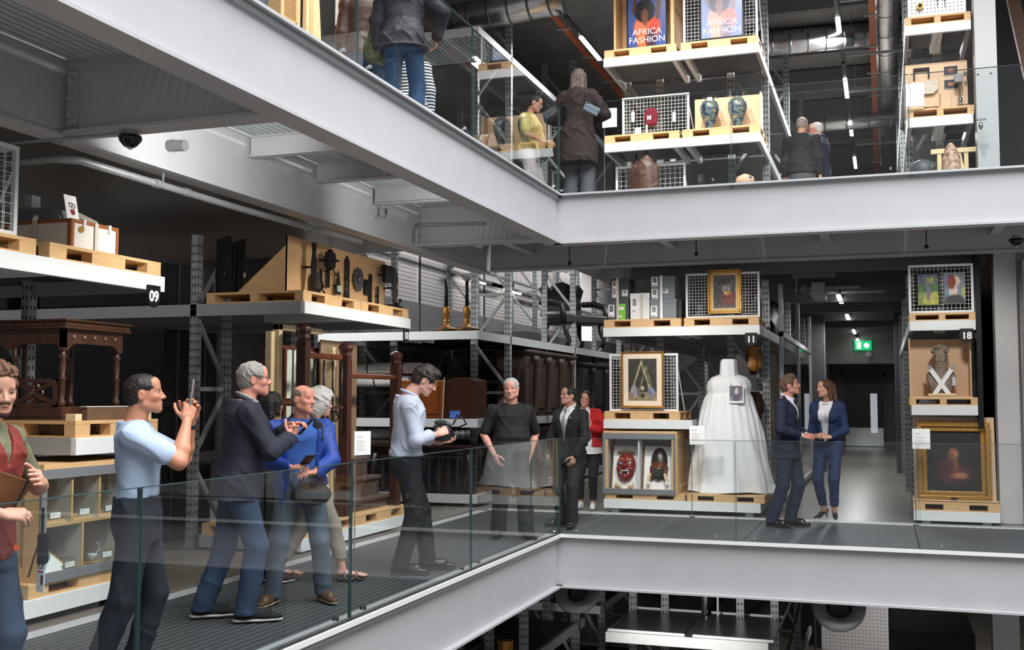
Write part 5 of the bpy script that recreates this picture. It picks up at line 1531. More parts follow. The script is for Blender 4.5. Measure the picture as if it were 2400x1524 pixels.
            if g.get('collar'):
                cm = g.get('cm', m); r_ = .0375 * H if sex == 'm' else .032 * H; lp = []
                c0 = K['N'] + ax * (.0 + g.get('cz', 0)) * H + fw * .004 * H; A_ = np.linspace(-2.6, 2.6, 12) - pi / 2
                pts = [c0 + rt * r_ * 1.0 * math.cos(a) + fw * r_ * 1.12 * math.sin(a) + ax * (.012 - .016 * math.sin(a)) * H for a in A_]
                for a, b_ in zip(pts[:-1], pts[1:]): lp.append((cap(a, b_, .0125 * H * g['collar'], None, None), .004, 'u'))
                for sg, pe in ((-1, pts[0]), (1, pts[-1])):
                    lp.append((cap(pe, pe - ax * .03 * H + rt * (.016 * H) * (1 if pe @ rt > c0 @ rt else -1) + fw * .008 * H, .011 * H * g['collar'], .006 * H, fw, .5), .004, 'u'))
                sdf_mesh('collar', [field(lp, min(gv, .006), pad=.02)], cm, root)
            if g.get('stripe'):
                pass
        elif k == 'legs':
            pr = [(loft(P0, ax, fw, prof, e + .004, s0=-.07 * H, s1=g.get('waist', .075) * H), 0, 'u')]
            wd = g.get('w', 1.0)
            for q in 'RL':
                A_ = K['A' + q]; hz = g.get('hem', .03)
                kn = K['K' + q]; d_ = A_ - kn; tt = 1 + (.045 - hz) * H / max(.05, abs(d_[2]))
                hb = kn + d_ * tt
                pr += [(cap(K['H' + q] + V(0, 0, -.01) * H, kn, (.052 * b ** .5 + .006 * (wd - 1)) * H + e * .5, .037 * H * wd + e * .4), .03, 'u'),
                       (cap(kn, hb, .037 * H * wd + e * .4, .031 * H * wd * g.get('taper', 1) + e * .3), .02, 'u')]
            zh = min(K['AR'][2], K['AL'][2]) - .045 * H
            cuts = []
            if g.get('level', True): cuts.append(vcut(zh + g.get('hem', .03) * H - .004))
            sdf_mesh(nm, [field(pr, gv, pad=.03, noise=nz, cuts=cuts, seed=3 + H, nf=40)], m, root)
            if g.get('belt'):
                bl = [(loft(P0, ax, fw, prof, e + .009, s0=(g.get('waist', .075) - .022) * H, s1=(g.get('waist', .075) - .002) * H), 0, 'u')]
                sdf_mesh('belt', [field(bl, gv, pad=.03)], g['belt'], root)
        elif k == 'shoes':
            for q in 'RL':
                A_ = K['A' + q]; fo = K['F' + q]; u = V(0, 0, 1); g0 = A_[2] - .045 * H
                if len(sp['feet'][q]) > 4: fo = nrm(fo + V(0, 0, sp['feet'][q][4]))
                B = V(A_[0], A_[1], g0)
                rr = nrm(np.cross(fo, u))
                hl = g.get('heel', 0)
                up_ = [(cap(B - fo * .022 * H + u * (.026 + hl) * H, B + fo * .075 * H + u * .026 * H, .023 * H, .026 * H, rr, .9), .01, 'u'),
                       (cap(B + fo * .06 * H + u * .022 * H, B + fo * .118 * H + u * .017 * H, .026 * H, .019 * H, u, .62), .015, 'u')]
                if not g.get('pump'): up_.append((cap(B - fo * .008 * H + u * .03 * H, B + u * .05 * H, .024 * H, .023 * H), .015, 'u'))
                so = [(cap(B - fo * .026 * H + u * .007 * H, B + fo * .06 * H + u * .007 * H, .024 * H, .024 * H, u, .3), .006, 'u'), (cap(B + fo * .05 * H + u * .007 * H, B + fo * .12 * H + u * .007 * H, .027 * H, .02 * H, u, .32), .008, 'u')]
                if g.get('pump'):
                    up_ = [(cap(B - fo * .02 * H + u * .05 * H, B + fo * .05 * H + u * .028 * H, .017 * H, .017 * H), .01, 'u'), (cap(B + fo * .05 * H + u * .022 * H, B + fo * .125 * H + u * .01 * H, .018 * H, .008 * H, u, .7), .01, 'u'), (ell(B + fo * .03 * H + u * .066 * H, V(.022, .045, .024) * H, np.stack([rr, fo, u], 1)), .006, 's')]
                    so = [(cap(B - fo * .026 * H + u * .045 * H, B - fo * .03 * H + u * .004, .008 * H, .0045 * H), .004, 'u'), (cap(B - fo * .02 * H + u * .04 * H, B + fo * .06 * H + u * .006 * H, .009 * H, .01 * H, u, .4), .004, 'u')]
                o = sdf_mesh('shoe', [field(up_, gv * .8, pad=.02)] + [field(so, gv * .8, pad=.02)], [m, g.get('sole', BLACK)], root)
        elif k == 'tie':
            pts = []
            for s_ in np.linspace(.295, .06, 7):
                d_ = np.interp(s_ * H, [p[0] for p in prof], [p[2] + p[3] for p in prof]) + g.get('e', .02)
                pts.append(P0 + ax * s_ * H + fw * d_)
            pr = [(cap(a, b_, .012 * H * (.7 + .5 * i / 6), .012 * H * (.75 + .5 * i / 6), fw, .35), .004, 'u') for i, (a, b_) in enumerate(zip(pts[:-1], pts[1:]))]
            pr.append((cap(pts[0] + ax * .012 * H, pts[0] - ax * .008 * H, .014 * H, .01 * H, fw, .7), .004, 'u'))
            sdf_mesh(nm, [field(pr, .006, pad=.02)], m, root)
        elif k == 'cuffs':
            for q in 'RL':
                W_, E_ = K['W' + q], K['E' + q]; d_ = nrm(E_ - W_)
                sdf_mesh(nm, [field([(cap(W_ + d_ * .012, W_ + d_ * .05, .0165 * H + e, .018 * H + e), 0, 'u')], .006, pad=.02)], m, root)
    return root, K


def held(root, sp, K, q, off=(0, 0, 0)):
    return K['W' + q]
# ------------------------------------------------------------------ the people
def cloth(n, c, rough=.8, bs=260, b=.12, **k):
    return mat(n, c, rough, bump=b, bscale=bs, var=k.pop('var', .07), scale=k.pop('scale', 7), **k)


DENIM = cloth('blue_denim', (48, 66, 92), var=.22)
DENIMP = cloth('faded_denim', (84, 96, 110), var=.25)
NAVYT = cloth('navy_trousers', (34, 38, 50))
BLACKT = cloth('black_cloth', (20, 20, 23))
DOWN = lambda s: dict(w=(s * .145, .03, .43), n=(s, 0, 0), curl=(18, 28, 18))
FEET = dict(R=(.055, 0, -8), L=(-.055, 0, 8))
SHOEB = mat('black_leather_shoe', (14, 13, 13), .25)
LACE = mat('white_sole', (206, 202, 192), .6)

# 1 bearded man with clipboard
sp = dict(H=1.72, loc=(-3.90, 3.93, 0), rz=-86, lean=(0, .03), neckf=.03, skin=(214, 160, 136), hair=('quiff', (98, 66, 44)), beard=(70, 46, 34), head=(-30, -10, 3), vs=.0055, squint=.7,
          feet=FEET, hands=dict(R=dict(w=(.06, .115, .605), x=(-.6, .75, -.1), n=(.35, .5, .8), curl=(30, 40, 30), pole=(.8, -.5, -.6)), L=dict(w=(-.08, .125, .675), x=(.75, .45, .25), n=(-.2, .9, .3), curl=(14, 22, 14), pole=(-.8, -.3, -.7))),
          label='person with brown hair and beard in rust red quilted vest, holding a clipboard',
          wear=[dict(k='top', n='tshirt', m=cloth('olive_tshirt', (108, 110, 84)), e=.010, hem=.5, sleeve=.42, nr=.055),
                dict(k='top', n='vest', m=cloth('rust_vest', (126, 44, 34), .7, 40, .3), e=.026, hem=.475, sleeve=0, nr=.075, nd=.02, open=(.2, .32, .045, .0), close=9),
                dict(k='legs', n='jeans', m=DENIM, e=.012, w=1.05), dict(k='shoes', n='shoe', m=SHOEB)])
p1, K = person(sp)
RING = mat('orange_reflector', (232, 84, 40), .4)
for i, (x, z) in enumerate(((.09, .545), (.1, .49), (-.06, .5))): MB().tube([(x, .145, z * 1.74), (x + .003, .155, z * 1.74)], .014, 10).build('button', RING, p1)
t = thing('clipboard', 'brown clipboard held by the bearded man at the left edge', 'clipboard', (-3.775, 3.86, 1.07), -92)
t.rotation_euler = (R(-35), R(-18), R(-92))
MB().box(-.12, 0, -.12, .14, .006, .17).build('board', mat('brown_hardboard', (140, 96, 62), .5, var=.1), t, bevel=.004)
MB().box(-.05, -.012, .14, .05, .0, .17).build('clip', CHROME, t)
t = thing('pen', 'black pen in the hand of the bearded man', 'pen', (-3.68, 3.9, 1.06), 0)
MB().tube([(0, 0, 0), (.03, .05, .12)], .005, 8).build('barrel', BLACK, t)
t = thing('walkie_talkie', 'black two way radio hanging at the hip of the bearded man', 'radio', (-3.72, 4.13, .78), -60)
MB().box(-.03, -.02, 0, .03, .02, .14).build('body', BLACK, t, bevel=.006); MB().tube([(.018, 0, .14), (.018, 0, .26)], .006, 8).build('antenna', BLACK, t)
MB().tube([(-.02, -.02, .1), (-.05, -.05, .02), (0, -.06, -.06)], .004, 6).build('cord', BLACK, t)
t = thing('identity_badge', 'white identity badge with small photo hanging at his belt', 'badge', (-3.69, 4.09, .66), -18)
picture('card', .062, .1, lambda u, v: mixc((244, 244, 246), (rect(u, v, .55, .9, .35, .78), (96, 70, 66)), (rect(u, v, .1, .9, .86, .97), (170, 60, 80)), (rect(u, v, .1, .4, .3, .34), (120, 120, 130))), t, nx=16, ny=20)
MB().tube([(0, 0, .1), (.0, .02, .17)], .003, 5).build('reel_cord', BLACK, t)

# 2 man in pale blue T-shirt taking a picture
sp = dict(H=1.70, loc=(-3.99, 5.0, 0), rz=-58, skin=(196, 136, 106), hair=('crop', (34, 26, 24)), head=(0, 6, 0), vs=.0055, lean=(0, -.05), pel=(0, .06), arm=1.22, b=1.04,
          feet=dict(R=(.06, -.06, -10), L=(-.06, .05, 6)), hands=dict(R=dict(w=(.03, .205, .835), x=(-.35, .15, .9), n=(.85, .4, .3), curl=(35, 45, 25), pole=(.4, .6, -1)), L=dict(w=(-.035, .215, .84), x=(.3, .2, .9), n=(-.8, .4, .3), curl=(28, 40, 25), pole=(-.3, .6, -1))),
          lips=(170, 104, 92), label='person in pale blue T-shirt and navy trousers raising a phone',
          wear=[dict(k='top', n='tshirt', m=cloth('pale_blue_cotton', (172, 190, 216)), e=.010, hem=.57, sleeve=.36, nr=.05, sr=1.1, fit=1.0, noise=.003),
                dict(k='legs', n='trousers', m=NAVYT, e=.014, w=1.12, taper=1.05), dict(k='shoes', n='shoe', m=SHOEB)])
p2, K = person(sp)
MB().tube([tuple(K['hc'] + K['Rh'] @ V(.08, -.012, -.045)), tuple(K['hc'] + K['Rh'] @ V(.082, -.012, -.055))], .004, 6).build('earring', CHROME, p2)
wl = K['WL']; el = K['EL']; d = nrm(wl - el)
MB().tube([tuple(wl - d * .045), tuple(wl - d * .02)], .033, 14).build('wristband', mat('dark_blue_band', (26, 30, 46), .5), p2, smooth=True)
wm = p2.matrix_basis if False else Matrix.Translation(Vector(sp['loc'])) @ Matrix.Rotation(R(sp['rz']), 4, 'Z')
c = wm @ Vector(V(0.0, .215, .9) * 1.70)
t = thing('smartphone', 'silver edged smartphone held up by the man in pale blue', 'phone', c, sp['rz'])
t.rotation_euler = (R(-6), 0, R(sp['rz']))
MB().box(-.038, -.005, -.03, .038, .005, .125).build('case', mat('silver_phone', (176, 168, 164), .25, .6), t, bevel=.003)
MB().box(-.034, -.0065, -.026, .034, -.005, .121).build('screen', BLACK, t)

# 3 grey haired man in navy jacket
sp = dict(H=1.83, loc=(-4.34, 6.72, 0), rz=-48, skin=(218, 150, 130), hair=('short', (138, 134, 128)), head=(-8, 4, 0), lean=(0, .09), pel=(0, -.01), b=1.12, belly=.015, vs=.0058, glasses=(90, 50, 40),
          feet=dict(R=(.07, .02, -8), L=(-.07, -.12, -4)), hands=dict(R=dict(w=(.03, .185, .69), x=(-.3, .45, .7), n=(.6, .2, -.3), curl=(40, 55, 35), pole=(.9, -.6, -.6)), L=dict(w=(-.02, .185, .725), x=(.4, .8, .4), n=(-.4, -.2, .8), curl=(25, 40, 30), pole=(-.8, -.3, -.7))),
          label='person with short grey hair in dark navy jacket and jeans, holding a phone',
          wear=[dict(k='top', n='shirt', m=cloth('checked_shirt', (150, 150, 142), .8, 120, .1, var=.4, scale=90), e=.006, hem=.62, sleeve=0, nr=.04, collar=.55),
                dict(k='top', n='jacket', m=cloth('navy_jacket', (31, 34, 50), .75), e=.030, hem=.46, sleeve=.97, nr=.058, sr=1.18, noise=.0045, collar=.9, cz=-.012, cm=mat('navy_jacket')),
                dict(k='legs', n='jeans', m=DENIM, e=.010, w=1.16, taper=1.12, waist=.0), dict(k='shoes', n='shoe', m=mat('black_suede', (24, 23, 24), .8), sole=LACE)])
p3, K = person(sp)
wm = Matrix.Translation(Vector(sp['loc'])) @ Matrix.Rotation(R(sp['rz']), 4, 'Z')
t = thing('smartphone', 'black smartphone held by the man in the navy jacket', 'phone', wm @ Vector(V(.005, .245, .725) * 1.83), -48)
t.rotation_euler = (R(-40), 0, R(-48))
MB().box(-.036, -.005, -.05, .036, .005, .1).build('case', BLACK, t, bevel=.003)

# 4 balding man in bright blue jacket
BLUEJ = cloth('bright_blue_jacket', (24, 62, 146), .6, 60, .1)
sp = dict(H=1.67, loc=(-4.27, 7.45, 0), rz=-146, skin=(216, 148, 124), hair=('bald_sides', (110, 92, 80)), head=(44, 2, -3), lean=(.0, .02), b=1.1, belly=.012, vs=.0058, lips=(184, 104, 98), squint=.8,
          feet=dict(R=(.12, .03, -28), L=(-.11, .0, 18)), hands=dict(R=dict(w=(.055, .185, .62), x=(-.72, .55, .1), n=(.2, .3, .9), curl=(30, 45, 30), pole=(.9, -.6, -.4)), L=dict(w=(-.05, .19, .6), x=(.75, .5, .0), n=(.0, .2, .95), curl=(20, 30, 20), pole=(-.9, -.6, -.4))),
          label='balding person in bright blue jacket over blue jumper and jeans, holding a phone',
          wear=[dict(k='top', n='jumper', m=cloth('blue_jumper', (52, 92, 164), .9, 160, .3), e=.012, hem=.5, sleeve=0, nr=.052),
                dict(k='top', n='jacket', m=BLUEJ, e=.026, hem=.43, sleeve=.97, nr=.062, sr=1.15, flare=1.08, open=(.02, .31, .075, .056), close=-.3, noise=.0035),
                dict(k='legs', n='jeans', m=DENIMP, e=.012, w=1.12, taper=1.08), dict(k='shoes', n='shoe', m=mat('brown_shoe_leather', (92, 62, 40), .5, var=.2), sole=mat('beige_sole', (150, 138, 118), .7))])
p4, K = person(sp)
H = 1.67; lp = []
for sg in (-1, 1):
    a = K['N'] + K['rt'] * sg * .03 * H - K['fw'] * .02 * H; c1 = K['N'] - K['ax'] * .035 * H + K['rt'] * sg * .07 * H + K['fw'] * .052 * H; d1 = K['N'] - K['ax'] * .095 * H + K['rt'] * sg * .085 * H + K['fw'] * .068 * H
    lp += [(cap(a, c1, .022 * H, .022 * H, K['fw'], .35), .01, 'u'), (cap(c1, d1, .024 * H, .012 * H, K['fw'], .3), .01, 'u')]
sdf_mesh('jacket_collar', [field(lp, .007)], mat('navy_lining', (24, 27, 38), .8), p4)
wm = Matrix.Translation(Vector(sp['loc'])) @ Matrix.Rotation(R(sp['rz']), 4, 'Z')
t = thing('smartphone', 'black smartphone held at waist height by the balding man', 'phone', wm @ Vector(V(-.01, .235, .655) * H), -146)
t.rotation_euler = (R(-62), 0, R(-130)); MB().box(-.036, -.005, -.06, .036, .005, .09).build('case', BLACK, t, bevel=.003)
t = thing('belt_bag', 'black bag hanging in front of the balding man', 'bag', wm @ Vector((-.06, .22, .83)), -146)
MB().ball((0, 0, .0), (.16, .06, .09), 14, 8).build('body', mat('black_nylon', (22, 22, 25), .6, bump=.3, bscale=20), t, smooth=True)
MB().tube([(-.12, 0, .05), (-.05, .0, .13), (.05, 0, .13), (.1, 0, .06)], .008, 6).build('strap', BLACK, t)

# 5 dark haired woman behind
sp = dict(H=1.62, sex='f', loc=(-4.95, 8.08, 0), rz=-12, skin=(196, 144, 118), hair=('long', (22, 18, 18)), hairlen=.06, head=(0, 0, 0), vs=.008, feet=FEET, hands=dict(R=DOWN(1), L=DOWN(-1)),
          label='person with black hair and dark clothes half hidden behind the balding man',
          wear=[dict(k='top', n='jacket', m=BLACKT, e=.02, hem=.48, sleeve=.97), dict(k='legs', n='trousers', m=BLACKT, e=.01, w=1.1), dict(k='shoes', n='shoe', m=mat('plum_shoe', (62, 40, 46), .7), sole=LACE)])
person(sp)
# 6 white curly hair
sp = dict(H=1.63, sex='f', loc=(-4.66, 8.33, 0), rz=-52, skin=(214, 160, 140), hair=('curly', (206, 202, 194)), head=(-6, 0, 0), vs=.008, bare=True, feet=dict(R=(.05, .16, -10), L=(-.05, -.16, 10, .02)),
          hands=dict(R=DOWN(1), L=DOWN(-1)), label='person with curly white hair in beige trousers and sandals walking behind the balding man',
          wear=[dict(k='top', n='blouse', m=cloth('white_blouse', (214, 212, 208)), e=.03, hem=.42, sleeve=.9), dict(k='legs', n='trousers', m=cloth('beige_trousers', (150, 142, 128)), e=.012, w=1.1, hem=.1)])
p6, K = person(sp)
for q in 'RL':
    A_ = K['A' + q]; fo = K['F' + q]; g0 = A_[2] - .073; mb = MB()
    mb.lathe([(.05, 0), (.052, .01), (.05, .02)], 14, (A_[0] + fo[0] * .08, A_[1] + fo[1] * .08, g0 - .012), 1, 2.6)
    rr = np.cross(fo, V(0, 0, 1))
    for f_, h_ in ((.02, .09), (.12, .055)):
        p = A_ + fo * f_; mb.tube([tuple(V(p[0], p[1], g0) + rr * .05), tuple(V(p[0], p[1], g0 + h_)), tuple(V(p[0], p[1], g0) - rr * .05)], .013, 6)
    mb.build('sandal', mat('taupe_sandal', (96, 88, 80), .7), p6)

# 7 videographer
sp = dict(H=1.88, loc=(-4.09, 9.02, 0), rz=-62, skin=(214, 162, 142), hair=('thick', (44, 32, 28)), head=(-4, -30, 0), neckf=.045, lean=(0, .03), vs=.0062, feet=dict(R=(.07, -.03, -12), L=(-.06, .11, -4)),
          hands=dict(R=dict(w=(.035, .145, .655), x=(-.35, .75, .3), n=(.7, .1, .5), curl=(45, 55, 35), pole=(.8, -.7, -.5)), L=dict(w=(-.02, .165, .615), x=(.35, .85, .1), n=(-.2, -.2, -.9), curl=(18, 30, 20), pole=(-.8, -.6, -.5))), beard=None,
          label='person in pale blue grey shirt and black trousers filming with a camera',
          wear=[dict(k='top', n='shirt', m=cloth('pale_grey_blue_shirt', (182, 190, 206)), e=.026, hem=.55, sleeve=.78, nr=.05, sr=1.12, collar=.55, fit=1.05, noise=.005),
                dict(k='legs', n='trousers', m=BLACKT, e=.014, w=1.12, taper=1.1, belt=BLACK, waist=.045), dict(k='shoes', n='shoe', m=SHOEB)])
p7, K = person(sp)
wm = Matrix.Translation(Vector(sp['loc'])) @ Matrix.Rotation(R(sp['rz']), 4, 'Z')
t = thing('video_camera', 'black video camera rig with raised blue screen and long lens held by the videographer', 'camera', wm @ Vector(V(-.005, .185, .65) * 1.88), sp['rz'])
MB().box(-.05, -.1, -.05, .045, .06, .06).build('body', mat('camera_black', (20, 21, 23), .45), t, bevel=.008)
MB().tube([(0, .06, .0), (0, .11, .0), (0, .115, .0), (0, .2, 0), (0, .205, 0), (0, .225, 0)], [.042, .042, .038, .042, .046, .048], 18).build('lens', mat('camera_black'), t, smooth=True)
for y in (.1, .15): MB().tube([(0, y, 0), (0, y + .015, 0)], .0455, 18).build('focus_ring', DARKST, t)
MB().tube([(-.0, -.1, .07), (0, -.05, .1), (0, .02, .1), (0, .06, .08)], .016, 8).box(-.015, -.09, .05, .015, -.06, .09).build('top_handle', mat('camera_black'), t)
MB().ball((0, -.04, .115), (.03, .06, .025), 12, 6).build('microphone_fur', mat('grey_fur', (56, 56, 58), .95, bump=.6, bscale=200), t, smooth=True)
MB().box(-.055, -.007, -.04, .055, .007, .04).build('monitor', mat('camera_black'), t, bevel=.004, loc=(.01, .09, .185), rot=(R(-8), 0, R(62)))
MB().box(-.047, -.0095, -.032, .047, -.007, .032).build('screen', mat('lit_blue_screen', (60, 96, 170), .3, c2=(20, 32, 70), scale=25, emit=.25), t, loc=(.01, .09, .185), rot=(R(-8), 0, R(62)))
MB().tube([(0, .1, .14), (0, .07, .09)], .008, 6).build('monitor_arm', BLACK, t)
MB().tube([(.04, .1, .18), (.07, .16, .15), (.06, .19, .1), (.03, .12, .07), (.03, .04, .07)], .008, 8).build('cable', BLACK, t, smooth=True)
MB().box(-.06, -.14, -.03, -.03, -.1, .03).build('blue_clamp', mat('blue_anodised', (40, 110, 170), .4, .5), t)

# 8 man in black T-shirt
sp = dict(H=1.80, loc=(-4.02, 11.72, 0), rz=-150, skin=(220, 158, 140), hair=('short', (176, 174, 170)), hairline=.01, moustache=(196, 190, 184), head=(-22, -2, 2), b=1.16, belly=.05, fat=.8, vs=.0065, lean=(0, .0), brow=(170, 160, 150), squint=.75,
          feet=dict(R=(.075, -.02, -18), L=(-.085, .08, 12)), hands=dict(R=dict(w=(.118, .07, .515), x=(-.35, .25, -.9), n=(.9, .2, -.1), curl=(15, 20, 15), pole=(1, -.5, -.2)), L=dict(w=(-.13, -.03, .5), x=(.2, -.1, -1), n=(-1, 0, 0), pole=(-1, -.6, 0))),
          label='stout person with white hair in black T-shirt and dark trousers, glasses hung at the collar',
          wear=[dict(k='top', n='tshirt', m=cloth('black_tshirt', (16, 16, 18)), e=.014, hem=.5, sleeve=.46, sr=1.2, nr=.055, nd=.01, noise=.0028),
                dict(k='legs', n='trousers', m=cloth('charcoal_trousers', (42, 42, 44)), e=.014, w=1.3, taper=1.2), dict(k='shoes', n='shoe', m=mat('dark_canvas_shoe', (38, 38, 40), .8))])
p8, K = person(sp)
c = K['P'] + K['ax'] * .215 * 1.8 + K['fw'] * .135; mb = MB()
for q in (-1, 1): mb.tube([tuple(c + V(q * .032 + .024 * math.cos(a), 0, .018 * math.sin(a))) for a in np.linspace(0, 2 * pi, 13)], .002, 5)
mb.tube([tuple(c + V(-.05, 0, .01)), tuple(c + V(-.05, -.02, .1))], .002, 5).build('hung_glasses', mat('silver_wire', (170, 170, 172), .3, .8), p8)
lo = [(cap(K['P'] + K['rt'] * x * 1.8 + K['fw'] * (.105 - abs(x) * .5) * 1.8 + V(0, 0, .03), K['P'] + K['rt'] * (x + .05) * 1.8 + K['fw'] * (.105 - abs(x + .05) * .5) * 1.8 + V(0, 0, .02), .03), .02, 'u') for x in (-.1, -.05, 0, .05)]
sdf_mesh('tied_jacket', [field(lo + [(ell(K['P'] + K['rt'] * -.04 * 1.8 + K['fw'] * .23 + V(0, 0, .06), (.06, .04, .05)), .03, 'u')], .01, noise=.006, nf=60)], BLACKT, p8)

# 9 man in black suit
SUITB = cloth('black_suit', (26, 26, 29), .8)
SHIRTW = cloth('white_shirt', (226, 226, 230))
sp = dict(H=1.72, loc=(-3.66, 12.95, 0), rz=156, skin=(196, 144, 122), hair=('short', (24, 21, 21)), glasses=(60, 56, 56), head=(-14, 8, 0), b=1.06, vs=.0065, lips=(150, 96, 90),
          feet=dict(R=(.06, .03, -20), L=(-.07, .07, 30)), hands=dict(R=dict(w=(.13, .1, .505), x=(-.2, .3, -.9), n=(1, .3, 0), curl=(40, 50, 30), pole=(.8, -.6, -.2)), L=dict(w=(-.11, .08, .5), x=(.3, .3, -.9), n=(-1, .2, 0), pole=(-1, -.5, 0))),
          label='person with glasses in black suit and grey tie',
          wear=[dict(k='top', n='shirt', m=SHIRTW, e=.008, hem=.5, sleeve=0, nr=.042, collar=.55), dict(k='tie', n='tie', m=cloth('silver_grey_tie', (136, 134, 138), .5), e=.02),
                dict(k='top', n='suit_jacket', m=SUITB, e=.026, hem=.44, sleeve=.97, sr=1.15, nr=.052, flare=1.05, open=(.06, .315, .058, .0), close=1.2, lapel=1),
                dict(k='legs', n='trousers', m=SUITB, e=.012, w=1.15, taper=1.12), dict(k='shoes', n='shoe', m=SHOEB)])
p9_, K = person(sp)
o = MB().tube([(0, 0, 0), (0, .006, 0)], .016, 12).build('lapel_badge', WHITE, p9_); o.location = tuple(K['P'] + K['ax'] * .245 * 1.72 - K['rt'] * .1 + K['fw'] * .125)
wm = Matrix.Translation(Vector(sp['loc'])) @ Matrix.Rotation(R(sp['rz']), 4, 'Z')
t = thing('black_coat', 'black folded coat held by the man in the black suit', 'coat', wm @ Vector(V(.12, .16, .44) * 1.72), 156)
sdf_mesh('cloth', [field([(cap(V(0, 0, .03), V(.02, .02, -.2), .06, .09), .03, 'u'), (cap(V(-.08, 0, .02), V(.08, .02, .02), .04), .03, 'u')], .012, noise=.008, nf=40)], BLACKT, t)

# 10 woman in red cardigan
sp = dict(H=1.68, sex='f', loc=(-4.02, 15.05, 0), rz=-176, skin=(206, 150, 128), hair=('long', (34, 26, 24)), hairlen=.06, glasses=(30, 28, 30), head=(4, 0, -12), lean=(.10, .0), pel=(-.02, 0), b=1.1, vs=.007, feet=FEET,
          hands=dict(R=DOWN(1), L=dict(w=(-.06, .13, .68), x=(.5, .3, .8), n=(-.3, .9, .2), curl=(30, 40, 20), pole=(-1, -.4, -.6))),
          label='smiling person with glasses in red cardigan and white blouse peering from behind the suited man',
          wear=[dict(k='top', n='blouse', m=SHIRTW, e=.016, hem=.46, sleeve=0, nr=.05, collar=.6), dict(k='top', n='cardigan', m=cloth('red_wool', (186, 30, 34), .9, 120, .3), e=.032, hem=.52, sleeve=.95, sr=1.2, nr=.06, open=(-.0, .31, .05, .04), close=-.5),
                dict(k='legs', n='trousers', m=BLACKT, e=.010, w=1.0, taper=.9, hem=.08), dict(k='shoes', n='shoe', m=mat('white_trainer', (228, 226, 222), .6), sole=LACE)])
person(sp)

# 11 laughing man in navy suit
SUITN = cloth('navy_suit', (26, 34, 58), .75)
sp = dict(H=1.86, loc=(-1.13, 13.78, 0), rz=-104, skin=(210, 148, 126), hair=('quiff', (92, 68, 52)), head=(10, 12, 0), mouth=1.3, squint=.5, b=1.04, lean=(0, .015), vs=.0068,
          feet=dict(R=(.06, -.09, -14), L=(-.06, -.01, 4)), hands=dict(R=dict(w=(.07, .118, .60), x=(-.35, .9, -.12), n=(.6, .2, .75), curl=(25, 35, 25), pole=(.9, -.7, -.3)), L=dict(w=(-.03, .12, .60), x=(.4, .85, -.1), n=(-.6, .2, .7), curl=(30, 40, 25), pole=(-.9, -.7, -.3))),
          label='laughing person with wavy brown hair in navy suit and dark tie',
          wear=[dict(k='top', n='shirt', m=SHIRTW, e=.008, hem=.5, sleeve=0, nr=.042, collar=.55), dict(k='tie', n='tie', m=cloth('black_tie', (28, 30, 36), .5), e=.022),
                dict(k='cuffs', n='shirt_cuff', m=SHIRTW, e=.004), dict(k='top', n='suit_jacket', m=SUITN, e=.024, hem=.45, sleeve=.9, sr=1.12, nr=.052, flare=1.06, open=(.05, .315, .058, .0), close=1.2, lapel=1),
                dict(k='legs', n='trousers', m=SUITN, e=.012, w=1.12, taper=1.08), dict(k='shoes', n='shoe', m=SHOEB)])
person(sp)

# 12 woman in navy trouser suit
SUITW = cloth('navy_trouser_suit', (26, 44, 84), .75)
sp = dict(H=1.80, sex='f', pz=.54, loc=(-.68, 14.42, 0), rz=163, skin=(214, 160, 134), hair=('long', (84, 52, 36)), hairlen=.12, head=(-38, 2, 5), mouth=.5, hsc=.95, lean=(0, 0), b=.9, vs=.0065, lips=(196, 112, 104),
          feet=dict(R=(.035, .0, -12, .03), L=(-.05, .03, 22, .03)), hands=dict(R=dict(w=(.055, .115, .605), x=(-.8, .5, .1), n=(.2, .7, .6), curl=(30, 40, 30), pole=(.5, -.9, -.4)), L=dict(w=(-.055, .115, .6), x=(.8, .5, .15), n=(-.2, .7, .6), curl=(28, 40, 30), pole=(-.5, -.9, -.4))),
          label='smiling person with long brown hair in navy trouser suit, white top and black heels',
          wear=[dict(k='top', n='white_top', m=SHIRTW, e=.006, hem=.565, sleeve=0, nr=.055, nd=.012), dict(k='top', n='blazer', m=SUITW, e=.02, hem=.47, sleeve=.92, sr=1.08, nr=.056, flare=1.06, open=(.045, .3, .05, .018), close=-.6, lapel=1),
                dict(k='legs', n='trousers', m=SUITW, e=.008, w=1.0, taper=.88, hem=.09, waist=.07, belt=BLACK), dict(k='shoes', n='shoe', m=mat('black_suede'), pump=1)])
p12, K = person(sp)
MB().tube([tuple(K['N'] + K['rt'] * .07 * math.sin(a) - K['ax'] * (.02 + .045 * (math.cos(a) + .3) * .6) + K['fw'] * (.02 + .06 * max(0, math.cos(a)))) for a in np.linspace(-1.9, 1.9, 13)], .0035, 6).build('necklace', mat('gold_chain', (196, 150, 70), .3, .8), p12)
mb = MB(); mb.ball(tuple(K['hc'] + K['Rh'] @ V(-.082, .0, -.05)), .008); mb.build('earring', mat('gold_chain'), p12)

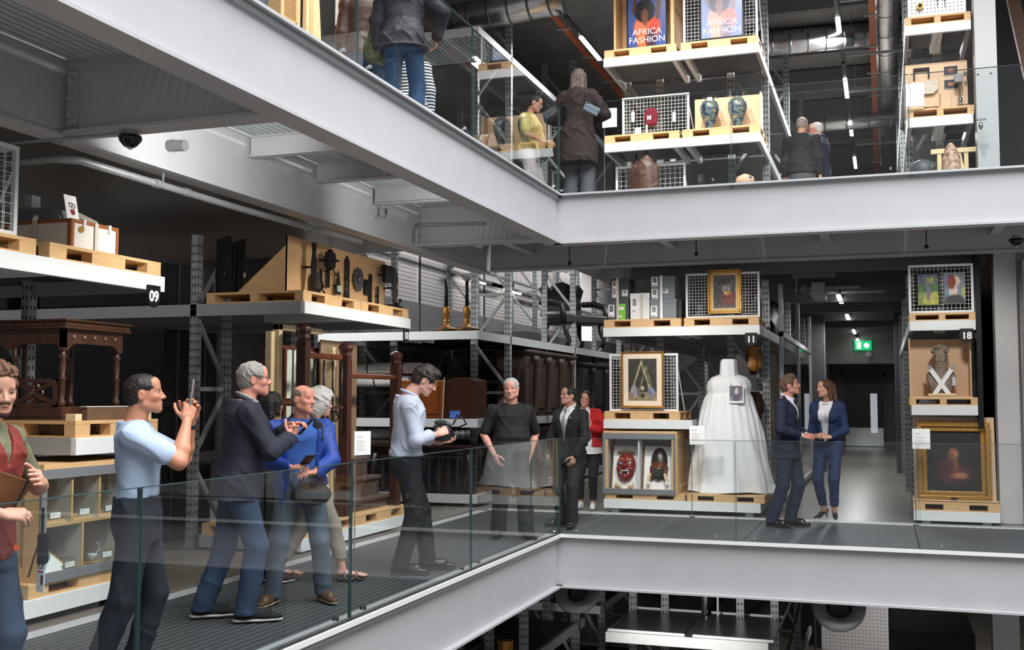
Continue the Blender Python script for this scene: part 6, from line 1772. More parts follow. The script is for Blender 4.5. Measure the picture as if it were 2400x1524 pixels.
# upper floor -------------------------------------------------------------
Z = FH
sp = dict(H=1.78, loc=(-4.65, 9.25, Z), rz=35, skin=(206, 150, 124), head=(0, 0, 0), vs=.008, feet=FEET, b=1.1, hands=dict(R=DOWN(1), L=DOWN(-1)), label='person in brown leather jacket and blue jeans on the upper gallery beside the pale crates',
          wear=[dict(k='top', n='jacket', m=mat('brown_leather', (72, 42, 32), .5, var=.2, bump=.2, bscale=40), e=.03, hem=.5, sleeve=.97), dict(k='legs', n='jeans', m=DENIM, e=.014, w=1.15), dict(k='shoes', n='shoe', m=SHOEB)])
person(sp)
QUILT = mat('quilted_plum_coat', (44, 40, 50), .7, bump=.9, bscale=26, var=.15, scale=20)
sp = dict(H=1.70, sex='f', loc=(-4.08, 8.85, Z), rz=14, b=1.12, skin=(206, 150, 124), hair=('long', (60, 46, 40)), vs=.007, feet=dict(R=(.075, 0, -10), L=(-.075, 0, 10)), hands=dict(R=dict(w=(.17, .08, .55), pole=(1, -.6, 0)), L=dict(w=(-.15, .06, .48), pole=(-1, -.5, 0))),
          label='person in dark quilted coat and blue jeans seen from behind on the upper gallery',
          wear=[dict(k='top', n='coat', m=QUILT, e=.035, hem=.46, flare=1.2, sleeve=.97, sr=1.3, bust=False, noise=.005), dict(k='legs', n='jeans', m=cloth('mid_blue_denim', (46, 72, 106), var=.25), e=.012, w=1.12, taper=1.15), dict(k='shoes', n='shoe', m=SHOEB)])
person(sp)
t = thing('shoulder_bag', 'green and brown floral shoulder bag beside the quilted coat', 'bag', (-4.34, 8.9, Z + .72), 14)
MB().prism([(-.13, .0), (.1, -.02), (.13, .06), (.1, .34), (.0, .42), (-.07, .36), (-.15, .12)], -.05, .05).build('body', mat('floral_canvas', (96, 104, 62), .8, c2=(52, 46, 34), scale=26), t, bevel=.02)
MB().tube([(.05, 0, .34), (.1, -.02, .62), (.16, 0, .72)], .012, 6).build('strap', mat('brown_leather'), t)
STRIPE = mat('striped_jersey', (215, 215, 222), .8)
nt = STRIPE.node_tree; tc = nt.nodes.new('ShaderNodeTexCoord'); wv = nt.nodes.new('ShaderNodeTexWave'); wv.bands_direction = 'Z'; wv.inputs['Scale'].default_value = 9; wv.inputs['Distortion'].default_value = .6
rp = nt.nodes.new('ShaderNodeValToRGB'); rp.color_ramp.interpolation = 'CONSTANT'; rp.color_ramp.elements[0].color = (*lin((216, 218, 226)), 1); rp.color_ramp.elements[1].color = (*lin((28, 30, 40)), 1); rp.color_ramp.elements[1].position = .5
nt.links.new(tc.outputs['Object'], wv.inputs[0]); nt.links.new(wv.outputs[0], rp.inputs[0]); nt.links.new(rp.outputs[0], nt.nodes['Principled BSDF'].inputs['Base Color'])
sp = dict(H=1.66, sex='f', loc=(-4.92, 10.88, Z), rz=30, skin=(206, 150, 124), hair=('bun', (60, 46, 40)), vs=.008, feet=FEET, hands=dict(R=DOWN(1), L=dict(w=(-.17, .02, .5))), label='person in black and white striped top behind the blue jeans on the upper gallery',
          wear=[dict(k='top', n='striped_top', m=STRIPE, e=.03, hem=.4, sleeve=.9, sr=1.2, flare=1.15), dict(k='legs', n='trousers', m=BLACKT, e=.01), dict(k='shoes', n='shoe', m=SHOEB)])
person(sp)
YEL = cloth('yellow_knit', (212, 190, 110), .9, 120, .3)
sp = dict(H=1.62, sex='f', loc=(-4.34, 13.38, Z), rz=-94, skin=(206, 150, 128), hair=('bun', (34, 27, 25)), glasses=(110, 40, 40), head=(8, -16, -8), vs=.006, b=1.05, feet=FEET, squint=.6,
          hands=dict(R=dict(w=(.07, .15, .585), x=(-.4, .85, -.1), n=(.6, .2, .7), curl=(35, 45, 30), pole=(.9, -.7, -.3)), L=dict(w=(-.04, .16, .58), x=(.3, .9, 0), n=(-.5, .3, .8), curl=(35, 45, 30), pole=(-.9, -.7, -.3))),
          label='person with glasses in pale yellow knit top and white trousers on the upper gallery',
          wear=[dict(k='top', n='knit_top', m=YEL, e=.022, hem=.54, sleeve=.42, sr=1.4, nr=.05, fit=1.06), dict(k='legs', n='trousers', m=cloth('white_pink_trousers', (222, 212, 212)), e=.016, w=1.3, taper=1.2, waist=.09), dict(k='shoes', n='shoe', m=LACE)])
p16, K = person(sp)
t = thing('black_handbag', 'black bag held before the yellow knit top', 'bag', (-4.12, 13.35, Z + .82), -94)
MB().ball((0, 0, 0), (.07, .05, .11), 12, 8).build('body', BLACK, t, smooth=True); MB().tube([(-.03, 0, .09), (0, 0, .16), (.03, 0, .09)], .008, 6).build('strap', BLACK, t)
COATB = cloth('dark_brown_coat', (52, 38, 36), .85)
sp = dict(H=1.72, sex='f', loc=(-3.5, 12.75, Z), rz=4, skin=(206, 150, 124), hair=('long', (94, 82, 74)), hairlen=.32, head=(0, 4, 0), vs=.0065, b=1.1, feet=dict(R=(.06, 0, 0), L=(-.06, 0, 0)), hands=dict(R=dict(w=(.08, .14, .62), pole=(1, -.5, -.3)), L=dict(w=(-.08, .14, .62), pole=(-1, -.5, -.3))),
          label='person with long greying hair in dark brown coat seen from behind',
          wear=[dict(k='top', n='coat', m=COATB, e=.035, hem=.29, flare=1.22, sleeve=.97, sr=1.35, bust=False, noise=.006), dict(k='legs', n='trousers', m=cloth('grey_denim', (92, 92, 98), var=.2), e=.014, w=1.3, taper=1.3, hem=.02), dict(k='shoes', n='shoe', m=BLACK)])
person(sp)
t = thing('belt_pouch', 'small pale blue leather pouch at the back of the brown coat', 'bag', (-3.28, 12.56, Z + 1.12), 4); t.rotation_euler = (0, R(30), R(4))
MB().box(-.1, -.03, -.05, .1, .02, .05).build('body', mat('pale_blue_leather', (122, 134, 146), .4, bump=.2, bscale=30), t, bevel=.015); MB().box(-.102, -.034, -.0, .102, -.02, .052).build('flap', mat('pale_blue_leather'), t, bevel=.01)
MB().tube([(-.1, 0, .03), (-.2, .06, .16)], .008, 6).build('strap', BLACK, t)
sp = dict(H=1.78, loc=(-1.06, 16.2, Z), rz=-8, skin=(200, 146, 122), hair=('bald_sides', (150, 136, 126)), head=(-10, 0, 0), vs=.007, b=1.1, feet=FEET, hands=dict(R=DOWN(1), L=DOWN(-1)), label='person with shaved head in black jumper seen from behind in the upper corridor',
          wear=[dict(k='top', n='jumper', m=cloth('black_jumper', (24, 24, 30)), e=.026, hem=.5, sleeve=.97, sr=1.25), dict(k='legs', n='trousers', m=cloth('grey_slacks', (96, 96, 104)), e=.014, w=1.1), dict(k='shoes', n='shoe', m=SHOEB)])
person(sp)
sp = dict(H=1.74, loc=(-.82, 16.45, Z), rz=75, skin=(216, 152, 134), hair=('bald_sides', (206, 202, 196)), glasses=(60, 50, 50), head=(8, 0, 0), vs=.007, b=1.1, feet=FEET, hands=dict(R=DOWN(1), L=DOWN(-1)), label='bald person with glasses in navy jumper facing left in the upper corridor',
          wear=[dict(k='top', n='jumper', m=cloth('navy_jumper', (36, 42, 66)), e=.026, hem=.5, sleeve=.97, sr=1.2, collar=.8), dict(k='legs', n='trousers', m=BLACKT, e=.014), dict(k='shoes', n='shoe', m=SHOEB)])
person(sp)
sp = dict(H=1.75, loc=(-4.0, 6.1, Z), rz=20, skin=(206, 150, 124), vs=.01, feet=FEET, hands=dict(R=DOWN(1), L=DOWN(-1)), label='person in grey jeans at the top left of the upper gallery',
          wear=[dict(k='top', n='jacket', m=BLACKT, e=.025, hem=.5, sleeve=.97), dict(k='legs', n='jeans', m=cloth('grey_denim', (92, 92, 98)), e=.014, w=1.15), dict(k='shoes', n='shoe', m=SHOEB)])
person(sp)
# ------------------------------------------------------------------ sculpted exhibits
# white shrouded dress on bay 11
DRESS = mat('white_cotton_cover', (238, 238, 240), .85, var=.02, bump=.25, bscale=14)
t = thing('shrouded_dress', 'tall white cotton cover shaped like a wide gown with a hooded block head', 'dress cover', p11(1.66, .5, .295), 0)
prof = [(.60, .0), (.585, .04), (.56, .12), (.535, .3), (.5, .5), (.455, .75), (.40, 1.0), (.345, 1.2), (.31, 1.32), (.30, 1.38), (.305, 1.44), (.29, 1.5), (.24, 1.56), (.14, 1.595), (.085, 1.62)]
n = 120; vs = []; fs = []
rnd = random.Random(4); ph = [rnd.random() * 6.28 for _ in range(12)]
zz = np.interp(np.linspace(0, 1, 60), np.linspace(0, 1, len(prof)), [p[1] for p in prof]); rr = np.interp(np.linspace(0, 1, 60), np.linspace(0, 1, len(prof)), [p[0] for p in prof])
for i, (z, r) in enumerate(zip(zz, rr)):
    for k in range(n):
        a = 2 * pi * k / n
        f = np.clip(z / 1.3, 0, 1); fold = (1 - f) * .03 * math.sin(9 * a + ph[0] + 1.2 * z) + .017 * math.sin(23 * a + ph[1] + 2 * z) * (1 if z < 1.32 else .35) * (.35 + .65 * math.exp(-((z - 1.1) / .3) ** 2)) + .012 * math.sin(5 * a + 7 * z + ph[2]) + .008 * math.sin(14 * a + 11 * z)
        q = 1 + fold * 1.6
        if z < .12: q += .05 * math.sin(3 * a + 1) * (1 - z / .12) + .02 * math.sin(7 * a)
        pin = 1 - .05 * math.exp(-((z - 1.34) / .03) ** 2)
        vs.append((r * q * pin * math.cos(a), r * q * pin * math.sin(a) * (.72 if z < 1.3 else .66), z + (.02 * math.sin(4 * a) if i == 0 else 0)))
for i in range(59):
    for k in range(n): fs.append((i * n + k, i * n + (k + 1) % n, (i + 1) * n + (k + 1) % n, (i + 1) * n + k))
fs.append(tuple(range(n))[::-1]); fs.append(tuple(range(59 * n, 60 * n)))
MB().add(vs, fs).build('cover', DRESS, t, smooth=True)
hd = [(cap(V(0, 0, 1.58), V(0, 0, 1.64), .075, .08), .0, 'u'), (ell(V(0, 0, 1.67), V(.105, .12, .05)), .03, 'u')]
MB().add([(x * w, y * w * 1.1, z) for z, w in ((1.52, .115), (1.57, .13), (1.765, .12), (1.81, .1)) for x, y in ((-.7, -.95), (.0, -1.1), (.75, -.9), (1, 0), (.7, .9), (0, 1), (-.7, .9), (-1, 0))], [tuple(range(8))[::-1], tuple(range(24, 32))] + [(i * 8 + k, i * 8 + (k + 1) % 8, (i + 1) * 8 + (k + 1) % 8, (i + 1) * 8 + k) for i in range(3) for k in range(8)]).build('hood', DRESS, t, bevel=.012)
sh = [(cap(V(s * .05, -.13, 1.56), V(s * .2, -.195, 1.36), .03, .04, V(0, 1, 0), .3), .02, 'u') for s in (-1, 1)]
ph_ = thing('gown_photograph', 'photo print of a seated gown pinned to the white dress cover', 'photograph', p11(1.79, .235, 1.5), 6)
ph_.rotation_euler = (R(-10), 0, R(4))
picture('print', .2, .25, lambda u, v: mixc((240, 240, 240), (rect(u, v, .07, .93, .1, .94), (92, 94, 98)), (rect(u, v, .07, .93, .1, .35), (130, 132, 136)), (blob(u, v, .52, .62, .12, .16), (200, 190, 205)), (blob(u, v, .52, .3, .26, .2), (86, 74, 96)), (blob(u, v, .54, .78, .06, .07), (210, 190, 180))), ph_, nx=26, ny=32)
for x in (-.07, .08): MB().ball((x, -.008, .255), .008).build('red_pin', mat('red_pin', (190, 40, 36), .4), ph_)

# masks in the crate
def face_mask(name, label, loc, tilt, prims, colf, extra=None, vs=.006, noise=0):
    t = thing(name, label, 'mask', loc); t.rotation_euler = (R(tilt), 0, 0)
    sdf_mesh('face', [field(prims, vs, pad=.02, noise=noise, nf=90)], mat('painted_mask', attr='Col', rough=.3), t, col=colf)
    if extra: extra(t)
    return t


def lc(c): return np.array(lin(c))


pr = [(ell(V(0, 0, 0), V(.135, .1, .2)), 0, 'u'), (ell(V(0, -.03, -.12), V(.1, .09, .1)), .04, 'u'), (cap(V(-.07, -.09, .075), V(-.02, -.1, .05), .026), .02, 'u'), (cap(V(.07, -.09, .075), V(.02, -.1, .05), .026), .02, 'u'),
      (ell(V(0, -.115, -.01), V(.035, .035, .03)), .02, 'u'), (ell(V(-.035, -.1, -.015), V(.022, .024, .018)), .01, 'u'), (ell(V(.035, -.1, -.015), V(.022, .024, .018)), .01, 'u'),
      (ell(V(-.085, -.06, -.05), V(.04, .04, .04)), .02, 'u'), (ell(V(.085, -.06, -.05), V(.04, .04, .04)), .02, 'u'), (ell(V(0, -.12, -.095), V(.068, .045, .032)), .012, 's'), (ell(V(0, -.1, -.16), V(.04, .03, .03)), .02, 'u')]
for k in range(7): a = (k - 3) * .035; pr.append((ell(V(a, -.04 - .02 * (1 - abs(k - 3) / 3), .185 + .012 * (1 - abs(k - 3) / 4)), V(.018, .018, .022)), .004, 'u'))


def redcol(v):
    c = np.tile(lc((126, 26, 26)), (len(v), 1)); n_ = vnoise(v[:, 0] * 6, v[:, 2] * 6, 12)
    c *= (.75 + .5 * n_)[:, None]
    c[v[:, 2] > .165] = lc((132, 96, 58)); m = (np.abs(v[:, 2] - .085) < .012 + .02 * np.abs(v[:, 0])) & (np.abs(v[:, 0]) > .015) & (v[:, 1] < -.06); c[m] = lc((168, 120, 60))
    m = ((v[:, 0] / .068) ** 2 + ((v[:, 2] + .095) / .03) ** 2 < 1.5) & (v[:, 1] < -.05); c[m] = lc((50, 12, 12))
    return c


def rextra(t):
    for q in (-1, 1):
        MB().ball((q * .055, -.092, .035), (.036, .026, .03), 14, 8).build('eyeball', mat('painted_eye', (214, 206, 190), .3), t, smooth=True)
        MB().ball((q * .055, -.116, .035), (.014, .006, .014), 10, 6).build('pupil', mat('mask_pupil', (44, 62, 60), .3), t, smooth=True)
    for k in range(8):
        x = -.049 + k * .014; MB().ball((x, -.098, -.078), (.007, .008, .010), 8, 5).build('tooth', TEETH, t)
    for q in (-1, 1): MB().lathe([(.009, 0), (.006, .025), (.001, .04)], 6, (q * .052, -.1, -.125)).build('fang', TEETH, t)


face_mask('demon_mask', 'red carved mask with bulging eyes and white fangs in the left half of the crate', p11(.28, .18, .62), -14, pr, redcol, rextra)
for i, (x, s_) in enumerate(((.2, 1), (.36, -1))):
    t = thing('mask_cradle', 'small wooden bracket under the red mask, %s' % ('left' if i == 0 else 'right'), 'bracket', p11(x, .06, .35)); MB().bar((0, 0, 0), (-.05 * s_, .0, .05), .04, .025).bar((0, 0, 0), (.03 * s_, .0, .02), .04, .025).build('bracket', mat('pale_pine'), t)
pr = [(ell(V(0, 0, .06), V(.12, .1, .21)), 0, 'u'), (ell(V(0, -.04, -.1), V(.085, .085, .1)), .03, 'u'), (cap(V(-.05, -.095, -.035), V(.05, -.095, -.035), .018), .02, 'u'), (cap(V(0, -.1, -.05), V(0, -.125, -.1), .012, .018), .01, 'u'), (ell(V(0, -.115, -.14), V(.03, .018, .012)), .008, 'u'),
      (ell(V(-.036, -.115, -.07), V(.018, .014, .01)), .006, 's'), (ell(V(.036, -.115, -.07), V(.018, .014, .01)), .006, 's'), (cap(V(-.1, -.02, -.02), V(-.09, -.03, -.18), .03, .024), .01, 'u'), (cap(V(.1, -.02, -.02), V(.09, -.03, -.18), .03, .024), .01, 'u')]


def darkcol(v):
    c = np.tile(lc((44, 34, 30)), (len(v), 1)); m = (v[:, 2] < .03) & (v[:, 2] > -.045); c[m] = lc((104, 54, 28)); m = (np.abs(v[:, 0]) > .075) & (v[:, 2] < 0); c[m] = lc((96, 48, 26))
    m = (np.abs(v[:, 2] - .04) < .008); c[m] = lc((120, 64, 30)); m = (v[:, 2] < -.045) & (np.abs(v[:, 0]) < .075); c[m] = lc((46, 50, 46))
    return c * (.8 + .4 * vnoise(v[:, 0] * 5, v[:, 2] * 5, 14))[:, None]


face_mask('helmet_mask', 'dark brown tall helmet mask with small grey face in the right half of the crate', p11(.74, .2, .62), -14, pr, darkcol)
for i, (x, s_) in enumerate(((.61, 1), (.87, -1))):
    t = thing('mask_cradle', 'pale padded bracket holding the helmet mask, %s' % ('left' if i == 0 else 'right'), 'bracket', p11(x, .06, .42)); MB().bar((0, 0, 0), (.03 * s_, .0, .12), .035, .03).build('bracket', mat('pale_pine'), t); MB().ball((0, 0, -.02), .028).build('pad', WHITE, t, smooth=True)

# stone bust with crossed straps
STONE = mat('weathered_stone', (142, 130, 112), .85, var=.3, scale=14, bump=.4, bscale=40)
t = thing('stone_bust', 'weathered stone bust of a curly haired head tied with crossed white straps', 'bust', p18(.37, .26, 1.6))
spb = dict(hs=1, H=1.7)
Kb = dict(hs=1.05, Rh=rotz(R(172)) @ rotx(R(-6)), hc=V(0, -.01, .49), N=V(0, .0, .34), ax=V(0, 0, 1))
pb = head_prims(Kb, dict(fat=.3)) + [(cap(V(0, 0, .36), V(0, .01, .28), .07, .085), .03, 'u'), (cap(V(-.11, .0, .25), V(.11, .0, .25), .065), .04, 'u'), (cap(V(-.1, 0, .2), V(-.06, 0, .06), .07, .06), .03, 'u'), (cap(V(.1, 0, .2), V(.06, 0, .06), .07, .06), .03, 'u'), (ell(V(0, -.02, .15), V(.13, .08, .13)), .03, 'u'), (cap(V(0, 0, .05), V(0, 0, .0), .06, .1), .02, 'u')]
rn = random.Random(8)
for k in range(46):
    a, b_ = rn.uniform(-.2, pi + .2), rn.uniform(.15, 1.4)
    x, y, z = math.cos(a) * math.cos(b_) * .092, (.0 if False else -math.sin(2 * a) * .02) + rn.uniform(-.07, .09) * math.cos(b_ * .6), .045 + math.sin(b_) * .1
    pb.append((ell(Kb['hc'] + Kb['Rh'] @ V(x, y * .9 - .01, z) * 1.05, V(.022, .022, .02)), .006, 'u'))
sdf_mesh('stone', [field(pb, .0055, noise=.0012, nf=80)], STONE, t)
for q in (-1, 1):
    MB().bar((q * .14, -.10, .36), (-q * .085, -.13, .02), .055, .006, up=(0, 1, 0)).build('strap', WHITE, t); MB().tube([(q * .14, -.1, .36), (q * .14, -.115, .36)], .03, 12).build('strap_disc', mat('grey_disc', (150, 148, 144), .5), t)
MB().box(-.16, -.15, .0, .16, .1, .03).build('plinth', mat('pale_pine'), t)
MB().box(.13, -.1, .13, .165, -.07, .24).build('paper_tag', mat('lilac_tag', (206, 204, 222), .6), t)

# ------------------------------------------------------------------ upper floor racks and exhibits
Z = FH
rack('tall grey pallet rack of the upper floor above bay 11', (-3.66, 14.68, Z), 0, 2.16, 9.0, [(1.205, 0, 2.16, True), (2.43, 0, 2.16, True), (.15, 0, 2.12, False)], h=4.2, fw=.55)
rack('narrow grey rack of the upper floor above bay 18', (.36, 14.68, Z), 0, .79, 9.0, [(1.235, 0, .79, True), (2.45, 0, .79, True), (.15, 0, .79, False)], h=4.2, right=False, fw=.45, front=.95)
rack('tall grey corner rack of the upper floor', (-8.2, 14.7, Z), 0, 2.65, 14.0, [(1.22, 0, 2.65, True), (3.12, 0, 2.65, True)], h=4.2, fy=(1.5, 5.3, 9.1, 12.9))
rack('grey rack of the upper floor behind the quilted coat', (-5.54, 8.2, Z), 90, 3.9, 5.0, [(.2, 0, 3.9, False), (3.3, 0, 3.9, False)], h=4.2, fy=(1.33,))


def u11(x, y, z): return (-3.66 + x, 14.68 + y, Z + z)
def u18(x, y, z): return (.36 + x, 14.68 + y, Z + z)


pallet('pine pallet under the left poster crate, upper rack', u11(.01, .01, 2.43), 0, 1.03, .95)
pallet('pine pallet under the right poster panel, upper rack', u11(1.1, .01, 2.43), 0, 1.05, .95)
pallet('pine pallet under the red cap panel', u11(.01, .01, 1.205), 0, 1.06, .95)
pallet('pine pallet under the two vases', u11(1.11, .01, 1.205), 0, 1.05, .95)


def poster_fn(pale):
    def fn(u, v):
        bg = (64, 84, 150)
        L = [(blob(u, v, .5, .95, .9, .5, .9) * .35, (104, 122, 178)), (blob(u, v, .5, .30, .34, .2, .3), (236, 92, 62)), (blob(u, v, .33, .36, .16, .16, .4), (240, 120, 90)), (blob(u, v, .72, .34, .13, .16, .4), (226, 70, 50)), (blob(u, v, .45, .12, .22, .2, .4), (222, 110, 60)), (blob(u, v, .6, .1, .14, .2, .5), (70, 40, 60)),
             (blob(u, v, .44, .62, .27, .2, .2), (22, 20, 26)), (blob(u, v, .44, .55, .1, .11, .25), (112, 68, 54)), (blob(u, v, .45, .46, .07, .1, .3), (120, 74, 58))]
        for (a, b_), (c_, d_), w in (((.15, .62), (.2, .86), .045), ((.2, .86), (.62, 1.0), .045), ((.78, .5), (.82, .75), .05), ((.82, .75), (.66, 1.0), .045)):
            t_ = np.clip(((u - a) * (c_ - a) + (v - b_) * (d_ - b_)) / ((c_ - a) ** 2 + (d_ - b_) ** 2), 0, 1)
            dd = np.sqrt((u - a - t_ * (c_ - a)) ** 2 + (v - b_ - t_ * (d_ - b_)) ** 2); L.append((np.clip((w - dd) * 40 + .5, 0, 1), (96, 58, 48)))
        out = mixc(bg, *L)
        return [o * .55 + 255 * .42 * c for o, c in zip(out, (.9, .95, 1.05))] if pale else out
    return fn


t = thing('poster_crate', 'open plywood crate holding the darker fashion poster', 'crate', u11(.14, .06, 2.545))
cwd = 0.86
MB().box(0, 0, 0, .03, .9, 1.5).build('side_panel', PLY, t); MB().box(cwd - .05, 0, 0, cwd, .9, 1.5).build('side_panel', PLY, t); MB().box(.03, .42, 0, cwd - .05, .45, 1.5).build('back_panel', PLY, t); MB().box(.03, 0, 0, cwd - .05, .45, .02).build('base_panel', PLY, t)


def poster(label, loc, pale, w=.54, h=.82):
    t = thing('fashion_poster', label, 'poster', loc)
    for b in ((-w / 2 - .02, -.02, 0, -w / 2, .02, h + .04), (w / 2, -.02, 0, w / 2 + .02, .02, h + .04), (-w / 2, -.02, 0, w / 2, .02, .02), (-w / 2, -.02, h + .02, w / 2, .02, h + .04)): MB().box(*b).build('frame', BLACK, t)
    picture('print', w, h, poster_fn(pale), t, (0, -.004, .02), nx=60, ny=90, m=PRINTG)
    text('AFRICA', .125, WHITE, t, (.0, -.012, .225), ext=.001, sx=1.0); text('FASHION', .125, WHITE, t, (.0, -.012, .11), ext=.001, sx=1.0)
    return t


poster('dark framed blue poster with white lettering in the plywood crate', u11(.6, .15, 2.575), False)
poster('paler blue framed poster with white lettering on the mesh panel', u11(1.66, .06, 2.56), True, .56)
mesh_panel('white mesh panel behind the paler poster', u11(1.12, .1, 2.545), 0, 1.02, 1.4, .05)
mesh_panel('pale mesh panel with a dark red cap', u11(.2, .3, 1.32), 0, .96, .60, .05)
t = thing('red_cap', 'dark red knitted cap with a white letter H', 'cap', u11(.62, .285, 1.62))
sdf_mesh('knit', [field([(ell(V(0, 0, 0), V(.1, .03, .135)), 0, 'u'), (cap(V(-.06, 0, -.1), V(.06, 0, -.1), .03, .03), .02, 'u')], .008, noise=.002, nf=120)], mat('dark_red_knit', (112, 20, 40), .9, bump=.5, bscale=90), t)
text('H', .075, WHITE, t, (-.02, -.034, -.03), ext=.002, off=.006)
for i, (x, z, h_) in enumerate(((.36, 1.63, .15), (.95, 1.58, .14))):
    t = thing('white_tag', 'white rounded tag hanging on the mesh panel, %s of the red cap' % ('left' if i == 0 else 'right'), 'tag', u11(x, .29, z)); MB().box(-.025, -.012, -h_ / 2, .025, 0, h_ / 2).build('tag', WHITE, t, bevel=.008); MB().tube([(0, -.006, h_ / 2), (.0, -.006, h_ / 2 + .03)], .004, 5).build('loop', WHITE, t)
for i, (x, w, h_) in enumerate(((.46, .09, .12), (.585, .03, .15))):
    t = thing('paper_note', 'small pale paper standing at the foot of the mesh panel, %s' % ('larger white one' if i == 0 else 'slim pink one'), 'paper', u11(x, .15, 1.32)); MB().box(-w / 2, 0, 0, w / 2, .004, h_).build('sheet', WHITE if i == 0 else mat('pinkish_paper', (206, 180, 172), .6), t)
t = label_stand('white caption board before the red cap panel', u11(.1, -.06, 0), 0, 1.42, .21, .27)
t = thing('plywood_sheet', 'plywood back board behind the two vases', 'board', u11(1.22, .42, 1.32)); MB().box(0, 0, 0, .92, .02, .52).box(.92, -.2, 0, .94, .02, .5).build('board', mat('birch_ply'), t)
CLOIS = mat('cloisonne_enamel', (70, 104, 130), .22, c2=(66, 42, 26), scale=13, coat=.5, detail=6)
nt = CLOIS.node_tree; b_ = nt.nodes['Principled BSDF']; rp = [n_ for n_ in nt.nodes if n_.type == 'VALTORGB'][0]
for pos, c in ((.42, (40, 62, 92)), (.5, (112, 128, 124)), (.57, (70, 48, 34)), (.63, (176, 160, 122))):
    e_ = rp.color_ramp.elements.new(pos); e_.color = (*lin(c), 1)
for i, x in enumerate((1.46, 1.84)):
    t = thing('enamel_vase', 'blue and brown cloisonne vase, %s of the pair' % ('left' if i == 0 else 'right'), 'vase', u11(x, .2, 1.32))
    MB().lathe([(.05, 0), (.06, .01), (.056, .03), (.075, .1), (.11, .2), (.132, .29), (.13, .35), (.105, .4), (.07, .425), (.06, .44), (.062, .455)], 24).build('body', CLOIS, t, smooth=True)
    MB().lathe([(.06, .45), (.085, .47), (.09, .48), (.085, .487), (.06, .48)], 24).build('rim', mat('dark_enamel', (30, 40, 52), .2), t, smooth=True)
    if i == 0: MB().box(-.02, -.1, .4, .05, -.09, .45).build('paper_tag', WHITE, t)
mesh_panel('white mesh panel behind the brown coats at the foot of the upper rack', u11(.1, .3, .15), 0, 1.0, .78, .07)
for i, (x, w, h_) in enumerate(((.58, .3, .9), (.42, .16, .86))):
    t = thing('brown_jacket', 'brown leather coat on a dark stand, %s' % ('larger front one' if i == 0 else 'slimmer one behind'), 'coat', u11(x, .12 + i * .1, .16))
    sdf_mesh('garment', [field([(loft(V(0, 0, 0), V(0, 0, 1), V(0, 1, 0), [(0, w * .5, .1, 0), (.5, w * .5, .11, 0), (.7, w * .46, .1, 0), (h_ - .1, w * .3, .07, 0), (h_, w * .1, .04, 0)]), 0, 'u'), (cap(V(-w * .42, 0, .66), V(-w * .5, 0, .2), .05, .045), .03, 'u'), (cap(V(w * .42, 0, .66), V(w * .5, 0, .2), .05, .045), .03, 'u')], .01, noise=.004, nf=40)], mat('worn_brown_leather', (78, 50, 40), .5, var=.25, bump=.3, bscale=40), t)
    MB().tube([(0, 0, 0), (0, 0, h_ + .06)], .012, 6).build('stand', BLACK, t)
t = thing('glass_case', 'low clear acrylic case on the upper rack base', 'display case', u11(1.3, .1, .15))
MB().box(0, 0, 0, .62, .005, .55).box(0, .5, 0, .62, .505, .55).box(0, 0, 0, .005, .5, .55).box(.615, 0, 0, .62, .5, .55).build('acrylic_wall', GLASS, t); MB().box(-.0, -.0, .55, .62, .505, .556).build('acrylic_lid', GLASS, t); MB().box(0, 0, -.0, .62, .5, .02).build('case_base', mat('grey_cover'), t)
t = thing('plaster_head', 'pale rounded plaster head seen over the floor edge by the acrylic case', 'sculpture', u11(2.0, -.4, .0)); MB().lathe([(.09, 0), (.05, .1), (.06, .36), (.1, .38), (.13, .44), (.11, .52), (.03, .56)], 14).build('head', mat('terracotta_pale', (196, 160, 134), .8), t, smooth=True)
# bay 18 above
pallet('pine pallet under the white pegboard', u18(0, .01, 2.45), 0, .79, .9, .115, ends=.1, mid=.1)
pallet('pine pallet under the carved tablet board', u18(0, .01, 1.235), 0, .8, .9, .115, ends=.1, mid=.1)
t = thing('tool_pegboard', 'white pegboard with yellow tools on the upper rack', 'pegboard', u18(.04, .05, 2.565))
MB().box(0, 0, 0, .7, .02, .7).build('board', WHITE, t)
mb = MB()
for i in range(14):
    for j in range(12): mb.box(.045 + i * .046, -.0015, .05 + j * .046, .057 + i * .046, .001, .062 + j * .046)
mb.build('peg_hole', HOLE, t)['kind'] = 'stuff'
YT = mat('yellow_tool', (222, 180, 40), .4)
for i, (x, z) in enumerate(((.36, .12), (.45, .1))):
    q = thing('screwdriver', 'yellow and black screwdriver on the pegboard, %s' % ('left' if i == 0 else 'right'), 'tool', u18(.04 + x, .03, 2.565 + z)); MB().tube([(0, 0, 0), (0, 0, .09)], .005, 6).build('shaft', CHROME, q); MB().tube([(0, 0, .09), (0, 0, .2)], .014, 8).build('handle', YT, q)
q = thing('tape_measure', 'yellow and black tape measure on the pegboard', 'tool', u18(.19, .03, 2.7)); MB().tube([(0, 0, 0), (0, -.04, 0)], .042, 16).build('case', YT, q); MB().tube([(0, -.04, 0), (0, -.045, 0)], .026, 12).build('face', BLACK, q)
t = thing('tablet_board', 'plywood board holding a carved pale tablet and photographs', 'board', u18(.0, .4, 1.35)); MB().box(0, 0, 0, .76, .02, .7).build('board', mat('birch_ply'), t)
q = thing('carved_tablet', 'pale carved curved tablet on the board', 'tablet', u18(.24, .37, 1.72)); MB().prism([(-.17, .08), (-.17, -.02), (-.14, -.09), (.1, -.09), (.16, -.03), (.17, .1), (.0, .08)], -.02, .0).build('stone', mat('pale_stone', (214, 202, 188), .8, var=.15, scale=30, bump=.5, bscale=60), q)
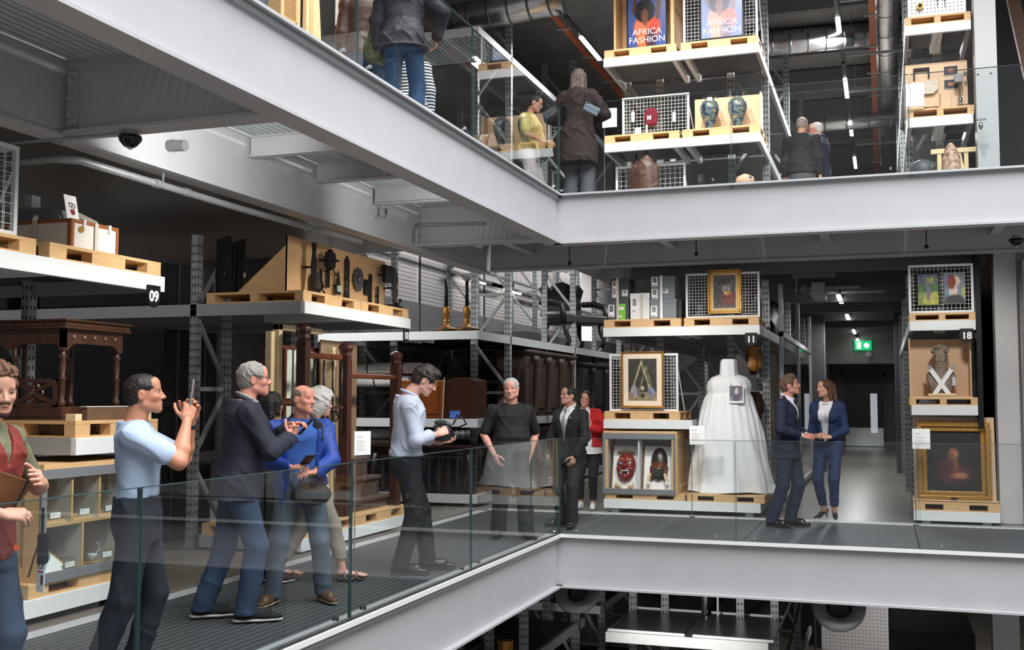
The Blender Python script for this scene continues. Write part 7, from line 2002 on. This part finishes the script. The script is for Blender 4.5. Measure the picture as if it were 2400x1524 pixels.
q = thing('black_bracket', 'black iron bracket above the carved tablet', 'bracket', u18(.2, .39, 1.93)); MB().box(-.1, -.02, .02, .1, 0, .06).box(-.1, -.02, -.1, -.08, 0, .02).box(.08, -.02, -.08, .1, 0, .02).build('bracket', BLACK, q)
for i, (x, z) in enumerate(((.56, 1.86), (.56, 1.68))):
    q = thing('photo_print', 'dark photograph of stage hands on the board, %s' % ('upper' if i == 0 else 'lower'), 'photograph', u18(x, .395, z)); picture('print', .18, .13, lambda u, v: mixc((236, 236, 236), (rect(u, v, .05, .95, .06, .94), (40, 30, 30)), (blob(u, v, .5, .5, .25, .2), (170, 110, 84))), q, nx=18, ny=14)
for i, x in enumerate((.2, .62)):
    q = thing('photo_print', 'flat photograph leaning on the pallet, %s' % ('left' if i == 0 else 'right'), 'photograph', u18(x + .1, .1, 1.352)); q.rotation_euler = (R(-60), 0, 0); picture('print', .18, .12, lambda u, v: mixc((40, 30, 30), (blob(u, v, .5, .5, .3, .3), (180, 110, 84))), q, nx=12, ny=10)
q = thing('chain_cup', 'small chrome cup on chains at the right of the board', 'cup', u18(.66, .33, 1.352)); MB().lathe([(.05, 0), (.055, .02), (.035, .07), (.012, .1), (.03, .14), (.03, .18), (.008, .19), (.006, .3)], 12).build('cup', CHROME, q, smooth=True)
q = thing('mesh_light', 'grey cube lamp clamped at the right of the board', 'lamp', u18(.64, .28, 1.72)); MB().box(-.05, -.05, 0, .05, .05, .11).build('body', GREYM, q, bevel=.005); MB().tube([(.05, 0, .08), (.1, 0, .1), (.12, 0, .0)], .006, 6).build('cord', BLACK, q); MB().ball((.09, 0, .12), .025).build('clamp', CHROME, q)
for i, x in enumerate((.42, .56)):
    q = thing('thin_chain', 'thin dark measuring chain hanging on the board, %s' % ('left' if i == 0 else 'right'), 'chain', u18(x, .38, 1.37)); MB().tube([(0, 0, 0), (0, 0, .26)], .004, 5).build('chain', DARKST if i == 0 else CHROME, q)
label_stand('white caption board before the tablet board', u18(.1, -.06, 0), 0, 1.37, .22, .3)
q = thing('shell_figure', 'mottled shell figure at the foot of the upper narrow rack', 'figure', u18(.5, -.2, .05)); MB().lathe([(.1, 0), (.12, .3), (.1, .6), (.06, .72), (.02, .78)], 12, fn=lambda a, z: 1 + .1 * math.sin(4 * a + 12 * z)).build('shell', mat('mottled_shell', (206, 180, 156), .5, c2=(110, 70, 56), scale=20), q, smooth=True)
q = thing('wooden_trestle', 'raw wooden trestle at the foot of the upper narrow rack', 'trestle', u18(.38, .1, .15)); MB().box(-.1, 0, .62, .5, .06, .68).build('rail', mat('pale_pine'), q)
for x, dx in ((0, 0), (.32, 0), (.36, .14)): MB().bar((x, .03, 0), (x - dx, .03, .66), .05, .04).build('leg', mat('pale_pine'), q)
q = thing('grey_bin', 'dark grey rounded bin at the foot of the upper narrow rack', 'bin', u18(.18, .1, .15)); MB().lathe([(.14, 0), (.17, .4), (.16, .5), (.05, .55)], 16).build('body', mat('dark_grey_bin', (70, 76, 80), .5), q, smooth=True)
q = thing('sprinkler_head', 'chrome sprinkler on a bracket beside the column', 'sprinkler', (1.2, 14.3, Z + 1.05)); MB().box(-.05, -.02, 0, .06, .02, .02).build('bracket', GREYM, q); MB().ball((.0, 0, -.07), (.028, .028, .05)).build('bulb', CHROME, q, smooth=True)
# upper left: crates, green panel, wicker trunk
t = thing('tall_plywood_crate', 'pale tall plywood crate with a shaped side on the upper left', 'crate', (-5.3, 8.75, Z + .2), 90)
MB().box(0, 0, 0, .06, .5, 2.4).box(.28, 0, 0, .36, .06, 2.4).box(.06, .3, 0, .8, .34, 2.4).build('panel', PINE, t)
MB().box(.06, .0, .92, .3, .05, 1.04).build('batten', PINE, t)
MB().prism([(.44, 0), (.92, 0), (.9, .3), (.84, .34), (.86, .42), (.8, .45), (.74, 1.0), (.66, 1.7), (.62, 2.4), (.44, 2.4)], -.02, .02).build('shaped_side', mat('pale_birch', (232, 196, 150), .5), t)
MB().box(.5, -.03, 0, .56, -.02, 2.4).build('side_rib', PINE, t)
t = thing('green_panel', 'pale green painted door panel on the upper left', 'panel door', (-5.35, 10.75, Z + .2), 90)
MB().box(0, 0, 0, .85, .05, 1.9).build('leaf', mat('pale_green_paint', (132, 156, 92), .6, var=.05), t); MB().box(.08, -.015, .1, .38, 0, 1.75).box(.47, -.015, .1, .77, 0, 1.75).build('moulding', mat('pale_green_paint'), t, bevel=.006)
t = thing('white_display_box', 'white box light between the crates on the upper left', 'box', (-5.2, 10.0, Z + 1.55), 90); MB().box(0, 0, 0, .2, .2, .5).build('body', WHITE, t)
WICK = mat('dark_wicker', (52, 40, 34), .6, c2=(206, 168, 120), scale=14, stretch=(1, 12, 1))
t = thing('wicker_trunk', 'domed wicker trunk with straw pattern on the upper corner rack', 'trunk', (-6.0, 14.78, Z + 1.225)); MB().tube([(0, .25, .14), (.55, .25, .14)], .2, 18).build('barrel', WICK, t, smooth=True)
for x in (0, .27, .54): MB().tube([(x - .012, .25, .14), (x + .012, .25, .14)], .21, 18).build('hoop', DARKST, t)
mb = MB()
for k in range(36):
    mb.box(-8.1 + k * .072, 14.76, Z + 3.02, -8.1 + k * .072 + .03, 16, Z + 3.03)
for k in range(18): mb.box(-8.15, 14.76 + k * .07, Z + 3.03, -5.6, 14.79 + k * .07, Z + 3.04)
o = mb.build('grid_shelf', mat('pale_lit_grating'), None); o['kind'] = 'stuff'; tag(o, 'grey grid shelf deck under the top beam of the upper corner rack', 'shelf deck')

# ------------------------------------------------------------------ services
FOIL = mat('foil_duct', (196, 196, 196), .3, .9, var=.1, scale=6, bump=.5, bscale=9)


def duct(label, pts, r, rings=8, n=18):
    t = thing('foil_duct', label, 'duct', pts[0]); p0 = Vector(pts[0]); q = [Vector(p) - p0 for p in pts]
    MB().tube(q, r, n).build('sleeve', FOIL, t, smooth=True)
    L = (q[-1] - q[0]).length
    for k in range(rings):
        a = q[0].lerp(q[-1], (k + .5) / rings) if len(q) == 2 else None
        if a is None: break
        d = (q[1] - q[0]).normalized() * .02
        MB().tube([a - d, a + d], r * 1.02, n).build('band', mat('duct_band', (120, 120, 120), .4, .7), t, smooth=True)
    return t


duct('silver foil duct crossing the upper corridor', [(-1.75, 17.6, 7.25), (-.35, 17.9, 7.35)], .16, 5)
duct('wide foil duct over the upper corner rack', [(-6.6, 15.8, 7.6), (-4.6, 15.8, 7.75)], .24, 6)
duct('wrinkled duct running along the right of the upper corridor', [(.15, 15.5, 7.9), (.2, 30, 7.9)], .22, 14)
duct('foil duct far along the upper corridor', [(-2.2, 24, 7.5), (.5, 24, 7.5)], .18, 6)
duct('foil duct high over the posters', [(-2.6, 20, 8.1), (.6, 20.2, 8.1)], .22, 6)
TRAY = mat('orange_conduit', (150, 74, 36), .5)
for i, (x, y0, y1, z) in enumerate(((-4.95, 15.5, 30, 7.75), (-.05, 16, 34, 7.6))):
    t = thing('cable_tray', 'orange cable run along the upper ceiling, %s' % ('left aisle' if i == 0 else 'corridor'), 'cable tray', (x, y0, z))
    MB().box(-.05, 0, 0, .05, y1 - y0, .03).build('cables', TRAY, t)
    for k in range(int((y1 - y0) / 1.6)): MB().box(-.12, k * 1.6, -.02, .12, k * 1.6 + .04, 0).build('bracket', GALV, t)
for i, y in enumerate((16.4, 19.1, 21.4, 23.6, 26.0)):
    t = thing('ceiling_strut', 'galvanised strut across the upper corridor, %s' % ('nearest', 'second', 'third', 'fourth', 'farthest')[i], 'strut', (-.5, y, 7.42)); MB().box(0, 0, 0, 1.1, .04, .04).build('channel', GALV, t)
    for x in (.1, 1.0): MB().tube([(x, .02, 0), (x, .02, .9)], .006, 5).build('hanger', GALV, t)
def tubelamp(label, x, y, z, L=1.3, drop=.12):
    t = thing('tube_light', label, 'lamp', (x, y, z))
    MB().box(-.03, -.9, .012, .03, L + .9, .07).build('housing', DARKST, t); MB().box(-.036, 0, -.012, .036, L, .012).build('tube', LAMP, t)
    for q in (.1, L - .1): MB().tube([(0, q, .07), (0, q, .07 + drop)], .006, 5).build('hanger', GALV, t)


for i, y in enumerate((17.04, 20.39, 23.6, 27.2, 31)): tubelamp('lit white tube light along the upper corridor, %s' % ('nearest', 'second', 'third', 'fourth', 'farthest')[i], -.55, y, 7.4, 1.3, .8)
tubelamp('lit white tube light in the upper left aisle', -4.52, 16.64, 7.4, 1.25, .8)
tubelamp('lit white tube light far in the upper left aisle', -4.5, 21, 7.4, 1.25, .8)
for i, y in enumerate((19.1, 23.6, 28.8, 33.0)): tubelamp('lit white tube light along the lower corridor, %s' % ('nearest', 'second', 'third', 'farthest')[i], -.69, y, 3.31, 1.5, .36)
for i, (z, y0, nm) in enumerate(((8.1, 15.5, 'upper'), (3.5, 15.2, 'middle'))):
    for k in range(7):
        y = y0 + k * 2.4; mb = MB(); mb.box(-3.4, y, z - .22, 1.3, y + .14, z + .2)
        struct('trim_%d' % (200 + i * 10 + k), mb, mat('ceiling_beam', (104, 103, 102), .8), 'ceiling beam across the %s corridor' % nm)
for i, (y, z) in enumerate(((17.5, 3.3), (19.6, 3.42), (22.5, 3.3), (26, 3.4))):
    t = thing('service_pipe', 'grey service pipe across the lower corridor ceiling, %s' % ('nearest', 'second', 'third', 'farthest')[i], 'pipe', (-1.2, y, z)); MB().tube([(0, 0, 0), (.9 + .35 * (i % 2), 0, 0)], .035, 8).build('pipe', GALV, t); MB().tube([(.3, 0, 0), (.3, 0, .2)], .006, 5).build('hanger', GALV, t)
t = thing('ceiling_unit', 'white box unit hanging on a bracket in the lower corridor', 'unit', (-1.02, 17.2, 3.12))
MB().box(0, 0, 0, .2, .7, .23).build('box', mat('pale_unit', (190, 190, 192), .5), t, bevel=.008); MB().box(-.28, -.02, .3, .36, .03, .36).build('bracket', GALV, t)
MB().tube([(-.2, 0, .3), (-.22, .0, .1), (-.18, .05, -.02)], .012, 6).build('cable', CHROME, t); MB().ball((-.1, 0, .15), (.06, .05, .08)).build('motor', GREYM, t); MB().tube([(-.22, 0, .36), (-.22, 0, .5)], .02, 6).build('red_valve', mat('red_pin'), t)
for x in (0, .2): MB().tube([(x, .02, .33), (x, .02, .6)], .008, 5).build('hanger', GALV, t)
t = thing('exit_sign', 'lit green running figure exit sign above the corridor door', 'sign', (-.55, 33.9, 3.02))
MB().box(-.24, 0, 0, .24, .08, .28).build('case', mat('exit_green', (20, 150, 90), .4, emit=1.6), t)
MB().box(-.17, -.006, .05, -.06, 0, .23).build('pictogram', mat('sign_white', (235, 255, 245), .4, emit=1.8), t); MB().tube([(.1, -.006, .14), (.1, 0, .14)], .075, 12).build('arrow_disc', mat('sign_white'), t)
MB().tube([(.15, -.0, -.12), (.15, -.08, -.12)], .09, 12).build('bell', mat('pale_unit'), t)
# soffit services at the left
t = thing('conduit_pipe', 'galvanised pipe bending along the racks under the left gallery', 'pipe', (-5.45, 6.2, 3.26))
MB().tube([(-1.6, 0, 0), (-.1, 0, 0), (0, .1, 0), (.05, 2, -.02), (.08, 4.4, 0)], .03, 10).build('pipe', GALV, t, smooth=True)
for y in (.9, 1.3, 3.4): MB().tube([(.03, y, -.01), (.03, y + .06, -.01)], .036, 10).build('clip', GALV, t)
for y in (1.0, 3.4): MB().tube([(.04, y, 0), (.04, y, .3)], .008, 5).build('hanger', GALV, t)
t = thing('thin_conduit', 'thin conduit leading to the dome camera under the cross beam', 'pipe', (-6.9, 5.95, 3.34)); MB().tube([(0, 0, 0), (2.05, .05, 0)], .014, 8).build('pipe', GALV, t); MB().box(1.5, .02, -.03, 1.53, .08, .04).build('clip', GALV, t)
for i, (x, y, z, lab) in enumerate(((-4.82, 6.05, 3.335, 'black dome camera under the deep cross beam at the left'), (1.45, 13.3, 3.36, 'small black dome camera under the back gallery at the right'))):
    t = thing('dome_camera', lab, 'camera', (x, y, z)); MB().tube([(0, 0, 0), (0, 0, .04)], .045, 14).build('mount', GALV, t); MB().lathe([(.075, 0), (.08, -.02), (.072, -.04), (.04, -.075), (.012, -.085)], 18).build('dome', mat('black_gloss', (10, 10, 11), .08), t, smooth=True); MB().ball((0, 0, -.085), (.02, .02, .012)).build('lens', CHROME, t)
t = thing('dome_camera', 'white dome camera hanging at the top of the picture', 'camera', (-3.2, 9.2, 5.93)); MB().lathe([(.07, .12), (.075, .02), (.06, -.01)], 16).build('housing', WHITE, t, smooth=True); MB().lathe([(.055, 0), (.045, -.045), (.01, -.06)], 16).build('dome', mat('black_gloss'), t, smooth=True); MB().tube([(0, 0, .1), (0, 0, 2.5)], .02, 8).build('drop_rod', GALV, t)
t = thing('sprinkler_head', 'small sprinkler nozzle on the inner beam of the left gallery', 'sprinkler', (-5.2, 10.85, 3.6)); MB().tube([(-.14, 0, -.03), (-.02, 0, -.03), (0, 0, 0), (0, 0, .05)], .018, 8).build('elbow', CHROME, t); MB().tube([(0, 0, .05), (0, 0, .06)], .04, 10).build('deflector', CHROME, t)
t = thing('round_lamp', 'small round lamp on the inner beam beside the dome camera', 'lamp', (-5.2, 7.15, 3.55)); MB().tube([(-.14, 0, 0), (.03, 0, -.01)], .045, 14).build('barrel', GREYM, t)
t = thing('hooked_conduit', 'grey hooked conduit at the inner corner beam', 'pipe', (-5.22, 11.75, 3.55)); MB().tube([(0, 0, -.12), (0, 0, .02), (.02, .06, .08), (.05, .15, .09), (.8, .15, .07)], .02, 8).build('pipe', GALV, t, smooth=True); MB().tube([(0, 0, -.14), (0, 0, -.09)], .03, 8).build('end_cap', GALV, t)
for i, (x, y) in enumerate(((-3.8, 13.4), (-2.1, 13.0), (.5, 13.2))):
    t = thing('sprinkler_head', 'tiny dark sprinkler under the back gallery, %s' % ('left', 'middle', 'right')[i], 'sprinkler', (x, y, 3.36)); MB().tube([(0, 0, .24), (0, 0, -.05)], .006, 6).ball((0, 0, -.06), .025).build('head', BLACK, t)
# glass vitrine wall with shelves along the right of bay 11
t = thing('glazed_store', 'glass fronted store with wire mesh and carved heads beside the corridor', 'store front', (-1.40, 15.9, 0))
for y in (0, 3.2, 6.4): MB().box(0, y, 0, .06, y + .06, 3.2).build('mullion', GALV, t)
for z in (.1, 2.45): MB().box(.0, 0, z, .06, 6.4, z + .07).build('rail', GALV, t)
for y in (.06, 3.26): MB().box(.025, y, .17, .035, y + 3.14, 2.45).build('pane', GLASS, t)
mb = MB()
for k in range(36): mb.box(-.2, k * .085, .2, -.196, k * .085 + .004, 2.4)
for k in range(26): mb.box(-.2, 0, .2 + k * .085, -.196, 3.0, .204 + k * .085)
mb.build('wire_mesh', mat('brass_mesh', (120, 100, 70), .5, .4), t)['kind'] = 'stuff'
for i, (x, y, z, s_) in enumerate(((-1.75, 15.75, 1.9, 1), (-1.75, 15.7, 1.1, 1.4), (-1.7, 15.8, .6, 1.2))):
    q = thing('carved_figure', 'brown carved wooden head behind the wire mesh, %s' % ('top', 'middle', 'lowest')[i], 'sculpture', (x, y, z)); MB().lathe([(.05 * s_, 0), (.06 * s_, .1 * s_), (.1 * s_, .2 * s_), (.11 * s_, .3 * s_), (.06 * s_, .4 * s_)], 12).build('head', mat('carved_brown'), q, smooth=True)
q = thing('leafy_ornament', 'yellow and green beaded ornament hanging behind the white hood', 'ornament', (-1.72, 15.6, 1.95)); MB().lathe([(.03, 0), (.09, .06), (.07, .3), (.09, .34), (.02, .36)], 10, fn=lambda a, z: 1 + .2 * math.sin(5 * a + 30 * z)).build('beads', mat('mixed_beads', (150, 130, 40), .5, c2=(150, 50, 30), scale=30), q)
for i, (y, x) in enumerate(((16.5, -1.62), (18.6, -1.6))):
    q = thing('draped_bundle', 'pale and dark cloth bundle on the upper part of bay 11 rack, %s' % ('near' if i == 0 else 'far'), 'bundle', (x - .2, y, 2.55)); sdf_mesh('cloth', [field([(ell(V(0, 0, .3), V(.2, .5, .34)), 0, 'u'), (ell(V(0, .3, .2), V(.22, .4, .22)), .05, 'u')], .025, noise=.02, nf=14)], mat('pale_bundle', (150, 144, 136), .8) if i == 0 else BLACK, q)

# ------------------------------------------------------------------ lowest storey seen through the void
ZL = -FH
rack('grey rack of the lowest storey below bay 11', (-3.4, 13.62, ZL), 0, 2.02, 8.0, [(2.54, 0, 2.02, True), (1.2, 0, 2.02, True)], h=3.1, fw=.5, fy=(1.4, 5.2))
SHEET = mat('galvanised_sheet', (104, 110, 114), .3, .6, var=.12, scale=3)
for i, (x0, y0) in enumerate(((.04, .06), (1.12, .06), (.04, 1.62), (1.12, 1.62))):
    t = thing('sheet_panel', 'dark galvanised sheet top on the lowest rack, %s' % ('front left', 'front right', 'rear left', 'rear right')[i], 'sheet top', (-3.4 + x0, 13.62 + y0, ZL + 2.545)); MB().box(0, 0, 0, .94, 1.45, .015).build('sheet', SHEET, t); MB().box(-.02, -.02, 0, .96, 0, .03).build('edge', BEAMW, t)
t = thing('silver_pipe', 'silver pipe rising between the sheet tops', 'pipe', (-2.36, 15.0, ZL + 2.3)); MB().tube([(0, 0, 0), (0, 0, .8)], .045, 12).build('pipe', CHROME, t); MB().box(-.12, -.03, .62, .12, .03, .7).build('clamp', GALV, t); MB().box(-.32, -.02, .66, -.26, .02, .76).build('orange_tag', mat('orange_reflector'), t)
t = thing('thin_rod', 'thin white rod beside the silver pipe', 'rod', (-2.18, 15.0, ZL + 2.3)); MB().tube([(0, 0, 0), (0, 0, .9)], .014, 8).build('rod', WHITE, t)
for i, (x, y) in enumerate(((-3.42, 12.45), (-.5, 12.45))):
    t = thing('air_nozzle', 'round grey air nozzle below the back gallery, %s' % ('left' if i == 0 else 'right'), 'nozzle', (x, y, -.72)); t.rotation_euler = (R(62), 0, 0)
    mb = MB(); prof_ = [(.16, .0), (.2, .03), (.27, .06), (.28, .1), (.26, .12), (.2, .1), (.14, .12), (.13, 0)]
    mb.lathe(prof_, 28).build('ring', mat('nozzle_grey', (120, 122, 124), .4, .3), t, smooth=True); mb = MB(); mb.lathe([(.02, -.12), (.15, -.1), (.15, .02), (.14, .03), (.05, -.05)], 24).build('throat', BLACK, t, smooth=True)
for i, (x, y) in enumerate(((-4.6, 12.6), (-4.6, 16.5), (-5.4, 11.0))):
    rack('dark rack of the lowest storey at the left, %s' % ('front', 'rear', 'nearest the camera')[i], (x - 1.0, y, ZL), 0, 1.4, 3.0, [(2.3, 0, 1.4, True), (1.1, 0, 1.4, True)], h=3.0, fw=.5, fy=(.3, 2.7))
t = thing('ornate_frame', 'gilded ornate frame standing in the lowest racks', 'frame', (-4.35, 12.5, ZL)); MB().lathe([(.08, 0), (.1, .4), (.05, .9), (.1, 1.4), (.06, 2.0), (.1, 2.6)], 8).build('gilt', GILT, t)
t = thing('white_sculpture', 'smooth white rounded sculpture at the bottom edge', 'sculpture', (-4.05, 9.55, ZL + 1.15)); sdf_mesh('stone', [field([(ell(V(0, 0, .8), V(.3, .3, .45)), 0, 'u'), (ell(V(.1, 0, 1.1), V(.22, .24, .25)), .1, 'u'), (cap(V(0, 0, -1.1), V(0, 0, .6), .25, .25), .1, 'u')], .025)], mat('pale_stone'), t)
struct('wall_lower', MB().box(-1.4, 25.2, ZL, .9, 25.4, -.6), PALEWALL)
t = thing('mesh_fence', 'wire fence before the lit lower wall', 'fence', (-1.4, 23.0, ZL)); mb = MB()
for k in range(30): mb.box(k * .07, 0, 0, k * .07 + .004, .004, 2.2)
for k in range(32): mb.box(0, .004, k * .07, 2.1, .008, k * .07 + .004)
mb.build('wire_grid', DARKST, t)['kind'] = 'stuff'; MB().box(0, -.02, 2.2, 2.1, .02, 2.24).box(2.08, -.02, 0, 2.12, .02, 2.24).box(-.02, -.02, 0, .02, .02, 2.24).build('fence_frame', DARKST, t)
for i, (x0, x1) in enumerate(((-1.75, -1.25), (-1.55, -1.1))):
    t = thing('stair_rail', 'steel stair rail in the lowest storey, %s' % ('left' if i == 0 else 'right'), 'handrail', (x0, 15.5 + i, ZL)); MB().bar((0, 0, 1.2), (x1 - x0, 4.5, 3.4), .05).build('rail', GALV, t); MB().bar((0, 0, 0), (0, 0, 1.2), .05).build('rail_post', GALV, t)
dark_block('dark covered container in the lowest storey at the right', 'container', 'container', (.0, 16, ZL), (1.1, 5, 2.4), BLACK, 0, 0, False)
